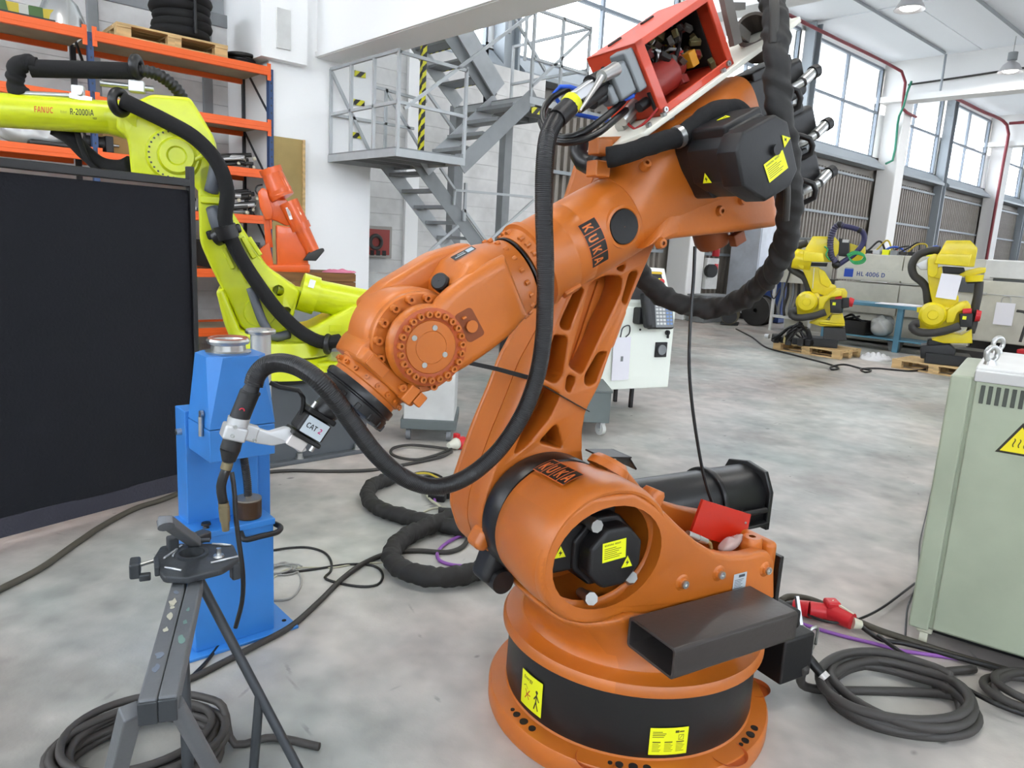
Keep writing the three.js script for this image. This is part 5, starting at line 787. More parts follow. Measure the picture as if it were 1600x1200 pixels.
// ---------- small orange robot on a wooden crate ----------
{
  const ST = thing('robot_stand', 'grey block stand under the crate of the small orange robot', 'stand', [3.55, 0, -7.45]); part('stand_body', rbox(0.9, 0.9, 0.6, 0.01, [0, 0.45, 0]), GALV, ST); part('stand_foot', rbox(1.0, 0.04, 0.7, 0.01, [0, 0.02, 0]), BLACKM, ST);
  const cr = thing('wooden_crate', 'crate of weathered brown planks under the small orange robot', 'crate', [3.6, 0.905, -7.42]);
  const OW = (() => { const m = WOOD.clone(); m.color.set('#a08468'); m.userData.metres = true; m.name = 'old_wood'; return m; })();
  for (let i = 0; i < 3; i++) part('plank', rbox(0.9, 0.08, 0.03, 0.005, [0, 0.045 + 0.085 * i, 0.3]), OW, cr);
  for (let i = 0; i < 5; i++) part('top_plank', rbox(0.9, 0.022, 0.115, 0.004, [0, 0.256, -0.24 + 0.12 * i]), OW, cr);
  for (const x of [-0.43, 0.43]) part('end_plank', rbox(0.03, 0.25, 0.56, 0.005, [x, 0.125, 0]), OW, cr);
  const pk = thing('pink_cloth', 'crumpled pink cloth lying on the wooden crate by the orange robot', 'cloth', [3.9, 1.175, -7.2]);
  const g = new THREE.SphereGeometry(1, 32, 16, 0, 2 * PI, 0, PI / 2).scale(0.2, 0.035, 0.09), p = g.attributes.position; for (let i = 0; i < p.count; i++) p.setY(i, p.getY(i) * (0.8 + 0.4 * Math.sin(p.getX(i) * 40) * Math.cos(p.getZ(i) * 50))); g.computeVertexNormals(); part('cloth_fold', g, mat('pink_cloth', '#e88aa6', { roughness: 0.9 }), pk);
  const OR2 = mat('robot_bright_orange', '#f0641c', { roughness: 0.38, clearcoat: 0.3, grime: 1 });
  const O = thing('small_orange_robot', 'small bright orange robot folded downwards, standing on the crate before the white pillar', 'robot', [3.35, 0, -7.3], -22 * PI / 180);
  const S = (pts, a, b, r = 0.02) => slab(roundPoly(pts, r), a, b, 0.012);
  part('pedestal', [S([[-0.29,1.36],[-0.173,1.466],[-0.123,1.178],[-0.266,1.18]], -0.1, 0.1), S([[-0.107,1.638],[0.063,1.622],[0.183,1.424],[0.224,1.183],[-0.097,1.17]], -0.12, 0.12), S([[-0.305,1.225],[0.224,1.261],[0.224,1.172],[-0.306,1.151]], -0.16, 0.14)], OR2, O);
  part('strut', [S([[-0.228,1.724],[-0.171,1.728],[-0.134,1.408],[-0.207,1.405]], -0.05, 0.02, 0.01)], OR2, O);
  part('side_plate', S([[-0.28,1.947],[-0.235,1.994],[-0.189,1.972],[-0.135,1.768],[-0.146,1.688],[-0.207,1.676],[-0.262,1.798]], 0.07, 0.12, 0.02), OR2, O);
  part('shoulder', S([[-0.234,1.882],[-0.002,1.898],[0.116,1.679],[-0.002,1.631],[-0.107,1.678],[-0.21,1.699]], -0.11, 0.09), OR2, O);
  const a = [-0.15,2.174,0.02], b = [-0.051,1.924,0.06], c = [0.015,1.87,0.08], d = [0.129,1.639,0.1], e = [0.255,1.39,0.12];
  part('upper_body', [rod(a, b, 0.1, 0.125, 32), rod([-0.16,2.194,0.02], [-0.14,2.144,0.02], 0.112, 0.112, 32), rod([-0.076,1.97,0.05], [-0.04,1.904,0.06], 0.132, 0.12, 32)], OR2, O);
  for (let i = 0; i < 3; i++) part('body_rib', bar([a[0] - 0.05 + 0.05 * i, a[1], 0.1], [b[0] - 0.05 + 0.05 * i, b[1] + 0.05, 0.15], 0.018, 0.03), OR2, O);
  part('forearm', [rod(c, d, 0.098, 0.092, 32), rod(d, e, 0.08, 0.068, 28), rod([0.116,1.67,0.1], [0.142,1.607,0.1], 0.1, 0.1, 32)], OR2, O);
  part('forearm_label', bar([-0.004,1.814,0.17], [0.036,1.698,0.185], 0.03, 0.004, [0, 0, 1]), printed('white_label', 64, 64, (x, w, h) => { x.fillStyle = '#e6dfdf'; x.fillRect(0, 0, w, h); x.fillStyle = '#222'; for (let i = 0; i < 6; i++) x.fillRect(4, 8 + i * 9, 40, 4); }), O);
  part('tool_flange', S([[0.153,1.296],[0.214,1.388],[0.355,1.43],[0.366,1.404],[0.281,1.296]], 0.06, 0.18, 0.01), DSTEEL, O);
  part('hose', tube([[-0.234,2.022,0.06],[-0.285,2.005,0.08],[-0.3,1.952,0.08],[-0.27,1.915,0.08]], 0.008), RUBBER, O);
}

// ---------- black welding screen ----------
{
  const A = [1.458,-0,-4.389], B = [-0,0,-3.997], H = 1.845;
  const L = Math.hypot(B[0] - A[0], B[2] - A[2]), o = thing('welding_screen', 'tall black curtain screen in a thin black frame beside the blue station', 'screen', [A[0], 0, A[2]], Math.atan2(-(B[2] - A[2]), B[0] - A[0]));
  const CU = mat('screen_curtain', '#0c0e16', { roughness: 0.95, grain: 0.002 });
  const n = 60, pos = new THREE.PlaneGeometry(L - 0.06, H - 0.2, n, 6), p = pos.attributes.position; for (let i = 0; i < p.count; i++) p.setZ(i, 0.006 * Math.sin(p.getX(i) * 9) * (0.6 - p.getY(i) / H));
  pos.computeVertexNormals(); part('curtain', pos.translate(L / 2, H / 2 + 0.03, 0), CU, o);
  part('top_rail', rbox(L, 0.045, 0.04, 0.006, [L / 2, H - 0.03, 0]), BLACKM, o); part('post', rbox(0.032, H + 0.06, 0.045, 0.006, [0.016, H / 2 + 0.03, 0]), BLACKM, o);
  part('bottom_hem', T(rbox(L - 0.05, 0.1, 0.012, 0.004), [L / 2, 0.085, 0.004]), mat('hem_grey', '#34343e', { roughness: 0.8, grain: 0.003 }), o);
  part('screen_foot', [rbox(0.05, 0.03, 0.5, 0.006, [0.02, 0.015, 0])], BLACKM, o);
}

// ---------- blue torch-cleaning station ----------
{
  const o = thing('cleaning_station', 'bright blue torch cleaning station with a faceted head and steel ring on top', 'machine');
  part('base_plate', slab([[0.79, 2.56], [1.22, 2.56], [1.22, 2.84], [0.79, 2.84]], 0, 0.012, 0.002).rotateX(-PI / 2), BLUE, o);
  part('plate_hole', cyl(0.009, 0.009, 0.004, [1.19, 0.012, -2.63]), HOLE, o);
  part('lower_box', [rbox(0.305, 0.445, 0.215, 0.004, [0.982, 0.234, -2.705]), rbox(0.315, 0.025, 0.225, 0.003, [0.982, 0.468, -2.705])], BLUE, o);
  part('column', rbox(0.27, 0.45, 0.11, 0.004, [0.985, 0.69, -2.765]), BLUE, o);
  part('head_base', rbox(0.235, 0.115, 0.22, 0.004, [0.978, 0.832, -2.6]), BLUE, o);
  // faceted hood: square foot, octagonal top
  const x0 = 0.862, x1 = 1.096, z0 = -2.71, z1 = -2.492, yb = 0.893, yt = 1.14, c = 0.055, e = 0.012;
  const foot = [[x0, z1], [x0, z1], [x1, z1], [x1, z1], [x1, z0], [x1, z0], [x0, z0], [x0, z0]], top = [[x0 + e, z1 - c], [x0 + c, z1 - e], [x1 - c, z1 - e], [x1 - e, z1 - c], [x1 - e, z0 + c], [x1 - c, z0 + e], [x0 + c, z0 + e], [x0 + e, z0 + c]];
  const vs = []; const tri = (...q) => q.forEach((v) => vs.push(...v));
  for (let i = 0; i < 8; i++) { const j = (i + 1) % 8, a = [foot[i][0], yb, foot[i][1]], b = [foot[j][0], yb, foot[j][1]], d = [top[i][0], yt, top[i][1]], f = [top[j][0], yt, top[j][1]]; if (i % 2) tri(a, b, f, a, f, d); else tri(a, f, d); tri(d, f, [(x0 + x1) / 2, yt, (z0 + z1) / 2]); }
  const hg = new THREE.BufferGeometry(); hg.setAttribute('position', new THREE.Float32BufferAttribute(vs, 3)); hg.computeVertexNormals(); part('hood', hg, BLUE, o);
  part('ring', T(lathe([[0.055, 0], [0.075, 0], [0.078, 0.008], [0.06, 0.012], [0.058, 0.032], [0.07, 0.036], [0.074, 0.046], [0.07, 0.054], [0.06, 0.052], [0.052, 0.035], [0.05, 0.0]], 48), [0.972, 1.14, -2.6]), STEEL, o);
  part('ring_seal', T(new THREE.TorusGeometry(0.064, 0.006, 10, 40), [0.972, 1.192, -2.6], [PI / 2, 0, 0]), mat('seal_brown', '#8a4d36', { roughness: 0.4 }), o);
  part('ring_floor', cyl(0.055, 0.055, 0.004, [0.972, 1.175, -2.6]), mat('seal_dish', '#c98d78', { roughness: 0.4 }), o);
  part('latch', [rod([0.852, 0.86, -2.55], [0.853, 0.93, -2.55], 0.008), rod([0.85, 0.94, -2.55], [0.86, 0.94, -2.55], 0.012)], STEEL, o);
  part('side_screw', cyl(0.012, 0.012, 0.02, [0.842, 0.83, -2.755], [0, 0, PI / 2]), STEEL, o);
  part('knob', lathe([[0.001, 0.02], [0.016, 0.02], [0.018, 0.012], [0.009, 0.006], [0.012, 0.0]], 20).translate(0.892, 0.481, -2.64), BLACKP, o);
  part('filter_can', lathe([[0.001, 0.075], [0.046, 0.075], [0.05, 0.07], [0.05, 0.004], [0.046, 0], [0.001, 0]], 40).translate(1.06, 0.481, -2.66), mat('can_brown', '#4a3523', { roughness: 0.35, metalness: 0.3, grime: 1 }), o);
  part('filter_lid', [cyl(0.0495, 0.0495, 0.006, [1.06, 0.557, -2.66], [0, 0, 0], 40), cyl(0.01, 0.012, 0.02, [1.06, 0.568, -2.66])], mat('can_lid', '#8f8a80', { metalness: 0.5, roughness: 0.45 }), o);
  part('suction_hose', ribbed([[1.06, 0.57, -2.66], [1.055, 0.63, -2.655], [1.045, 0.7, -2.65], [1.03, 0.78, -2.64]], 0.016, 0.008, 0.004, 12), RUBBER, o);
  part('handle', tube([[1.0, 0.455, -2.585], [1.0, 0.44, -2.55], [1.06, 0.44, -2.545], [1.13, 0.44, -2.55], [1.155, 0.443, -2.58], [1.15, 0.445, -2.62]], 0.011, 10, 0.01), BLACKP, o);
  const v = thing('steel_spool', 'polished steel flanged tube standing just behind the blue station head', 'spool', [1.2, 0, -2.86]);
  part('spool_tube', cyl(0.04, 0.04, 0.3, [0, 1.02, 0], [0, 0, 0], 40), mat('spool_white', '#cfcfca', { roughness: 0.3, metalness: 0.5 }), v); part('spool_flange', lathe([[0.04, 1.165], [0.058, 1.17], [0.06, 1.18], [0.056, 1.186], [0.035, 1.184], [0.034, 1.17]], 40), STEEL, v); part('spool_post', rbox(0.05, 0.88, 0.05, 0.004, [0, 0.44, 0]), BLUE, v);
}

// ---------- foreground jig stand with its clamp fixture ----------
{
  const PAINT = mat('worn_grey_paint', '#73767a', { roughness: 0.5, metalness: 0.3, grime: 1, grain: 0.0005 }), DARK = mat('jig_dark', '#45494d', { roughness: 0.5, metalness: 0.4, grain: 0.0006, grime: 1 });
  const o = thing('jig_stand', 'worn grey steel trestle of two square tubes on splayed legs at the near edge', 'stand');
  const n1 = [0.377,0.6,-1.496], n2 = [0.413,0.6,-1.483], f1 = [0.606,0.6,-2.016], f2 = [0.645,0.6,-2.003], w = 0.038;
  const sq = (a, b, m, nm) => part(nm, bar([a[0], a[1] - w / 2, a[2]], [b[0], b[1] - w / 2, b[2]], w, w + 0.012, [0, 1, 0], 0.006), m, o);
  sq(n1, f1, PAINT, 'top_tube'); sq(n2, f2, PAINT, 'top_tube');
  for (const [a, f] of [[n1, f1], [n2, f2]]) { const d = V3(a).sub(V3(f)).normalize().multiplyScalar(0.006); part('end_cap', bar([a[0], 0.575, a[2]], [a[0] + d.x, 0.575, a[2] + d.z], w, 0.052, [0, 1, 0], 0.003), DARK, o); }
  part('leg', bar([n1[0] - 0.02, 0.56, n1[2] - 0.05], [0.331,0,-1.85], 0.04, 0.04, [0, 1, 0], 0.005), PAINT, o);
  part('leg', rod([n2[0] + 0.02, 0.57, n2[2] - 0.02], [0.652,0,-1.65], 0.019, 0.019, 20), PAINT, o);
  const k0 = [f2[0] + 0.02, 0.58, f2[2] - 0.04], k1 = [0.851,0,-1.714]; part('leg', rod(k0, k1, 0.0135, 0.0135, 20), DARK, o);
  part('leg', rod([f1[0], 0.57, f1[2]], [0.572,0,-1.884], 0.016, 0.016, 20), DARK, o);
  const q = V3(k0).lerp(V3(k1), 0.55); part('leg_brace', rod([q.x, q.y, q.z], [0.733,-0,-1.838], 0.0135, 0.0135, 20), DARK, o);
  const mid = V3(n1).lerp(V3(f1), 0.55); // flakes of old paint
  for (const [t, s, m] of [[0.62, 0.03, 0], [0.5, 0.022, 0], [0.55, 0.02, 1], [0.3, 0.03, 2], [0.66, 0.014, 1], [0.75, 0.034, 0], [0.4, 0.03, 1], [0.2, 0.028, 2], [0.85, 0.022, 2], [0.7, 0.02, 0]]) { const c = V3(m === 1 ? n2 : n1).lerp(V3(m === 1 ? f2 : f1), t); const P = []; for (let i = 0; i < 9; i++) { const a = i / 9 * 2 * PI, r = s * (0.35 + 0.4 * rnd()); P.push([0.5 * r * Math.cos(a), r * Math.sin(a)]); } part('paint_patch', T(slab(smoothShape(P, 4), 0, 0.0006), [c.x, 0.6066, c.z], [-PI / 2, 0, -0.35]), mat('patch_' + m, ['#b3b0a0', '#6f8f86', '#6c7684'][m], { roughness: 0.6 }), o); }
  // fixture: slotted dark plate with a round hole, side block, clamp lever
  const fx = thing('clamp_fixture', 'dark steel welding fixture with a round hole and toggle clamp on the trestle end', 'fixture');
  const Y = 0.615, flat = (pts) => pts.map((p) => [p[0], -p[2]]);
  const ps = roundPoly(flat([[0.569,0.635,-2.129],[0.611,0.635,-2.204],[0.667,0.635,-2.19],[0.731,0.635,-2.146],[0.789,0.635,-2.099],[0.766,0.635,-1.993],[0.701,0.635,-1.952],[0.603,0.635,-1.952],[0.557,0.635,-1.992],[0.558,0.635,-2.025]]), 0.012);
  const hc = [0.664,0.635,-2.09], hr = [0.703,0.635,-2.064]; ps.holes.push(circlePath(hc[0], -hc[2], Math.hypot(hr[0] - hc[0], hr[2] - hc[2]) * 0.86));
  part('fixture_plate', slab(ps, Y, Y + 0.02, 0.004).rotateX(-PI / 2), DARK, fx);
  part('fixture_ring', T(ring(0.045, 0.035, 0.035, [0, 0, 0]), [hc[0], 0.625, hc[2]]), DARK, fx);
  const sb0 = [0.524,0.63,-2.123], sb1 = [0.539,0.61,-2.094];
  part('side_block', [rbox(0.028, 0.045, 0.06, 0.006, [sb0[0] - 0.005, 0.62, sb0[2]], [0, -0.3, 0]), rbox(0.03, 0.02, 0.02, 0.004, [sb0[0] + 0.012, 0.6, sb0[2] + 0.03], [0, -0.3, 0])], DARK, fx);
  part('side_rod', rod([sb0[0], 0.625, sb0[2]], [sb0[0] + 0.06, 0.625, sb0[2] - 0.01], 0.006), STEEL, fx);
  const s1 = [0.564,0.63,-2.078]; part('side_rail', rbox(0.014, 0.03, 0.075, 0.004, [s1[0], 0.63, s1[2]], [0, -0.25, 0]), DARK, fx);
  const tb = [0.691,0.65,-2.143], tt = [0.525,0.852,-1.849]; part('clamp_lever', [bar([tb[0], 0.648, tb[2]], tt, 0.036, 0.026, [0, 1, 0], 0.005), bar([tb[0], 0.668, tb[2]], tt, 0.014, 0.016, [0, 1, 0], 0.003), rod(tt, [0.523,0.84,-1.834], 0.02)], PAINT, fx);
  part('clamp_post', rbox(0.03, 0.05, 0.03, 0.006, [0.633,0.65,-2.163]), DARK, fx); part('clamp_base', [rbox(0.06, 0.03, 0.04, 0.006, [0.717,0.645,-2.181], [0, 0.4, 0]), rod([0.698,0.655,-2.135], [0.727,0.655,-2.121], 0.007)], DARK, fx);
  const wl = mat('weld_bead', '#b9bcc0', { metalness: 0.8, roughness: 0.28 });
  for (const [a, b] of [[[0.591,0.637,-2.104], [0.661,0.637,-2.17]], [[0.575,0.637,-2.043], [0.606,0.637,-1.999]], [[0.736,0.637,-2.129], [0.778,0.637,-2.09]], [[0.687,0.637,-2.001], [0.765,0.637,-2.002]], [[0.615,0.637,-2.105], [0.635,0.637,-2.139]]]) part('weld_bead', sleeve([a, [(a[0] + b[0]) / 2, a[1] + 0.001, (a[2] + b[2]) / 2 + 0.002], b], 0.0035, 0.3, 8, 0.004), wl, fx);
  part('locating_pin', [cyl(0.007, 0.007, 0.025, (() => { const q = [0.725,0.635,-2.044]; return [q[0], 0.645, q[2]]; })()), cyl(0.014, 0.016, 0.006, (() => { const q = [0.722,0.635,-2.037]; return [q[0], 0.637, q[2]]; })())], STEEL, fx);
  part('corner_foot', rbox(0.025, 0.05, 0.03, 0.006, (() => { const q = [0.752,0.62,-1.991]; return [q[0], 0.6, q[2]]; })()), DARK, fx);
}

// ---------- small yellow robots on pallets ----------
{
  const P1 = thing('pallet', 'pale wooden pallet under the yellow robot with the green wires', 'pallet', [12.4, 0, -5.87], PI / 2); euroPallet(P1);
  const P2 = cloneOf(P1, 'pale wooden pallet under the yellow robot with a paper sheet hung on its arm', [12.42, 0, -3.86], PI / 2);
  const S = (pts, a, b, r = 0.03, m = YELLOW) => slab(roundPoly(pts, r), a, b, 0.012);
  const drum = (c, r, z0, z1, par) => { part('shoulder_motor', [T(lathe([[0.001, 0.0], [r * 0.35, 0.0], [r * 0.4, -0.012], [r * 0.8, -0.02], [r, -0.06], [r, -(z1 - z0)], [0.001, -(z1 - z0)]], 40), [c[0], c[1], z1], [PI / 2, 0, 0])], YELLOW, par); for (const t of [0.5, 2.2, 4.2]) part('motor_screw', T(boltGeo(0.012, 0.012), [c[0] + r * 0.72 * Math.cos(t), c[1] + r * 0.72 * Math.sin(t), z1 - 0.02], [PI / 2, 0, 0]), YELLOW, par); };
  {
    const o = thing('yellow_robot', 'small yellow robot with a purple hose loop and green wires, nearer the white stand', 'robot', [12.35, 0, -5.85], -65 * PI / 180);
    part('base_plate', [S([[-0.166,0.53],[-0.015,0.618],[0.147,0.605],[0.176,0.707],[0.34,0.722],[0.394,0.582],[0.35,0.518],[0.035,0.489]], -0.25, 0.18, 0.01), rbox(0.4, 0.04, 0.5, 0.02, [...[0.196,0.546], 0])], YELLOW, o);
    part('pedestal', [S([[0.07,0.486],[0.401,0.499],[0.46,0.297],[0.095,0.223]], -0.2, 0.2, 0.005)], DSTEEL, o);
    part('pedestal_foot', rbox(0.55, 0.14, 0.5, 0.01, [0.05, 0.216, 0]), BLACKM, o);
    part('carousel', [S([[-0.38,0.657],[-0.395,0.776],[-0.319,1.002],[-0.087,1.056],[-0.044,0.987],[0.068,1.032],[0.186,1.149],[0.318,1.15],[0.367,1.091],[0.369,1.011],[0.175,0.715],[0.089,0.598],[-0.183,0.592]], -0.12, 0.14, 0.02)], YELLOW, o);
    part('carousel_lug', S([[-0.05,0.774],[-0.06,0.99],[0.071,1.009],[0.188,1.134],[0.287,1.124],[0.284,1.026],[0.123,0.995],[0.05,0.909],[0.031,0.799]], 0.1, 0.26, 0.02), YELLOW, o);
    drum([-0.245,0.887], 0.175, 0.0, 0.3, o);
    const link = part('lower_arm', [S([[-0.39,1.432],[-0.319,1.482],[-0.123,1.476],[0.095,1.212],[0.182,1.183],[0.191,1.111],[0.072,0.994],[-0.189,1.047],[-0.281,1.24]], -0.12, 0.06, 0.03), S([[-0.138,1.467],[-0.031,1.42],[0.111,1.215],[0.054,1.139],[-0.071,1.202]], 0.05, 0.1, 0.03)], YELLOW, o);
    part('arm_slot', bar([...[-0.199,1.454], 0.075], [...[-0.182,1.112], 0.075], 0.01, 0.07, [0, 0, 1]), WHITEP, link);
    part('elbow', [T(cyl(0.17, 0.17, 0.3), [...[-0.402,1.586], -0.0], [0, 0, PI / 2 - 0.1]), S([[-0.501,1.698],[-0.398,1.766],[-0.357,1.434],[-0.409,1.431],[-0.477,1.499]], -0.16, 0.14, 0.03)], YELLOW, o);
    // hood over the elbow motors
    const f = [[-0.383,1.559],[-0.395,1.728],[-0.084,1.718],[-0.052,1.565]], b = [[-0.397,1.577],[-0.302,1.996],[0.045,1.998],[0.129,1.931],[0.128,1.608]];
    part('hood', [slab(roundPoly([f[0], f[1], [-0.286,1.984], [0.054,1.991], [0.135,1.907], [0.145,1.732], [0.065,1.577], f[3]], 0.015), -0.2, 0.14, 0.01), slab(roundPoly([f[0], f[1], f[2], f[3]], 0.01), 0.12, 0.24, 0.01)], YELLOW, o);
    part('elbow_motor', [S([[0.121,1.977],[0.289,1.941],[0.308,1.671],[0.151,1.68]], -0.1, 0.12, 0.02), S([[-0.283,1.547],[0.002,1.556],[-0.007,1.493],[-0.258,1.486]], -0.1, 0.1, 0.01)], BLACKP, o); part('motor_tag', T(plate(0.1, 0.05), [...[0.23,1.929], 0.125]), WHITEP, o);
    part('wrist_arm', [S([[0.296,1.9],[0.423,1.863],[0.545,1.86],[0.559,1.756],[0.491,1.594],[0.376,1.605],[0.324,1.69]], -0.08, 0.06, 0.02)], YELLOW, o);
    part('ribbed_hose', ribbed([[0.132,1.572,0.2],[0.055,1.656,0.2],[0.013,1.794,0.2],[-0.001,1.968,0.2],[0.037,2.126,0.2],[0.094,2.189,0.2],[0.169,2.166,0.2]], 0.055, 0.04, 0.012, 14), mat('hose_violet', '#3d3a52', { roughness: 0.5 }), o);
    part('purple_hose', tube([[0.153,2.171,0.15],[0.268,2.155,0.15],[0.385,2.125,0.15],[0.471,2.078,0.15],[0.506,1.993,0.15],[0.494,1.906,0.15],[0.444,1.8,0.15],[0.375,1.709,0.15],[0.287,1.634,0.15],[0.199,1.559,0.15],[0.11,1.483,0.15]], 0.042, 12, 0.04), mat('hose_navy', '#2c2a55', { roughness: 0.5 }), o);
    part('hose_joint', [T(new THREE.SphereGeometry(0.06, 16, 12), [0.102,2.189,0.2]), T(new THREE.SphereGeometry(0.05, 16, 12), [0.419,2.11,0.15]), T(new THREE.SphereGeometry(0.07, 16, 12), [0.136,1.537,0.16])], RUBBER, o);
    const GW = mat('wire_green', '#2f9a58', { roughness: 0.5 });
    for (const [k, r] of [[0, 0.012], [1, 0.012], [2, 0.01]]) part('green_wire', tube([[0.278,1.703,0.2],[0.367,1.761,0.2],[0.481,1.749,0.2],[0.543,1.701,0.2],[0.512,1.63,0.2],[0.387,1.605,0.2],[0.317,1.653,0.2]].map((p) => [p[0] + 0.012 * k, p[1] - 0.02 * k, p[2] + 0.01 * k]), r, 8), GW, o);
    part('green_wire', tube([[-0.081,1.823,0.24],[-0.025,1.774,0.24],[-0.039,1.685,0.24],[0.03,1.601,0.24]], 0.012, 8), GW, o);
    part('loop_hose', tube([[-0.355,1.879,-0.1],[-0.494,1.817,-0.1],[-0.603,1.711,-0.1],[-0.629,1.563,-0.1],[-0.568,1.42,-0.1],[-0.437,1.345,-0.1],[-0.343,1.287,-0.1],[-0.265,1.146,-0.1],[-0.237,1.056,-0.1]], 0.062, 14, 0.04), CABLE, o);
    part('lower_hose', tube([[-0.381,0.734,0.3],[-0.456,0.718,0.3],[-0.453,0.645,0.3],[-0.384,0.615,0.3],[-0.232,0.629,0.3],[-0.07,0.679,0.3],[0.072,0.746,0.3]], 0.06, 14, 0.04), CABLE, o);
    part('connector_box', [S([[0.112,0.95],[0.289,0.982],[0.32,0.743],[0.147,0.737]], 0.05, 0.3, 0.01), S([[0.289,0.995],[0.403,1.004],[0.423,0.845],[0.311,0.817]], 0.0, 0.2, 0.01)], BLACKP, o); part('connector_tag', T(plate(0.05, 0.05), [...[0.185,0.893], 0.303]), boltTriM, o);
    const RC = mat('cap_red', '#c8242c', { roughness: 0.4 });
    part('red_cap', [rod([0.19,0.983,0.2], [0.289,0.985,0.2], 0.04), rod([0.404,0.933,0.1], [0.479,0.921,0.1], 0.085, 0.07)], RC, o);
    const jk = thing('cable_heap', 'heap of black connectors and cables on the pallet beside the first yellow robot', 'cable', [11.97, 0.145, -6.15]);
    for (let i = 0; i < 8; i++) part('cable_loop', tube([[0.1 * rnd() - 0.1, 0.05, -0.3 * rnd()], [-0.1 + 0.2 * rnd(), 0.2 + 0.2 * rnd(), 0.15 * rnd()], [0.1, 0.18 + 0.15 * rnd(), 0.3 * rnd()], [0.15 * rnd(), 0.04, 0.35]], 0.015 + 0.012 * rnd(), 8), i % 3 ? RUBBER : CABLE, jk);
    for (let i = 0; i < 6; i++) part('connector', rbox(0.12, 0.1 + 0.06 * rnd(), 0.1, 0.012, [0.05 * rnd(), 0.06, -0.28 + 0.12 * i], [0, rnd(), 0.2 * rnd()]), i % 2 ? BLACKP : DSTEEL, jk); part('grey_plug', [cyl(0.04, 0.04, 0.07, [-0.02, 0.08, -0.42], [PI / 2, 0, 0])], ALU, jk); part('brass_fitting', cyl(0.02, 0.02, 0.12, [-0.1, 0.08, -0.05]), mat('brass', '#a89a6a', { metalness: 0.7, roughness: 0.4 }), jk);
  }
  {
    const o = thing('yellow_robot', 'small yellow robot with a white paper sheet on its arm, beside the cream machine', 'robot', [12.35, 0, -3.85], -70 * PI / 180);
    part('base_plate', [S([[-0.198,0.524],[0.024,0.626],[0.176,0.613],[0.293,0.712],[0.332,0.505],[-0.036,0.464],[-0.194,0.495]], -0.25, 0.18, 0.01)], YELLOW, o);
    part('pedestal', [S([[-0.327,0.399],[0.045,0.461],[0.139,0.384],[0.13,0.218],[-0.308,0.203]], -0.2, 0.2, 0.02), rbox(0.3, 0.12, 0.3, 0.02, [...[-0.098,0.445], 0])], BLACKM, o);
    part('pedestal_foot', rbox(0.6, 0.16, 0.5, 0.01, [0.05, 0.226, 0]), BLACKM, o);
    part('carousel', [S([[-0.398,0.659],[-0.425,0.853],[-0.317,1],[-0.099,1.019],[-0.014,1.008],[0.073,1.092],[0.184,1.12],[0.236,1.049],[0.241,0.954],[0.118,0.789],[0.022,0.644],[-0.182,0.652]], -0.12, 0.14, 0.02), rod([-0.412,0.894,0.1], [-0.423,0.971,0.1], 0.04)], YELLOW, o);
    part('carousel_lug', S([[-0.051,0.779],[-0.062,0.97],[0.011,1.034],[0.099,1.108],[0.167,1.085],[0.165,0.991],[0.074,0.944],[0.047,0.789]], 0.1, 0.26, 0.02), YELLOW, o);
    drum([-0.238,0.88], 0.185, 0.0, 0.3, o);
    const link = part('lower_arm', [S([[-0.395,1.496],[-0.227,1.565],[-0.061,1.232],[0.062,1.185],[0.076,1.09],[-0.023,0.966],[-0.245,0.985],[-0.337,1.269]], -0.12, 0.06, 0.03)], YELLOW, o);
    part('elbow', [S([[-0.417,1.717],[-0.351,1.787],[-0.297,1.771],[-0.259,1.505],[-0.307,1.425],[-0.389,1.458]], -0.16, 0.16, 0.03), S([[-0.32,1.559],[-0.217,1.604],[-0.182,1.416],[-0.293,1.427]], -0.1, 0.12, 0.02)], YELLOW, o);
    part('hood', [slab(roundPoly([[-0.323,1.635],[-0.298,1.751],[-0.215,1.984],[0.085,1.998],[0.195,1.889],[0.19,1.62],[0.11,1.615]], 0.015), -0.2, 0.14, 0.01), slab(roundPoly([[-0.325,1.635],[-0.297,1.787],[0.126,1.801],[0.112,1.621]], 0.01), 0.12, 0.24, 0.01)], YELLOW, o);
    part('elbow_motor', [S([[-0.209,1.604],[0.064,1.603],[0.088,1.548],[0.014,1.496],[-0.186,1.501]], -0.1, 0.14, 0.01)], BLACKP, o);
    part('wrist', [S([[0.012,1.524],[0.121,1.568],[0.26,1.615],[0.347,1.62],[0.35,1.546],[0.259,1.512],[0.055,1.46]], -0.08, 0.06, 0.02), rod([0.215,1.5,0.05], [0.226,1.406,0.05], 0.125, 0.11, 28)], YELLOW, o);
    part('wrist_face', [rod([0.226,1.406,0.05], [0.229,1.384,0.05], 0.1, 0.09, 28)], BLACKP, o);
    part('paper_sheet', T(plate(0.27, 0.36), [...[-0.091,1.31], 0.17], [0.05, 0, -0.08]), mat('paper', '#eceaf0', { roughness: 0.8, side: THREE.DoubleSide }), o);
    part('loop_hose', tube([[-0.262,1.842,-0.1],[-0.414,1.824,-0.1],[-0.559,1.748,-0.1],[-0.616,1.598,-0.1],[-0.568,1.444,-0.1],[-0.451,1.354,-0.1],[-0.377,1.262,-0.1],[-0.337,1.107,-0.1],[-0.318,1.03,-0.1]], 0.06, 14, 0.04), CABLE, o);
    part('white_cover', S([[-0.565,1.611],[-0.416,1.718],[-0.39,1.535],[-0.493,1.528]], -0.14, -0.04, 0.02), ALU, o);
    part('lower_hose', tube([[-0.393,0.742,0.3],[-0.476,0.724,0.3],[-0.475,0.656,0.3],[-0.383,0.607,0.3],[-0.215,0.615,0.3],[-0.054,0.661,0.3],[0.129,0.756,0.3]], 0.06, 14, 0.04), CABLE, o);
    part('drop_hose', tube([[0.294,1.41,0],[0.306,1.222,-0],[0.299,0.992,-0],[0.311,0.801,-0],[0.293,0.645,0]], 0.06, 14, 0.05), CABLE, o);
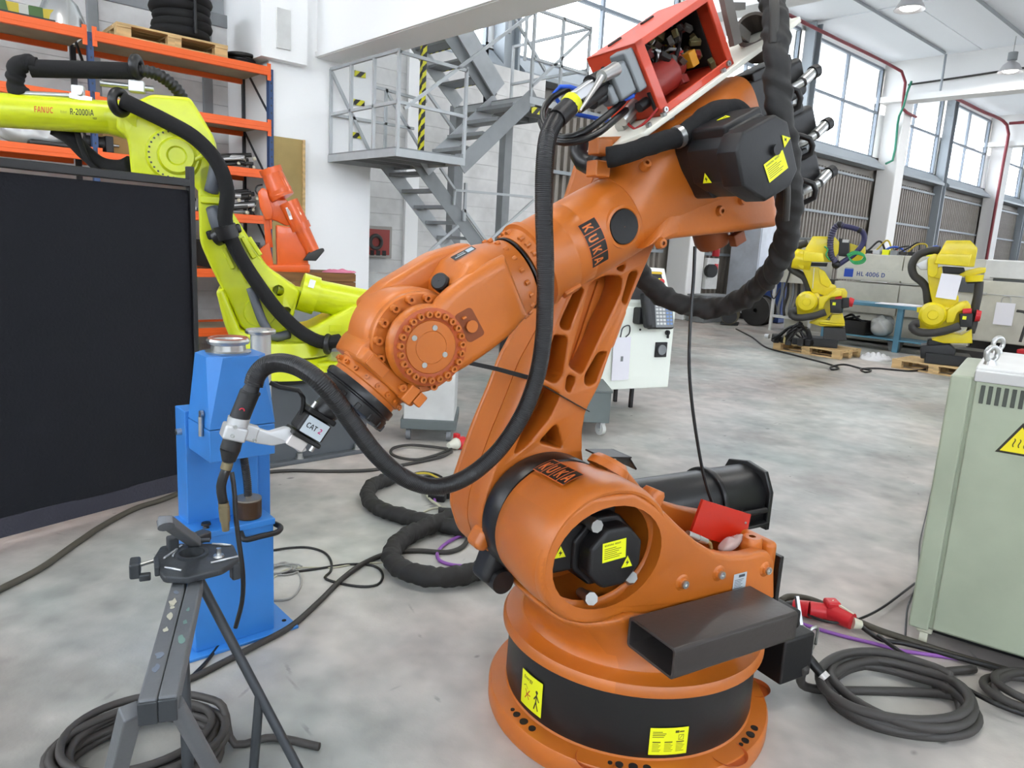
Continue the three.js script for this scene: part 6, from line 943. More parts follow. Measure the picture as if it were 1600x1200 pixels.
    part('connector_box', [S([[0.101,0.928],[0.26,0.952],[0.283,0.746],[0.129,0.739]], 0.05, 0.3, 0.01)], BLACKP, o); part('connector_tag', T(plate(0.05, 0.05), [...[0.168,0.877], 0.303]), boltTriM, o);
    part('red_cap', [rod([0.134,0.962,0.25], [0.245,0.978,0.25], 0.045), rod([0.313,0.913,0.1], [0.378,0.91,0.1], 0.09, 0.08)], mats.cap_red, o);
  }
  const rag = thing('white_rag', 'crumpled white plastic sheet on the floor beside the pallets', 'rag', [12.75, 0, -5.0]);
  { const g = new THREE.SphereGeometry(1, 36, 18, 0, 2 * PI, 0, PI / 2).scale(0.3, 0.13, 0.24), p = g.attributes.position; for (let i = 0; i < p.count; i++) { const x = p.getX(i), z = p.getZ(i), k = 0.5 + 0.5 * Math.abs(Math.sin(x * 22 + z * 9) * Math.cos(z * 25 - x * 7)); p.setY(i, p.getY(i) * k); } g.computeVertexNormals(); part('sheet', g, mat('white_plastic_sheet', '#e4e4e6', { roughness: 0.35 }), rag); part('grey_scrap', rbox(0.3, 0.02, 0.2, 0.008, [0.35, 0.012, 0.3], [0, 0.4, 0]), GALV, rag); }
}
// ---------- machines, bench and cabinets at the far side ----------
{
  const SEAM = mat('panel_seam', '#6d6a64', { roughness: 0.7 });
  const o = thing('laser_machine', 'long cream machine with a blue square and lettering behind the blue bench', 'machine');
  const X = 15.2;
  part('machine_body', [rbox(1.6, 1.15, 4.2, 0.02, [X + 0.85, 0.62, -5.0])], CREAM, o);
  for (const [z0, z1] of [[-6.98, -5.72], [-5.7, -4.3], [-4.28, -2.9]]) { part('upper_panel', rbox(1.4, 0.53, z1 - z0, 0.015, [X + 0.7, 1.505, (z0 + z1) / 2]), CREAM, o); part('lower_panel', rbox(0.03, 0.6, z1 - z0, 0.008, [X + 0.03, 0.9, (z0 + z1) / 2]), CREAM, o); }
  part('side_column', box(0.2, 1.2, 0.12, [X + 0.1, 0.62, -7.08]), DSTEEL, o);
  const txt = printed('machine_lettering', 768, 128, (x, w, h) => { x.fillStyle = '#cbc8bb'; x.fillRect(0, 0, w, h); x.fillStyle = '#2a4fb4'; x.fillRect(10, 14, 118, 104); x.fillStyle = '#5a6f9c'; x.fillRect(16, 2, 108, 7); x.fillStyle = '#3f4f86'; x.font = 'bold 78px sans-serif'; x.fillText('HL 4006 D', 168, 98); x.fillStyle = '#a9a9ac'; for (let i = 0; i < 7; i++) x.fillRect(330 + 46 * i, 18, 18, 4); });
  part('machine_lettering', T(plate(1.2, 0.2), [X - 0.006, 1.38, -6.24], [0, -PI / 2, 0]), txt, o);
  const tp = thing('cable_clutter', 'tangle of cables and fittings lying on top of the cream machine', 'cable', [X + 0.35, 1.77, -6.0]);
  for (let i = 0; i < 10; i++) part('cable_loop', tube([[0, 0.02, -0.8 + 0.16 * i], [0.05, 0.05 + 0.2 * rnd(), -0.6 + 0.16 * i], [0.1, 0.1 + 0.2 * rnd(), -0.4 + 0.15 * i], [0.05, 0.02, -0.2 + 0.12 * i]], 0.012 + 0.01 * rnd(), 8), [RUBBER, mats.wire_yellow, mats.wire_red, mats.hose_blue, CABLE][i % 5], tp);
  for (let i = 0; i < 9; i++) part('fitting', rbox(0.12 + 0.1 * rnd(), 0.06 + 0.06 * rnd(), 0.14, 0.01, [0.03 * rnd(), 0.05, -0.7 + 0.17 * i]), [DSTEEL, BLACKP, ALU, boltTriM, GALV][i % 5], tp);
  // blue bench
  const BB = mat('bench_blue', '#5f93ad', { roughness: 0.5, grime: 1 });
  const b = thing('workbench', 'pale blue steel workbench with a white sheet on it before the cream machine', 'bench', [14.5, 0, -5.7]);
  part('bench_top', rbox(0.7, 0.06, 2.0, 0.008, [0, 0.83, 0.0]), BB, b); part('bench_shelf', rbox(0.62, 0.03, 1.85, 0.005, [0, 0.22, 0]), BB, b);
  for (const [x, z] of [[-0.28, 0.45], [0.28, 0.9], [-0.28, -0.92], [0.28, -0.92]]) part('leg', rbox(0.08, 0.8, 0.1, 0.006, [x, 0.4, z]), BB, b);
  const pp = thing('paper_pad', 'white paper sheets lying on the pale blue workbench', 'paper', [14.4, 0.862, -5.35]); part('sheet', rbox(0.5, 0.012, 0.75, 0.002, [0, 0.006, 0], [0, 0.15, 0]), mats.paper, pp); part('sheet', rbox(0.4, 0.008, 0.5, 0.002, [0.05, 0.017, 0.1], [0, -0.1, 0]), mats.paper, pp);
  const tapeR = thing('tape_roll', 'brown roll of tape at the end of the pale blue workbench', 'tape', [14.35, 0.862, -4.86]); part('roll', ring(0.07, 0.04, 0.11, [0, 0.055, 0]), mat('tape_brown', '#9c6e45', { roughness: 0.5 }), tapeR); part('core', ring(0.04, 0.036, 0.112, [0, 0.056, 0]), mats.cardboard, tapeR);
  const bx = thing('black_crate', 'black crate of cables on the lower shelf of the blue workbench', 'crate', [14.45, 0.24, -6.19]); part('crate', [box(0.5, 0.02, 0.7, [0, 0.01, 0]), box(0.02, 0.25, 0.7, [-0.25, 0.13, 0]), box(0.02, 0.25, 0.7, [0.25, 0.13, 0]), box(0.5, 0.25, 0.02, [0, 0.13, 0.35]), box(0.5, 0.25, 0.02, [0, 0.13, -0.35])], BLACKP, bx); for (let i = 0; i < 5; i++) part('cable_loop', tube([[0, 0.2, -0.3], [0.1 * rnd(), 0.3 + 0.06 * rnd(), -0.1 + 0.1 * i * rnd()], [-0.1, 0.3, 0.1], [0, 0.2, 0.3]], 0.02, 8), RUBBER, bx);
  const bag = thing('plastic_bag', 'clear plastic bag on the lower shelf of the blue workbench', 'bag', [14.42, 0.24, -5.62]); { const g = new THREE.SphereGeometry(1, 32, 18).scale(0.2, 0.2, 0.2).translate(0, 0.19, 0), p = g.attributes.position; for (let i = 0; i < p.count; i++) { const k = 1 + 0.12 * Math.sin(p.getX(i) * 33 + p.getY(i) * 27) * Math.cos(p.getZ(i) * 24); p.setXYZ(i, p.getX(i) * k, Math.max(0.003, p.getY(i) * k), p.getZ(i) * k); } g.computeVertexNormals(); part('bag', g, mat('bag_clear', '#b9bab8', { roughness: 0.25 }), bag); }
  const bk = thing('white_bucket', 'grey bucket on the floor under the blue workbench', 'bucket', [14.45, 0, -5.35]); part('bucket', lathe([[0.001, 0], [0.1, 0], [0.14, 0.17], [0.146, 0.17], [0.146, 0.18], [0.135, 0.18], [0.1, 0.02]], 32), GALV, bk); part('bucket_rim', T(new THREE.TorusGeometry(0.142, 0.008, 8, 32), [0, 0.178, 0], [PI / 2, 0, 0]), GALV, bk);
  // white stand with tubes hanging under its box, far left of the machine
  const w = thing('white_stand', 'tall white cabinet on an open frame with pipes hanging inside, behind the first yellow robot', 'cabinet', [15.4, 0, -7.9]);
  part('cabinet_box', [rbox(0.7, 0.95, 0.95, 0.01, [0.2, 1.55, 0.0])], CREAM, w); part('cabinet_top', rbox(0.74, 0.05, 1.0, 0.008, [0.2, 2.03, 0]), GALV, w);
  for (const [x, z] of [[-0.13, -0.45], [-0.13, 0.45], [0.53, -0.45], [0.53, 0.45]]) part('leg', rbox(0.06, 1.1, 0.06, 0.004, [x, 0.55, z]), WHITEP, w);
  part('frame_bar', [rbox(0.05, 0.06, 0.9, 0.004, [-0.13, 0.32, 0])], WHITEP, w); part('frame_back', box(0.02, 1.05, 0.9, [0.5, 0.55, 0]), CREAM, w);
  for (let i = 0; i < 6; i++) part('hanging_pipe', tube([[0.0, 1.1, -0.36 + 0.13 * i], [0.02, 0.8, -0.36 + 0.13 * i + 0.02 * rnd()], [0.0, 0.5, -0.38 + 0.13 * i], [0.04, 0.3, -0.36 + 0.13 * i]], 0.03, 10), i % 2 ? CABLE : GALV, w);
  part('front_cable', [tube([[-0.2, 1.8, -0.25], [-0.22, 1.4, -0.1], [-0.2, 0.9, -0.18], [-0.2, 0.35, -0.12]], 0.02), tube([[-0.2, 1.5, -0.48], [-0.22, 1.0, -0.52], [-0.22, 0.7, -0.4], [-0.18, 0.95, -0.3]], 0.014)], CABLE, w);
  // cream machine at the right with a grey window and notice
  const c = thing('cream_machine', 'cream machine with a wide dark grey window, beside the second yellow robot', 'machine');
  const CX = 13.9;
  part('machine_body', rbox(1.2, 1.0, 3.4, 0.02, [CX + 0.6, 0.92, -2.35]), CREAM, c); part('machine_top', rbox(1.15, 0.34, 3.3, 0.03, [CX + 0.6, 1.59, -2.3]), WHITEP, c); part('machine_plinth', rbox(1.1, 0.42, 3.4, 0.01, [CX + 0.65, 0.21, -2.35]), BLACKM, c);
  part('window_panel', rbox(0.02, 0.26, 1.9, 0.004, [CX + 0.02, 1.335, -2.85]), mat('window_slate', '#565a5e', { roughness: 0.3 }), c); part('window_frame', [rbox(0.03, 0.02, 2.0, 0.004, [CX + 0.01, 1.475, -2.85]), rbox(0.03, 0.02, 2.0, 0.004, [CX + 0.01, 1.195, -2.85])], ALU, c); part('window_knob', cyl(0.03, 0.03, 0.03, [CX, 1.42, -3.2], [0, 0, PI / 2]), BLACKP, c);
  part('side_window', rbox(0.02, 0.24, 0.4, 0.004, [CX + 0.0, 1.32, -4.25]), mats.window_slate, c); part('side_wing', rbox(0.5, 1.3, 0.5, 0.02, [CX + 0.27, 0.95, -4.25]), CREAM, c); part('side_handle', rbox(0.03, 0.04, 0.1, 0.005, [CX - 0.02, 1.2, -3.9]), ALU, c);
  part('yellow_strip', box(0.01, 0.03, 0.4, [CX - 0.004, 1.1, -2.7]), boltTriM, c); part('dark_slot', rbox(0.012, 0.12, 0.4, 0.003, [CX - 0.003, 0.98, -2.9]), BLACKP, c);
  part('door_seam', box(0.006, 0.9, 0.012, [CX - 0.002, 0.9, -3.95]), SEAM, c);
  const n = thing('notice_sheet', 'white paper notice clipped to the front of the cream machine', 'paper', [CX - 0.02, 0.72, -3.55]); part('sheet', rbox(0.006, 0.36, 0.27, 0.001, [0, 0.18, 0]), mats.paper, n); part('clip', tube([[0, 0.36, -0.07], [0, 0.44, -0.06], [0, 0.45, 0.05], [0, 0.36, 0.06]], 0.006, 8, 0.02), STEEL, n);
  const tl = thing('pallet_truck', 'red hand truck with bent grey handles parked before the cream machine', 'truck', [13.62, 0, -2.9]);
  part('handle', [tube([[0, 0.5, -0.3], [0.02, 0.72, -0.28], [0.02, 0.92, -0.26], [0, 0.97, -0.32], [0, 0.98, -0.42]], 0.022, 10), tube([[0, 0.3, -0.2], [0, 0.6, -0.2], [0.02, 0.78, -0.15], [0, 0.72, 0.0], [0, 0.5, 0.1]], 0.018, 10)], DSTEEL, tl); part('pump', [rod([0, 0.35, 0.05], [0, 0.62, 0.05], 0.05), rod([0, 0.62, 0.05], [0, 0.75, 0.05], 0.08, 0.06), rbox(0.12, 0.08, 0.16, 0.02, [0, 0.8, 0.08])], BLACKP, tl); part('fork', [rbox(0.25, 0.07, 1.0, 0.02, [0, 0.36, 0.2])], mats.cap_red, tl); part('wheel', cyl(0.1, 0.1, 0.08, [0, 0.1, 0.1], [0, 0, PI / 2]), BLACKP, tl); part('chassis', rbox(0.16, 0.3, 0.2, 0.02, [0, 0.2, 0.1]), DSTEEL, tl);
  const rf = thing('dark_rail', 'dark grey steel rail lying on blocks behind the second pallet', 'rail', [13.12, 0, -2.6]); part('rail_body', rbox(0.5, 0.18, 2.6, 0.01, [0, 0.25, 0]), DSTEEL, rf); for (const z of [-1, 0, 1]) part('rail_foot', rbox(0.3, 0.16, 0.2, 0.006, [0, 0.08, z]), BLACKM, rf);
  // things along the north wall
  const el = thing('white_cabinet', 'tall white electrical cabinet with a yellow warning triangle by the corrugated wall', 'cabinet', [17.75, 0, -10.25]);
  part('cabinet_box', rbox(1.5, 2.5, 0.8, 0.01, [0, 1.4, 0]), mat('cabinet_bluewhite', '#d6dce6', { roughness: 0.4, grime: 1 }), el); part('cabinet_door', rbox(1.44, 2.4, 0.02, 0.006, [0, 1.4, 0.41]), mats.cabinet_bluewhite, el); part('cabinet_plinth', rbox(1.4, 0.16, 0.7, 0.005, [0, 0.08, 0]), BLACKM, el);
  part('warning_triangle', new THREE.ExtrudeGeometry(triShape(0.2), { depth: 0.004, bevelEnabled: false }).translate(-0.1, 1.45, 0.425), boltTriM, el); part('blue_sign', box(0.16, 0.16, 0.006, [0.35, 2.3, 0.425]), mat('sign_blue', '#34589c'), el);
  const bcab = thing('blue_cabinet', 'low dark blue cabinet in front of the tall white electrical cabinet', 'cabinet', [17.35, 0, -9.35]); part('cabinet_box', rbox(0.9, 1.15, 0.6, 0.01, [0, 0.6, 0]), mat('cabinet_navy', '#26407c', { roughness: 0.45 }), bcab); part('cabinet_door', rbox(0.84, 0.98, 0.02, 0.005, [0, 0.62, 0.31]), mats.cabinet_navy, bcab); part('cabinet_notice', box(0.12, 0.1, 0.004, [-0.25, 1.05, 0.322]), WHITEP, bcab); part('cabinet_foot', rbox(0.8, 0.05, 0.5, 0.005, [0, 0.025, 0]), BLACKM, bcab);
  const mon = thing('monitor', 'dark monitor on a grey console beside the blue cabinet', 'monitor', [18.6, 0, -9.2]); part('console', rbox(0.7, 1.0, 0.6, 0.01, [0, 0.5, 0]), GALV, mon); part('screen', rbox(0.55, 0.5, 0.06, 0.02, [-0.1, 1.5, 0.1], [-0.15, 0.3, 0]), BLACKP, mon); part('screen_stand', rod([0, 1.0, 0], [-0.05, 1.4, 0.05], 0.04), DSTEEL, mon);
  const ex = thing('fire_extinguisher', 'red fire extinguisher hung on the white column behind the hanging sleeve', 'extinguisher', [15.72, 1.55, -10.25]); part('cylinder', lathe([[0.001, 0], [0.085, 0], [0.09, 0.02], [0.09, 0.42], [0.06, 0.5], [0.03, 0.52], [0.001, 0.52]], 28), mat('extinguisher_red', '#b01f26', { roughness: 0.35 }), ex); part('valve_head', [cyl(0.03, 0.03, 0.06, [0, 0.55, 0]), rbox(0.14, 0.02, 0.03, 0.004, [0.03, 0.59, 0])], BLACKP, ex); part('extinguisher_label', T(new THREE.CylinderGeometry(0.0905, 0.0905, 0.16, 20, 1, true, -0.9, 1.8), [0, 0.26, 0]), WHITEP, ex); part('wall_bracket', box(0.06, 0.2, 0.12, [0, 0.3, -0.13]), DSTEEL, ex);
  const wp = thing('wall_panel_box', 'white distribution board with a small red switch on the white column', 'box', [15.7, 0.75, -10.33]); part('board_body', rbox(0.5, 0.75, 0.1, 0.01, [0, 0.38, 0]), WHITEP, wp); part('red_switch', rbox(0.12, 0.14, 0.05, 0.008, [0.12, 0.55, 0.06]), mats.cap_red, wp); part('black_roll', T(cyl(0.16, 0.16, 0.12), [-0.18, 0.45, 0.12], [PI / 2, 0, 0.3]), BLACKP, wp);
  const gp = thing('grey_plinth', 'low grey concrete kerb block around the foot of the white column', 'block', [15.35, 0, -10.0]); part('block_body', rbox(1.2, 0.62, 0.5, 0.02, [0, 0.31, 0]), GALV, gp); part('block_cap', rbox(1.24, 0.04, 0.54, 0.01, [0, 0.63, 0]), GALV, gp);
  const rl = thing('cable_reel', 'dark reel of cable lying on the floor near the far wall', 'reel', [15.85, 0, -9.0]); part('reel_disc', [T(ring(0.36, 0.05, 0.03, [0, 0, 0]), [-0.16, 0.36, 0], [0, 0, PI / 2])], DSTEEL, rl); part('reel_disc', T(ring(0.36, 0.05, 0.03, [0, 0, 0]), [0.16, 0.36, 0], [0, 0, PI / 2]), DSTEEL, rl); for (let i = 0; i < 7; i++) part('cable_turn', T(new THREE.TorusGeometry(0.29, 0.026, 8, 32), [-0.13 + 0.043 * i, 0.36, 0], [0, PI / 2, 0]), CABLE, rl);
  const pt = thing('floor_motor', 'worn brown electric motor lying on the floor beside the cable reel', 'motor', [15.3, 0, -9.4]); part('motor_body', T(cyl(0.2, 0.2, 0.7), [0, 0.22, 0], [0, 0.5, PI / 2]), mat('motor_brown', '#6e6650', { roughness: 0.7, grime: 1 }), pt); part('motor_foot', rbox(0.5, 0.05, 0.4, 0.01, [0, 0.025, 0], [0, 0.5, 0]), DSTEEL, pt); part('motor_end', T(cyl(0.17, 0.17, 0.08), [-0.34, 0.22, 0.18], [0, 0.5, PI / 2]), BLACKP, pt);
}
// ---------- white robot controller with hand pendant, trolley behind the robot ----------
{
  const bl = [5.272,0.24,-4.551], br = [6.058,0.24,-4.341], L = Math.hypot(br[0] - bl[0], br[2] - bl[2]) + 0.12, ry = Math.atan2(-(br[2] - bl[2]), br[0] - bl[0]);
  const o = thing('robot_controller', 'white robot controller cabinet on dark legs with a hand pendant on its front', 'cabinet', [br[0], 0, br[2]], ry);
  const MINT = mat('cabinet_mint', '#f3f7ec', { roughness: 0.4 }), W = L;
  part('cabinet_body', rbox(W, 0.81, 0.55, 0.008, [-W / 2, 0.645, -0.28]), MINT, o); part('cabinet_door', rbox(W - 0.02, 0.8, 0.015, 0.005, [-W / 2, 0.645, 0.0]), MINT, o);
  part('control_desk', slab([[-0.02, 1.05], [0.0, 1.09], [-0.16, 1.42], [-0.5, 1.42], [-0.5, 1.05]], 0, W - 0.1, 0.006).rotateY(-PI / 2).translate(-0.06, 0, 0), MINT, o);
  part('desk_panel', T(rbox(W - 0.2, 0.3, 0.006, 0.002), [-W / 2 - 0.02, 1.255, -0.07], [-0.48, 0, 0]), BLACKP, o); part('yellow_bar', T(rbox(0.16, 0.025, 0.008, 0.002), [-0.19, 1.375, -0.13], [-0.48, 0, 0]), mat('label_amber', '#d8b21e'), o);
  part('stop_collar', T(cyl(0.045, 0.045, 0.01, [0, 0, 0]), [-0.155, 1.285, -0.085], [1.09, 0, 0]), boltTriM, o); part('stop_button', T(lathe([[0.001, 0.035], [0.026, 0.033], [0.03, 0.025], [0.03, 0.015], [0.018, 0.01], [0.018, 0]], 24), [-0.155, 1.287, -0.082], [1.09, 0, 0]), mats.cap_red, o);
  part('pendant_holder', rbox(0.2, 0.16, 0.1, 0.02, [-0.42, 0.97, 0.05]), BLACKP, o);
  const pd = thing('teach_pendant', 'grey hand pendant with blue and white keys hung on the white controller', 'pendant', [br[0], 0, br[2]], ry);
  part('pendant_case', T(rbox(0.3, 0.3, 0.06, 0.02), [-0.3, 1.0, 0.13], [-0.25, 0, 0]), BLACKP, pd); part('pendant_grip', T(rbox(0.07, 0.34, 0.09, 0.03), [-0.46, 1.03, 0.13], [-0.25, 0, 0.05]), BLACKP, pd);
  part('pendant_face', T(rbox(0.21, 0.25, 0.006, 0.003), [-0.27, 0.995, 0.162], [-0.25, 0, 0]), GALV, pd);
  for (let i = 0; i < 5; i++) for (let j = 0; j < 6; j++) part('key', T(rbox(0.03, 0.022, 0.008, 0.004), [-0.35 + i * 0.04, 0.91 + j * 0.033, 0.187 - j * 0.0086], [-0.25, 0, 0]), i > 2 ? mat('key_blue', '#7a98c8') : WHITEP, pd);
  part('door_lock', [cyl(0.025, 0.025, 0.03, [-0.09, 0.8, 0.015], [PI / 2, 0, 0]), rbox(0.02, 0.07, 0.02, 0.004, [-0.09, 0.78, 0.03])], BLACKP, o); part('main_switch', rbox(0.14, 0.15, 0.02, 0.005, [-0.15, 0.63, 0.015]), BLACKP, o); part('switch_dial', cyl(0.05, 0.05, 0.02, [-0.15, 0.63, 0.03], [PI / 2, 0, 0]), GALV, o);
  part('keyhole', cyl(0.01, 0.01, 0.012, [-0.42, 0.83, 0.008], [PI / 2, 0, 0]), BLACKP, o); part('model_print', T(plate(0.14, 0.03), [-0.12, 0.925, 0.009]), printed('model_print', 128, 28, (x, w, h) => { x.fillStyle = '#f3f7ec'; x.fillRect(0, 0, w, h); x.fillStyle = '#8d9189'; for (let i = 0; i < 8; i++) { x.fillRect(4 + i * 15, 4, 10, 4); x.fillRect(4 + i * 15, 17, 8, 5); } }), o);
  for (const [x, z] of [[-0.3, -0.2], [-0.3, -0.48], [-0.62, -0.2], [-0.62, -0.48]]) part('leg', rbox(0.035, 0.25, 0.035, 0.003, [x, 0.125, z]), BLACKM, o);
  part('leg_frame', rbox(0.4, 0.03, 0.34, 0.004, [-0.46, 0.235, -0.34]), BLACKM, o);
  const ds = thing('document_pouch', 'clear pouch with a printed sheet hung on the front of the white controller', 'paper', [br[0], 0, br[2]], ry);
  part('sheet', T(rbox(0.2, 0.42, 0.006, 0.001), [-0.63, 0.55, 0.03], [0, 0, 0.03]), mats.paper, ds); part('sheet_print', T(plate(0.03, 0.05), [-0.625, 0.55, 0.034]), GALV, ds); part('hanger', tube([[-0.66, 0.76, 0.03], [-0.64, 0.85, 0.03], [-0.56, 0.87, 0.02], [-0.55, 0.8, 0.02], [-0.6, 0.76, 0.03]], 0.006, 8, 0.02), DSTEEL, ds);
  // grey trolley, mostly behind the link arm
  const tr = thing('grey_trolley', 'low grey trolley on castors behind the orange link arm, loaded with dark equipment', 'trolley', [4.72, 0, -3.93], -40 * PI / 180);
  const TG = mat('trolley_grey', '#727a79', { roughness: 0.5, grime: 1 });
  part('trolley_box', rbox(1.0, 0.27, 0.55, 0.008, [-0.52, 0.255, -0.26]), TG, tr); part('trolley_deck', rbox(1.02, 0.02, 0.57, 0.004, [-0.52, 0.395, -0.26]), TG, tr);
  for (const [x, z] of [[-0.08, -0.05], [-0.94, -0.05], [-0.08, -0.48], [-0.94, -0.48]]) { const w = part('castor_wheel', T(ring(0.055, 0.02, 0.035, [0, 0, 0], [0, 0, PI / 2], 28), [x, 0.056, z], [0, 0.5, 0]), mat('castor_white', '#c9c9c4', { roughness: 0.5 }), tr); part('castor_fork', T(rbox(0.05, 0.08, 0.06, 0.006), [x, 0.1, z], [0, 0.5, 0]), ALU, tr); }
  const eq = thing('dark_equipment', 'dark drive cabinet with loose cables standing on the grey trolley', 'cabinet', [4.42, 0.405, -4.47], -40 * PI / 180);
  part('cabinet_body', rbox(0.62, 0.5, 0.42, 0.01, [-0.1, 0.25, 0]), BLACKM, eq); part('cabinet_cap', rbox(0.64, 0.02, 0.44, 0.005, [-0.1, 0.51, 0]), DSTEEL, eq);
  for (let i = 0; i < 9; i++) part('loose_cable', tube([[-0.1 + 0.08 * i - 0.2, 0.5, 0.1], [-0.2 + 0.07 * i, 0.6 + 0.12 * rnd(), 0.2], [-0.15 + 0.06 * i, 0.4 + 0.1 * rnd(), 0.26], [-0.2 + 0.07 * i, 0.15, 0.23]], 0.012 + 0.01 * rnd(), 8), i % 3 ? RUBBER : mats.wire_grey, eq);
  const cb = thing('white_control_cabinet', 'white control cabinet with a dark side on castors behind the wrist of the orange robot', 'cabinet', [3.52, 0, -4.72], -40 * PI / 180);
  part('cabinet_body', rbox(0.4, 0.6, 0.5, 0.01, [-0.1, 0.45, 0]), WHITEP, cb); part('cabinet_base', rbox(0.44, 0.08, 0.54, 0.008, [-0.1, 0.14, 0]), TG, cb); for (const [x, z] of [[-0.26, 0.2], [0.06, 0.2], [-0.26, -0.2], [0.06, -0.2]]) part('castor_wheel', cyl(0.05, 0.05, 0.035, [x, 0.051, z], [0, 0, PI / 2]), GALV, cb);
}
// ---------- tall grey-green transformer cabinet at the right edge ----------
{
  const GG = mat('transformer_green', '#b3bca4', { roughness: 0.45, grime: 1 });
  const p0 = [3.215, 0, -0.965], p1 = [3.29, 0, -0.635], ry = Math.atan2(-(p1[2] - p0[2]), p1[0] - p0[0]);
  const o = thing('transformer_cabinet', 'tall grey-green transformer cabinet with a vented white top and lifting eyes', 'cabinet', p0, ry);
  const W = 1.25, H = 1.168, D = 0.75, b = 0.09; // local x along the front, -z into the depth? front faces the camera
  part('cabinet_body', rbox(W, H - b, D, 0.012, [W / 2, b + (H - b) / 2, -D / 2]), GG, o);
  part('corner_post', rbox(0.075, H - b + 0.004, 0.02, 0.008, [0.038, b + (H - b) / 2, 0.006]), GG, o);
  part('front_panel', rbox(W - 0.09, H - b - 0.02, 0.012, 0.006, [W / 2 + 0.043, b + (H - b) / 2, 0.004]), GG, o);
  const top = part('top_cover', [rbox(W - 0.06, 0.02, D - 0.02, 0.008, [W / 2 + 0.05, H + 0.035, -D / 2 + 0.02])], WHITEP, o); part('cover_lip', rbox(W - 0.06, 0.05, 0.012, 0.006, [W / 2 + 0.05, H + 0.01, 0.02], [0.35, 0, 0]), WHITEP, o);
  for (let i = 0; i < 40; i++) part('vent_slot', rbox(0.014, 0.072, 0.004, 0.002, [0.115 + i * 0.0255, H - 0.062, 0.012]), mat('slot_dark', '#4a4f48', { roughness: 0.8 }), o);
  const eye = (x, z) => part('lifting_eye', [T(new THREE.TorusGeometry(0.028, 0.01, 14, 36), [x, H + 0.088, z], [0, 0.9, 0]), cyl(0.02, 0.024, 0.018, [x, H + 0.053, z])], STEEL, o);
  eye(0.12, -0.1); eye(0.12, -0.62); eye(W - 0.12, -0.1); eye(W - 0.12, -0.62);
  // hot-surface triangle
  const tri = printed('hot_surface', 256, 230, (x, w, h) => { x.fillStyle = '#a5ae97'; x.fillRect(0, 0, w, h); x.fillStyle = '#222014'; x.beginPath(); x.moveTo(128, 4); x.lineTo(252, 222); x.lineTo(4, 222); x.fill(); x.fillStyle = '#e8d818'; x.beginPath(); x.moveTo(128, 34); x.lineTo(228, 208); x.lineTo(28, 208); x.fill(); x.strokeStyle = '#3a3410'; x.lineWidth = 6; for (const k of [98, 128, 158]) { x.beginPath(); x.moveTo(k, 116); x.bezierCurveTo(k + 16, 132, k - 16, 150, k, 172); x.stroke(); } x.fillRect(76, 184, 104, 6); });
  part('warning_triangle', T(plate(0.15, 0.135), [0.262, 0.955, 0.0115], [0, 0, 0.0]), tri, o);
  for (const x of [0.06, W - 0.06]) part('castor', [rbox(0.06, 0.03, 0.06, 0.008, [x, 0.075, -0.05]), T(cyl(0.035, 0.035, 0.03), [x, 0.036, -0.05], [0, 0, PI / 2])], mat('castor_cream', '#d5d3bd', { roughness: 0.5 }), o);
  for (const x of [0.06, W - 0.06]) part('castor', [rbox(0.06, 0.03, 0.06, 0.008, [x, 0.075, -D + 0.06]), T(cyl(0.035, 0.035, 0.03), [x, 0.036, -D + 0.06], [0, 0, PI / 2])], mats.castor_cream, o);
  part('bottom_pan', rbox(W - 0.08, 0.03, D - 0.1, 0.004, [W / 2, 0.075, -D / 2]), BLACKM, o);
}

// ---------- cables on the floor and loose things about the robot ----------
const onFloor = (pts, r, lift = 0) => pts.map((p) => [p[0], (p[3] ?? 0) + r + lift, p[2]]);
function floorCable(name, label, pts, r, m = CABLE, cat = 'cable', lift = 0) { const o = thing(name, label, cat); part('cable_run', tube(onFloor(pts, r, lift), r, 10, Math.max(0.02, r * 1.5)), m, o); return o; }
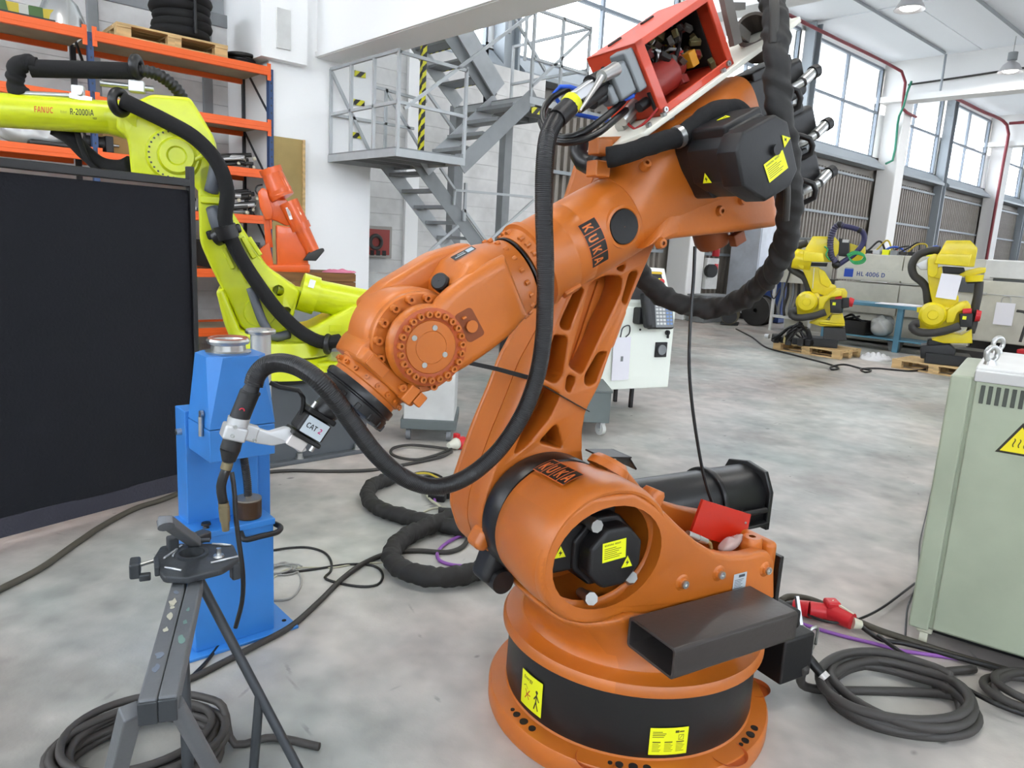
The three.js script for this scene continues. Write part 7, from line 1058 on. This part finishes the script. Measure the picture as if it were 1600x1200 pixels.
// loose coil of several turns lying on the floor
function floorCoil(name, label, cx, cz, rx, rz, rot, turns, r, m, tail = [], head = []) {
  const o = thing(name, label, 'cable'), pts = [...head];
  for (let i = 0; i <= turns * 12; i++) { const t = i / 12 * 2 * PI, k = 1 + 0.09 * Math.sin(i * 0.53 + 1) + 0.05 * Math.sin(i * 1.31), x = rx * k * Math.cos(t), z = rz * k * Math.sin(t); pts.push([cx + x * Math.cos(rot) - z * Math.sin(rot) + 0.02 * Math.sin(i * 0.21), r + Math.floor(i / 12) * r * 0.85 + 0.4 * r * (1 + Math.sin(i * 0.8)), cz + x * Math.sin(rot) + z * Math.cos(rot) + 0.02 * Math.cos(i * 0.17)]); }
  pts.push(...tail); part('cable_run', tube(pts, r, 12, 0.03), m, o); return o;
}
{
  floorCable('floor_cable', 'thick cable on the floor passing under the black screen to the blue station', [[0.2,0,-3.462],[0.341,0,-3.558],[0.5,0,-3.679],[0.697,0,-3.904],[0.847,0,-4.069],[1.064,-0,-4.247],[1.196,0,-4.295],[1.369,-0,-4.392],[1.545,0,-4.461]], 0.015, mat('cable_olive', '#4a463c', { roughness: 0.6 }));
  floorCable('floor_cable', 'long thick cable curving over the floor from the blue station foot to the robot', [[0.62,0,-2.457],[0.765,0,-2.446],[0.875,0,-2.473],[1.025,0,-2.517],[1.183,-0,-2.566],[1.374,0,-2.689],[1.565,0,-2.829],[1.736,0,-2.919],[1.891,0,-2.947],[2.02,0,-2.896],[2.145,0,-2.791],[2.244,0,-2.8],[2.396,0,-2.934],[2.505,0,-3.085],[2.538,0,-3.207]], 0.0125);
  floorCable('floor_cable', 'thin black cable running from behind the blue station to the trestle', [[1.285,0,-3.257],[1.173,0,-3.013],[1.077,0,-2.8],[0.951,-0,-2.645],[0.832,0,-2.515],[0.77,0,-2.462]], 0.007, RUBBER);
  floorCable('mains_cable', 'grey mains cable on the floor looping to the red and white plug', [[1.697,0,-4.545],[1.847,0,-4.498],[2.041,0,-4.44],[2.283,0,-4.274],[2.513,0,-4.165],[2.815,0,-4.149],[3.11,0,-4.17],[3.254,0,-4.237]], 0.012, CABLE);
  floorCable('mains_cable', 'loop of grey mains cable on the floor under the wrist, ending at the plug', [[3.271,0,-4.267],[3.07,0,-4.194],[2.888,0,-4.176],[2.816,0,-4.274],[2.82,-0,-4.401],[2.921,0,-4.515],[3.058,0,-4.514],[3.164,0,-4.41],[3.25,-0,-4.279]], 0.011, CABLE, 'cable', 0.012);
  floorCable('mains_cable', 'grey mains cable running from the plug away behind the link arm', [[3.407,0,-4.308],[3.542,0,-4.333],[3.782,0,-4.302],[4.152,0,-4.317]], 0.012, CABLE);
  const pl = thing('mains_plug', 'red and white industrial plug on the floor under the robot wrist', 'plug'), a = [3.25,-0,-4.279], b = [3.332,0,-4.291], c = [3.405,0,-4.289];
  part('plug_shell', [rod([a[0], 0.05, a[2]], [b[0], 0.05, b[2]], 0.02, 0.045, 20), rod([b[0], 0.05, b[2]], [b[0] + 0.02, 0.05, b[2]], 0.048, 0.04, 20)], mat('plug_white', '#d9d8ca', { roughness: 0.4 }), pl); part('plug_face', [rod([b[0] + 0.02, 0.05, b[2]], [c[0], 0.05, c[2]], 0.05, 0.05, 20), rbox(0.04, 0.05, 0.05, 0.01, [b[0] + 0.02, 0.1, b[2] - 0.02])], mats.cap_red, pl);
  // black fabric sleeve lying in two bends
  const s = thing('floor_sleeve', 'thick black fabric cable sleeve lying in a bend on the floor behind the robot', 'cable');
  part('sleeve', sleeve(onFloor([[2.582,0,-3.913],[2.436,0,-3.853],[2.317,0,-3.813],[2.2,0,-3.683],[2.137,0,-3.519],[2.141,0,-3.385],[2.183,0,-3.264],[2.236,0,-3.139],[2.305,0,-3.005],[2.392,0,-2.862]], 0.045), 0.044, 0.13), SLEEVE, s);
  const s2 = thing('floor_sleeve', 'second black fabric sleeve on the floor curling round towards the robot foot', 'cable');
  part('sleeve', sleeve(onFloor([[2.506,0,-3.003],[2.442,0,-3.069],[2.342,0,-3.068],[2.192,0,-3.039],[2.024,0,-2.99],[1.896,0,-2.906],[1.813,0,-2.805],[1.792,0,-2.71],[1.809,0,-2.611],[1.871,0,-2.52],[1.963,0,-2.47],[2.085,0,-2.465],[2.21,0,-2.485]], 0.048, 0.01), 0.047, 0.13), SLEEVE, s2);
  floorCable('purple_cable', 'thin purple cable bending on the floor beside the robot foot', [[2.425,0,-2.903],[2.365,0,-2.922],[2.27,0,-2.913],[2.161,0,-2.867],[2.091,0,-2.81],[2.055,0,-2.733],[2.073,0,-2.667],[2.124,0,-2.614],[2.238,0,-2.544]], 0.009, mat('cable_purple', '#8d55a8', { roughness: 0.5 }));
  floorCable('white_wire', 'thin cream wire looping on the floor by the black sleeve', [[2.15,0,-3.131],[2.253,0,-3.252],[2.357,0,-3.326],[2.449,0,-3.353],[2.516,0,-3.322],[2.513,0,-3.236],[2.447,0,-3.123]], 0.006, mat('wire_cream', '#b9b7a0', { roughness: 0.6 }));
  const lc = thing('loose_connectors', 'bundle of loose plugs and short coloured leads on the floor behind the hanging conduit', 'cable');
  for (const [p, m] of [[[[2.592,-0,-3.875],[2.691,-0,-3.924],[2.769,0,-3.924],[2.819,0,-3.844],[2.816,0,-3.766]], RUBBER], [[[2.635,0,-3.879],[2.724,-0,-3.919],[2.783,0,-3.883],[2.782,0,-3.756]], mats.wire_yellow], [[[2.635,0,-3.803],[2.751,-0,-3.838],[2.755,0,-3.726],[2.666,0,-3.533]], RUBBER], [[[2.571,0,-3.622],[2.505,0,-3.459],[2.487,-0,-3.341],[2.454,-0,-3.238]], mats.wire_cream], [[[2.725,0,-3.67],[2.591,0,-3.539],[2.499,0,-3.397]], mats.cable_purple]]) part('lead', tube(onFloor(p, 0.009, 0.01), 0.008, 8), m, lc);
  for (const q of [[2.611,0,-3.485],[2.554,-0,-3.454],[2.665,0,-3.505]]) part('plug', T(rbox(0.05, 0.05, 0.11, 0.01), [q[0], 0.03, q[2]], [0, 0.6, 0.2]), BLACKP, lc);
  const hp = [2.467,0,-3.193], h = thing('black_coupling', 'short black moulded cable coupling on the floor beside the robot', 'plug'); part('coupling_body', rod([hp[0] - 0.05, 0.03, hp[2] - 0.04], [hp[0] + 0.06, 0.03, hp[2] + 0.03], 0.027, 0.018, 18), BLACKP, h); part('coupling_ring', rod([hp[0] - 0.06, 0.03, hp[2] - 0.047], [hp[0] - 0.045, 0.03, hp[2] - 0.036], 0.03, 0.03, 18), RUBBER, h); part('coupling_clip', rbox(0.04, 0.04, 0.05, 0.006, [hp[0] - 0.08, 0.02, hp[2] + 0.03]), mats.clear_foot, h);
  // thin cables to the right of the blue station
  floorCable('thin_cable', 'thin black cable arching over the floor to the right of the blue station', [[1.438,0,-3.314],[1.515,0,-3.298],[1.597,0,-3.252],[1.637,0,-3.158],[1.619,0,-3.044],[1.561,0,-2.938],[1.51,0,-2.892],[1.593,0,-2.732],[1.665,0,-2.696],[1.73,0,-2.746],[1.765,0,-2.838],[1.745,0,-2.904],[1.657,0,-2.965],[1.537,0,-2.997],[1.368,0,-3.048]], 0.006, RUBBER);
  floorCable('thin_cable', 'thin grey cable looping close beside the blue station', [[1.376,0,-3.151],[1.433,0,-3.155],[1.438,0,-3.049],[1.42,0,-2.955],[1.355,0,-2.847],[1.286,0,-2.801],[1.233,0,-2.825]], 0.005, mats.wire_grey);
  floorCable('thin_cable', 'thin cream cable beside the foot of the blue station', [[1.316,0,-3.028],[1.397,0,-3.077],[1.47,0,-3.06],[1.593,0,-2.975],[1.714,0,-2.943],[1.849,0,-2.867]], 0.004, mats.wire_cream);
  floorCoil('thin_coil', 'little coil of thin grey wire beside the blue station', ...(() => { const q = [1.378,0,-3.091]; return [q[0], q[2]]; })(), 0.07, 0.05, 0.3, 3, 0.004, mats.wire_grey);
  // coil under the trestle
  floorCoil('cable_coil', 'big loose coil of black cable on the floor under the trestle', 0.5, -2.14, 0.215, 0.165, 0.3, 8, 0.012, mat('cable_dusty', '#3d3a38', { roughness: 0.55 }), [[0.75, 0.014, -2.02], [0.85, 0.014, -1.98], [0.95, 0.014, -1.85]]);
  // coils and leads at the right of the base
  floorCoil('heavy_coil', 'heavy coil of thick black cable on the floor beside the robot base', 2.69, -0.83, 0.245, 0.205, 0.55, 5, 0.0165, mats.cable_dusty, [[2.9, 0.02, -0.72], [3.02, 0.018, -0.78], [3.2, 0.018, -0.7]], [[2.426,0.146,-1.033], [2.44, 0.1, -1.05], [2.5, 0.03, -1.05]]);
  floorCoil('heavy_coil', 'second coil of black cable on the floor under the transformer cabinet', 3.16, -0.5, 0.165, 0.115, 0.5, 4, 0.015, mats.cable_dusty, [[3.2, 0.02, -0.2], [3.4, 0.02, -0.1]]);
  floorCable('supply_cable', 'thick dark cable sweeping past the red plug towards the transformer cabinet', [[3.105,0,-1.476],[3.172,0,-1.473],[3.226,0,-1.412],[3.235,0,-1.308],[3.213,0,-1.194],[3.205,0,-1.078],[3.226,0,-0.954],[3.246,0,-0.835],[3.282,0,-0.703],[3.339,0,-0.519]], 0.014, mats.cable_olive);
  floorCable('supply_cable', 'black cable leaving the white end of the red plug towards the cabinet', [[3.16,0,-1.131],[3.134,0,-1.084],[3.115,0,-1.028],[3.163,0,-0.956],[3.2,0,-0.869],[3.237,0,-0.76],[3.283,0,-0.636],[3.333,0,-0.475]], 0.0105, RUBBER, 'cable', 0.01);
  floorCable('supply_cable', 'black lead crossing over the heavy coil from the purple cable', [[3.093,0,-1.033],[3.063,0,-0.982],[3.026,0,-0.904],[3.006,0,-0.825],[2.994,0,-0.729],[2.959,0,-0.631],[2.949,0,-0.546],[2.969,0,-0.433]], 0.009, RUBBER, 'cable', 0.035);
  floorCable('purple_lead', 'purple cable on the floor running under the transformer cabinet', [[3.018,0,-1.441],[2.982,0,-1.348],[3.001,0,-1.24],[3.043,0,-1.119],[3.081,0,-1.041],[3.108,0,-0.961],[3.166,0,-0.882],[3.242,0,-0.785],[3.316,0,-0.69]], 0.008, mats.cable_purple);
  floorCable('grey_lead', 'pair of grey leads looped on the floor behind the robot base', [[2.96,0,-1.391],[2.977,0,-1.33],[2.937,0,-1.26],[2.863,0,-1.2],[2.777,0,-1.18],[2.692,0,-1.196]], 0.008, mats.wire_grey);
  floorCable('grey_lead', 'inner grey lead looped close to the connector box of the robot', [[2.895,0,-1.356],[2.912,0,-1.311],[2.858,0,-1.254],[2.807,0,-1.217],[2.733,0,-1.201]], 0.007, mats.wire_grey);
  floorCable('thin_lead', 'thin black lead curving from the red plug up to the transformer cabinet corner', [[3.076,0,-1.473],[3.061,0,-1.374],[3.05,0,-1.278],[3.076,0,-1.218],[3.142,0,-1.177],[3.251,0,-1.153],[3.395,0,-1.142],[3.582,0,-1.143],[3.823,0,-1.149]], 0.006, RUBBER, 'cable', 0.02);
  floorCable('trailing_cable', 'thin black cord wandering over the floor from the pallets along the transformer cabinet', [[14.351,0,-8.645],[13.255,0,-7.609],[11.992,0,-6.549],[11.733,0,-6.105],[11.463,0,-5.568],[11.134,0,-4.988],[10.906,0,-4.784],[10.67,0,-4.771],[10.908,0,-4.902],[11.431,0,-4.923],[11.29,0,-4.615],[11.25,0,-4.455],[10.965,0,-4.41],[11.221,0,-4.585],[11.57,0,-4.492],[11.846,0,-4.13],[12.497,0,-4.084],[13.499,0,-4.171]], 0.014, RUBBER);
  floorCable('trailing_cable', 'thin dark cord running down the floor beside the edge of the transformer cabinet', [[12.102,0,-3.61],[9.611,-0,-2.859],[7.693,0,-2.285],[6.612,0,-1.969],[5.693,0,-1.705],[5.056,-0,-1.522],[4.659,0,-1.409],[4.483,-0,-1.357],[3.996,0,-1.193],[3.776,0,-1.133],[3.567,0,-1.085],[3.24,0,-0.975]], 0.004, RUBBER);
  // red plug assembly
  const o = thing('red_coupler', 'long red industrial plug and socket joined together on the floor by the robot base', 'plug');
  const q = onFloor([[3.043,0,-1.423],[3.056,0,-1.393],[3.075,0,-1.329],[3.13,0,-1.255],[3.147,0,-1.208],[3.126,0,-1.156],[3.154,0,-1.129]], 0.0); const up = (p, y) => [p[0], y, p[2]];
  part('socket_body', [rod(up(q[1], 0.035), up(q[2], 0.04), 0.03, 0.038, 20), rod(up(q[2], 0.04), up(q[3], 0.04), 0.038, 0.036, 20)], mats.cap_red, o); part('plug_body', [rod(up(q[3], 0.045), up(q[5], 0.042), 0.044, 0.036, 20), rbox(0.06, 0.03, 0.06, 0.01, up(q[3], 0.085), [0, 0.9, 0])], mats.cap_red, o);
  part('latch', bar(up(q[3], 0.097), up(q[5], 0.075), 0.01, 0.008), mats.castor_cream, o); part('cable_gland', [rod(up(q[5], 0.036), up(q[6], 0.03), 0.026, 0.018, 12)], mats.castor_cream, o); part('end_gland', rod(up(q[0], 0.03), up(q[1], 0.034), 0.016, 0.024, 14), DSTEEL, o);
  // connector boxes of the robot base
  const k = onRobot('connector_box', 'black connector boxes with a grey latched plug at the rear of the robot base', 'box');
  part('box_body', [rbox(0.16, 0.17, 0.3, 0.01, [-0.52, 0.19, -0.16])], BLACKP, k); part('box_upper', rbox(0.1, 0.07, 0.28, 0.012, [-0.485, 0.33, -0.15]), BLACKP, k); part('box_tag', box(0.001, 0.02, 0.03, [-0.601, 0.2, -0.25]), WHITEP, k);
  part('grey_plug', [rbox(0.05, 0.13, 0.07, 0.008, [-0.605, 0.19, -0.24]), rbox(0.06, 0.05, 0.05, 0.01, [-0.64, 0.14, -0.24])], mats.connector_grey, k); part('plug_latch', tube([[-0.59, 0.2, -0.28], [-0.6, 0.27, -0.285], [-0.64, 0.27, -0.285], [-0.65, 0.2, -0.28]], 0.006, 8, 0.01), STEEL, k);
  part('plug_boot', [rod([-0.64, 0.14, -0.26], [-0.66, 0.09, -0.33], 0.02, 0.017)], RUBBER, k); part('white_ring', rod([-0.657, 0.098, -0.318], [-0.661, 0.088, -0.335], 0.0205), mats.clear_foot, k);
  part('white_strap', bar([-0.55, 0.3, -0.28], [-0.56, 0.39, -0.24], 0.012, 0.012), ALU, k);
  // loose papers in the trough: red plates, bag, fitting; hanging cord
  const r = onRobot('red_plate', 'translucent red plastic plates stuck upright in the trough of the robot column', 'plate');
  const RP = new THREE.MeshPhysicalMaterial({ color: '#e0301a', roughness: 0.25, transmission: 0.35, thickness: 0 }); RP.name = 'red_acrylic';
  const pa = [[-0.12,0.655],[-0.16,0.77],[-0.405,0.682],[-0.387,0.552]]; part('plate', slab(pa, -0.125, -0.12), RP, r); part('plate', slab(pa.map((p) => [p[0] - 0.012, p[1] - 0.006]), -0.108, -0.103), RP, r);
  part('plate_rivet', cyl(0.004, 0.004, 0.003, [...[-0.38,0.655], -0.1265], [PI / 2, 0, 0]), STEEL, r);
  const pb = onRobot('clear_bag', 'small clear plastic bag tucked beside the red plates on the robot', 'bag'); { const g = new THREE.SphereGeometry(1, 24, 14).scale(0.055, 0.022, 0.025), p = g.attributes.position; for (let i = 0; i < p.count; i++) { const w = 1 + 0.2 * Math.sin(p.getX(i) * 90 + p.getY(i) * 70) * Math.cos(p.getZ(i) * 80); p.setXYZ(i, p.getX(i) * w, p.getY(i) * w, p.getZ(i) * w); } g.computeVertexNormals(); const c = [-0.261,0.612]; part('bag', T(g, [c[0], c[1], -0.17], [0, 0, -0.35]), new THREE.MeshPhysicalMaterial({ color: '#f2e2dc', roughness: 0.15, transmission: 0.7, thickness: 0, name: 'bag_film' }), pb); }
  const ff = onRobot('hose_fitting', 'silver hose fitting lying on the edge of the robot column trough', 'fitting'); part('fitting_body', [rod([-0.007,0.71,-0.22], [-0.072,0.679,-0.22], 0.011), rod([-0.054,0.687,-0.22], [-0.096,0.669,-0.22], 0.014, 0.01, 6)], STEEL, ff); part('fitting_elbow', tube([[-0.093,0.669,-0.22], [-0.111,0.66,-0.22], [-0.12,0.64,-0.22]], 0.006, 10, 0.004), mats.brass, ff);
  const co = onRobot('hanging_cord', 'thin straight black cord hanging from under the arm to the column trough', 'cable'); part('cord', tube([[-0.108,1.604,-0.02],[-0.106,1.512,-0.03],[-0.092,1.369,-0.05],[-0.087,1.224,-0.07],[-0.101,1.119,-0.08],[-0.132,0.988,-0.09],[-0.178,0.841,-0.1],[-0.228,0.743,-0.1],[-0.252,0.704,-0.1]], 0.0055, 8), RUBBER, co);
}

// each thing's origin goes to the middle of its foot
function rebase(o) {
  o.updateMatrixWorld(true); const inv = o.matrixWorld.clone().invert(), b = new THREE.Box3(), v = new THREE.Vector3();
  o.traverse((m) => { if (!m.isMesh) return; const p = m.geometry.attributes.position, k = inv.clone().multiply(m.matrixWorld); for (let i = 0; i < p.count; i += 3) b.expandByPoint(v.fromBufferAttribute(p, i).applyMatrix4(k)); });
  if (b.isEmpty()) return;
  const c = b.getCenter(new THREE.Vector3()); c.y = b.min.y;
  for (const k of o.children) k.position.sub(c);
  o.position.add(c.applyQuaternion(o.quaternion));
}
for (const o of scene.children) if (o.isGroup && o.userData.category && !o.name.startsWith('ceiling_lamp')) rebase(o);
renderer.render(scene, camera);
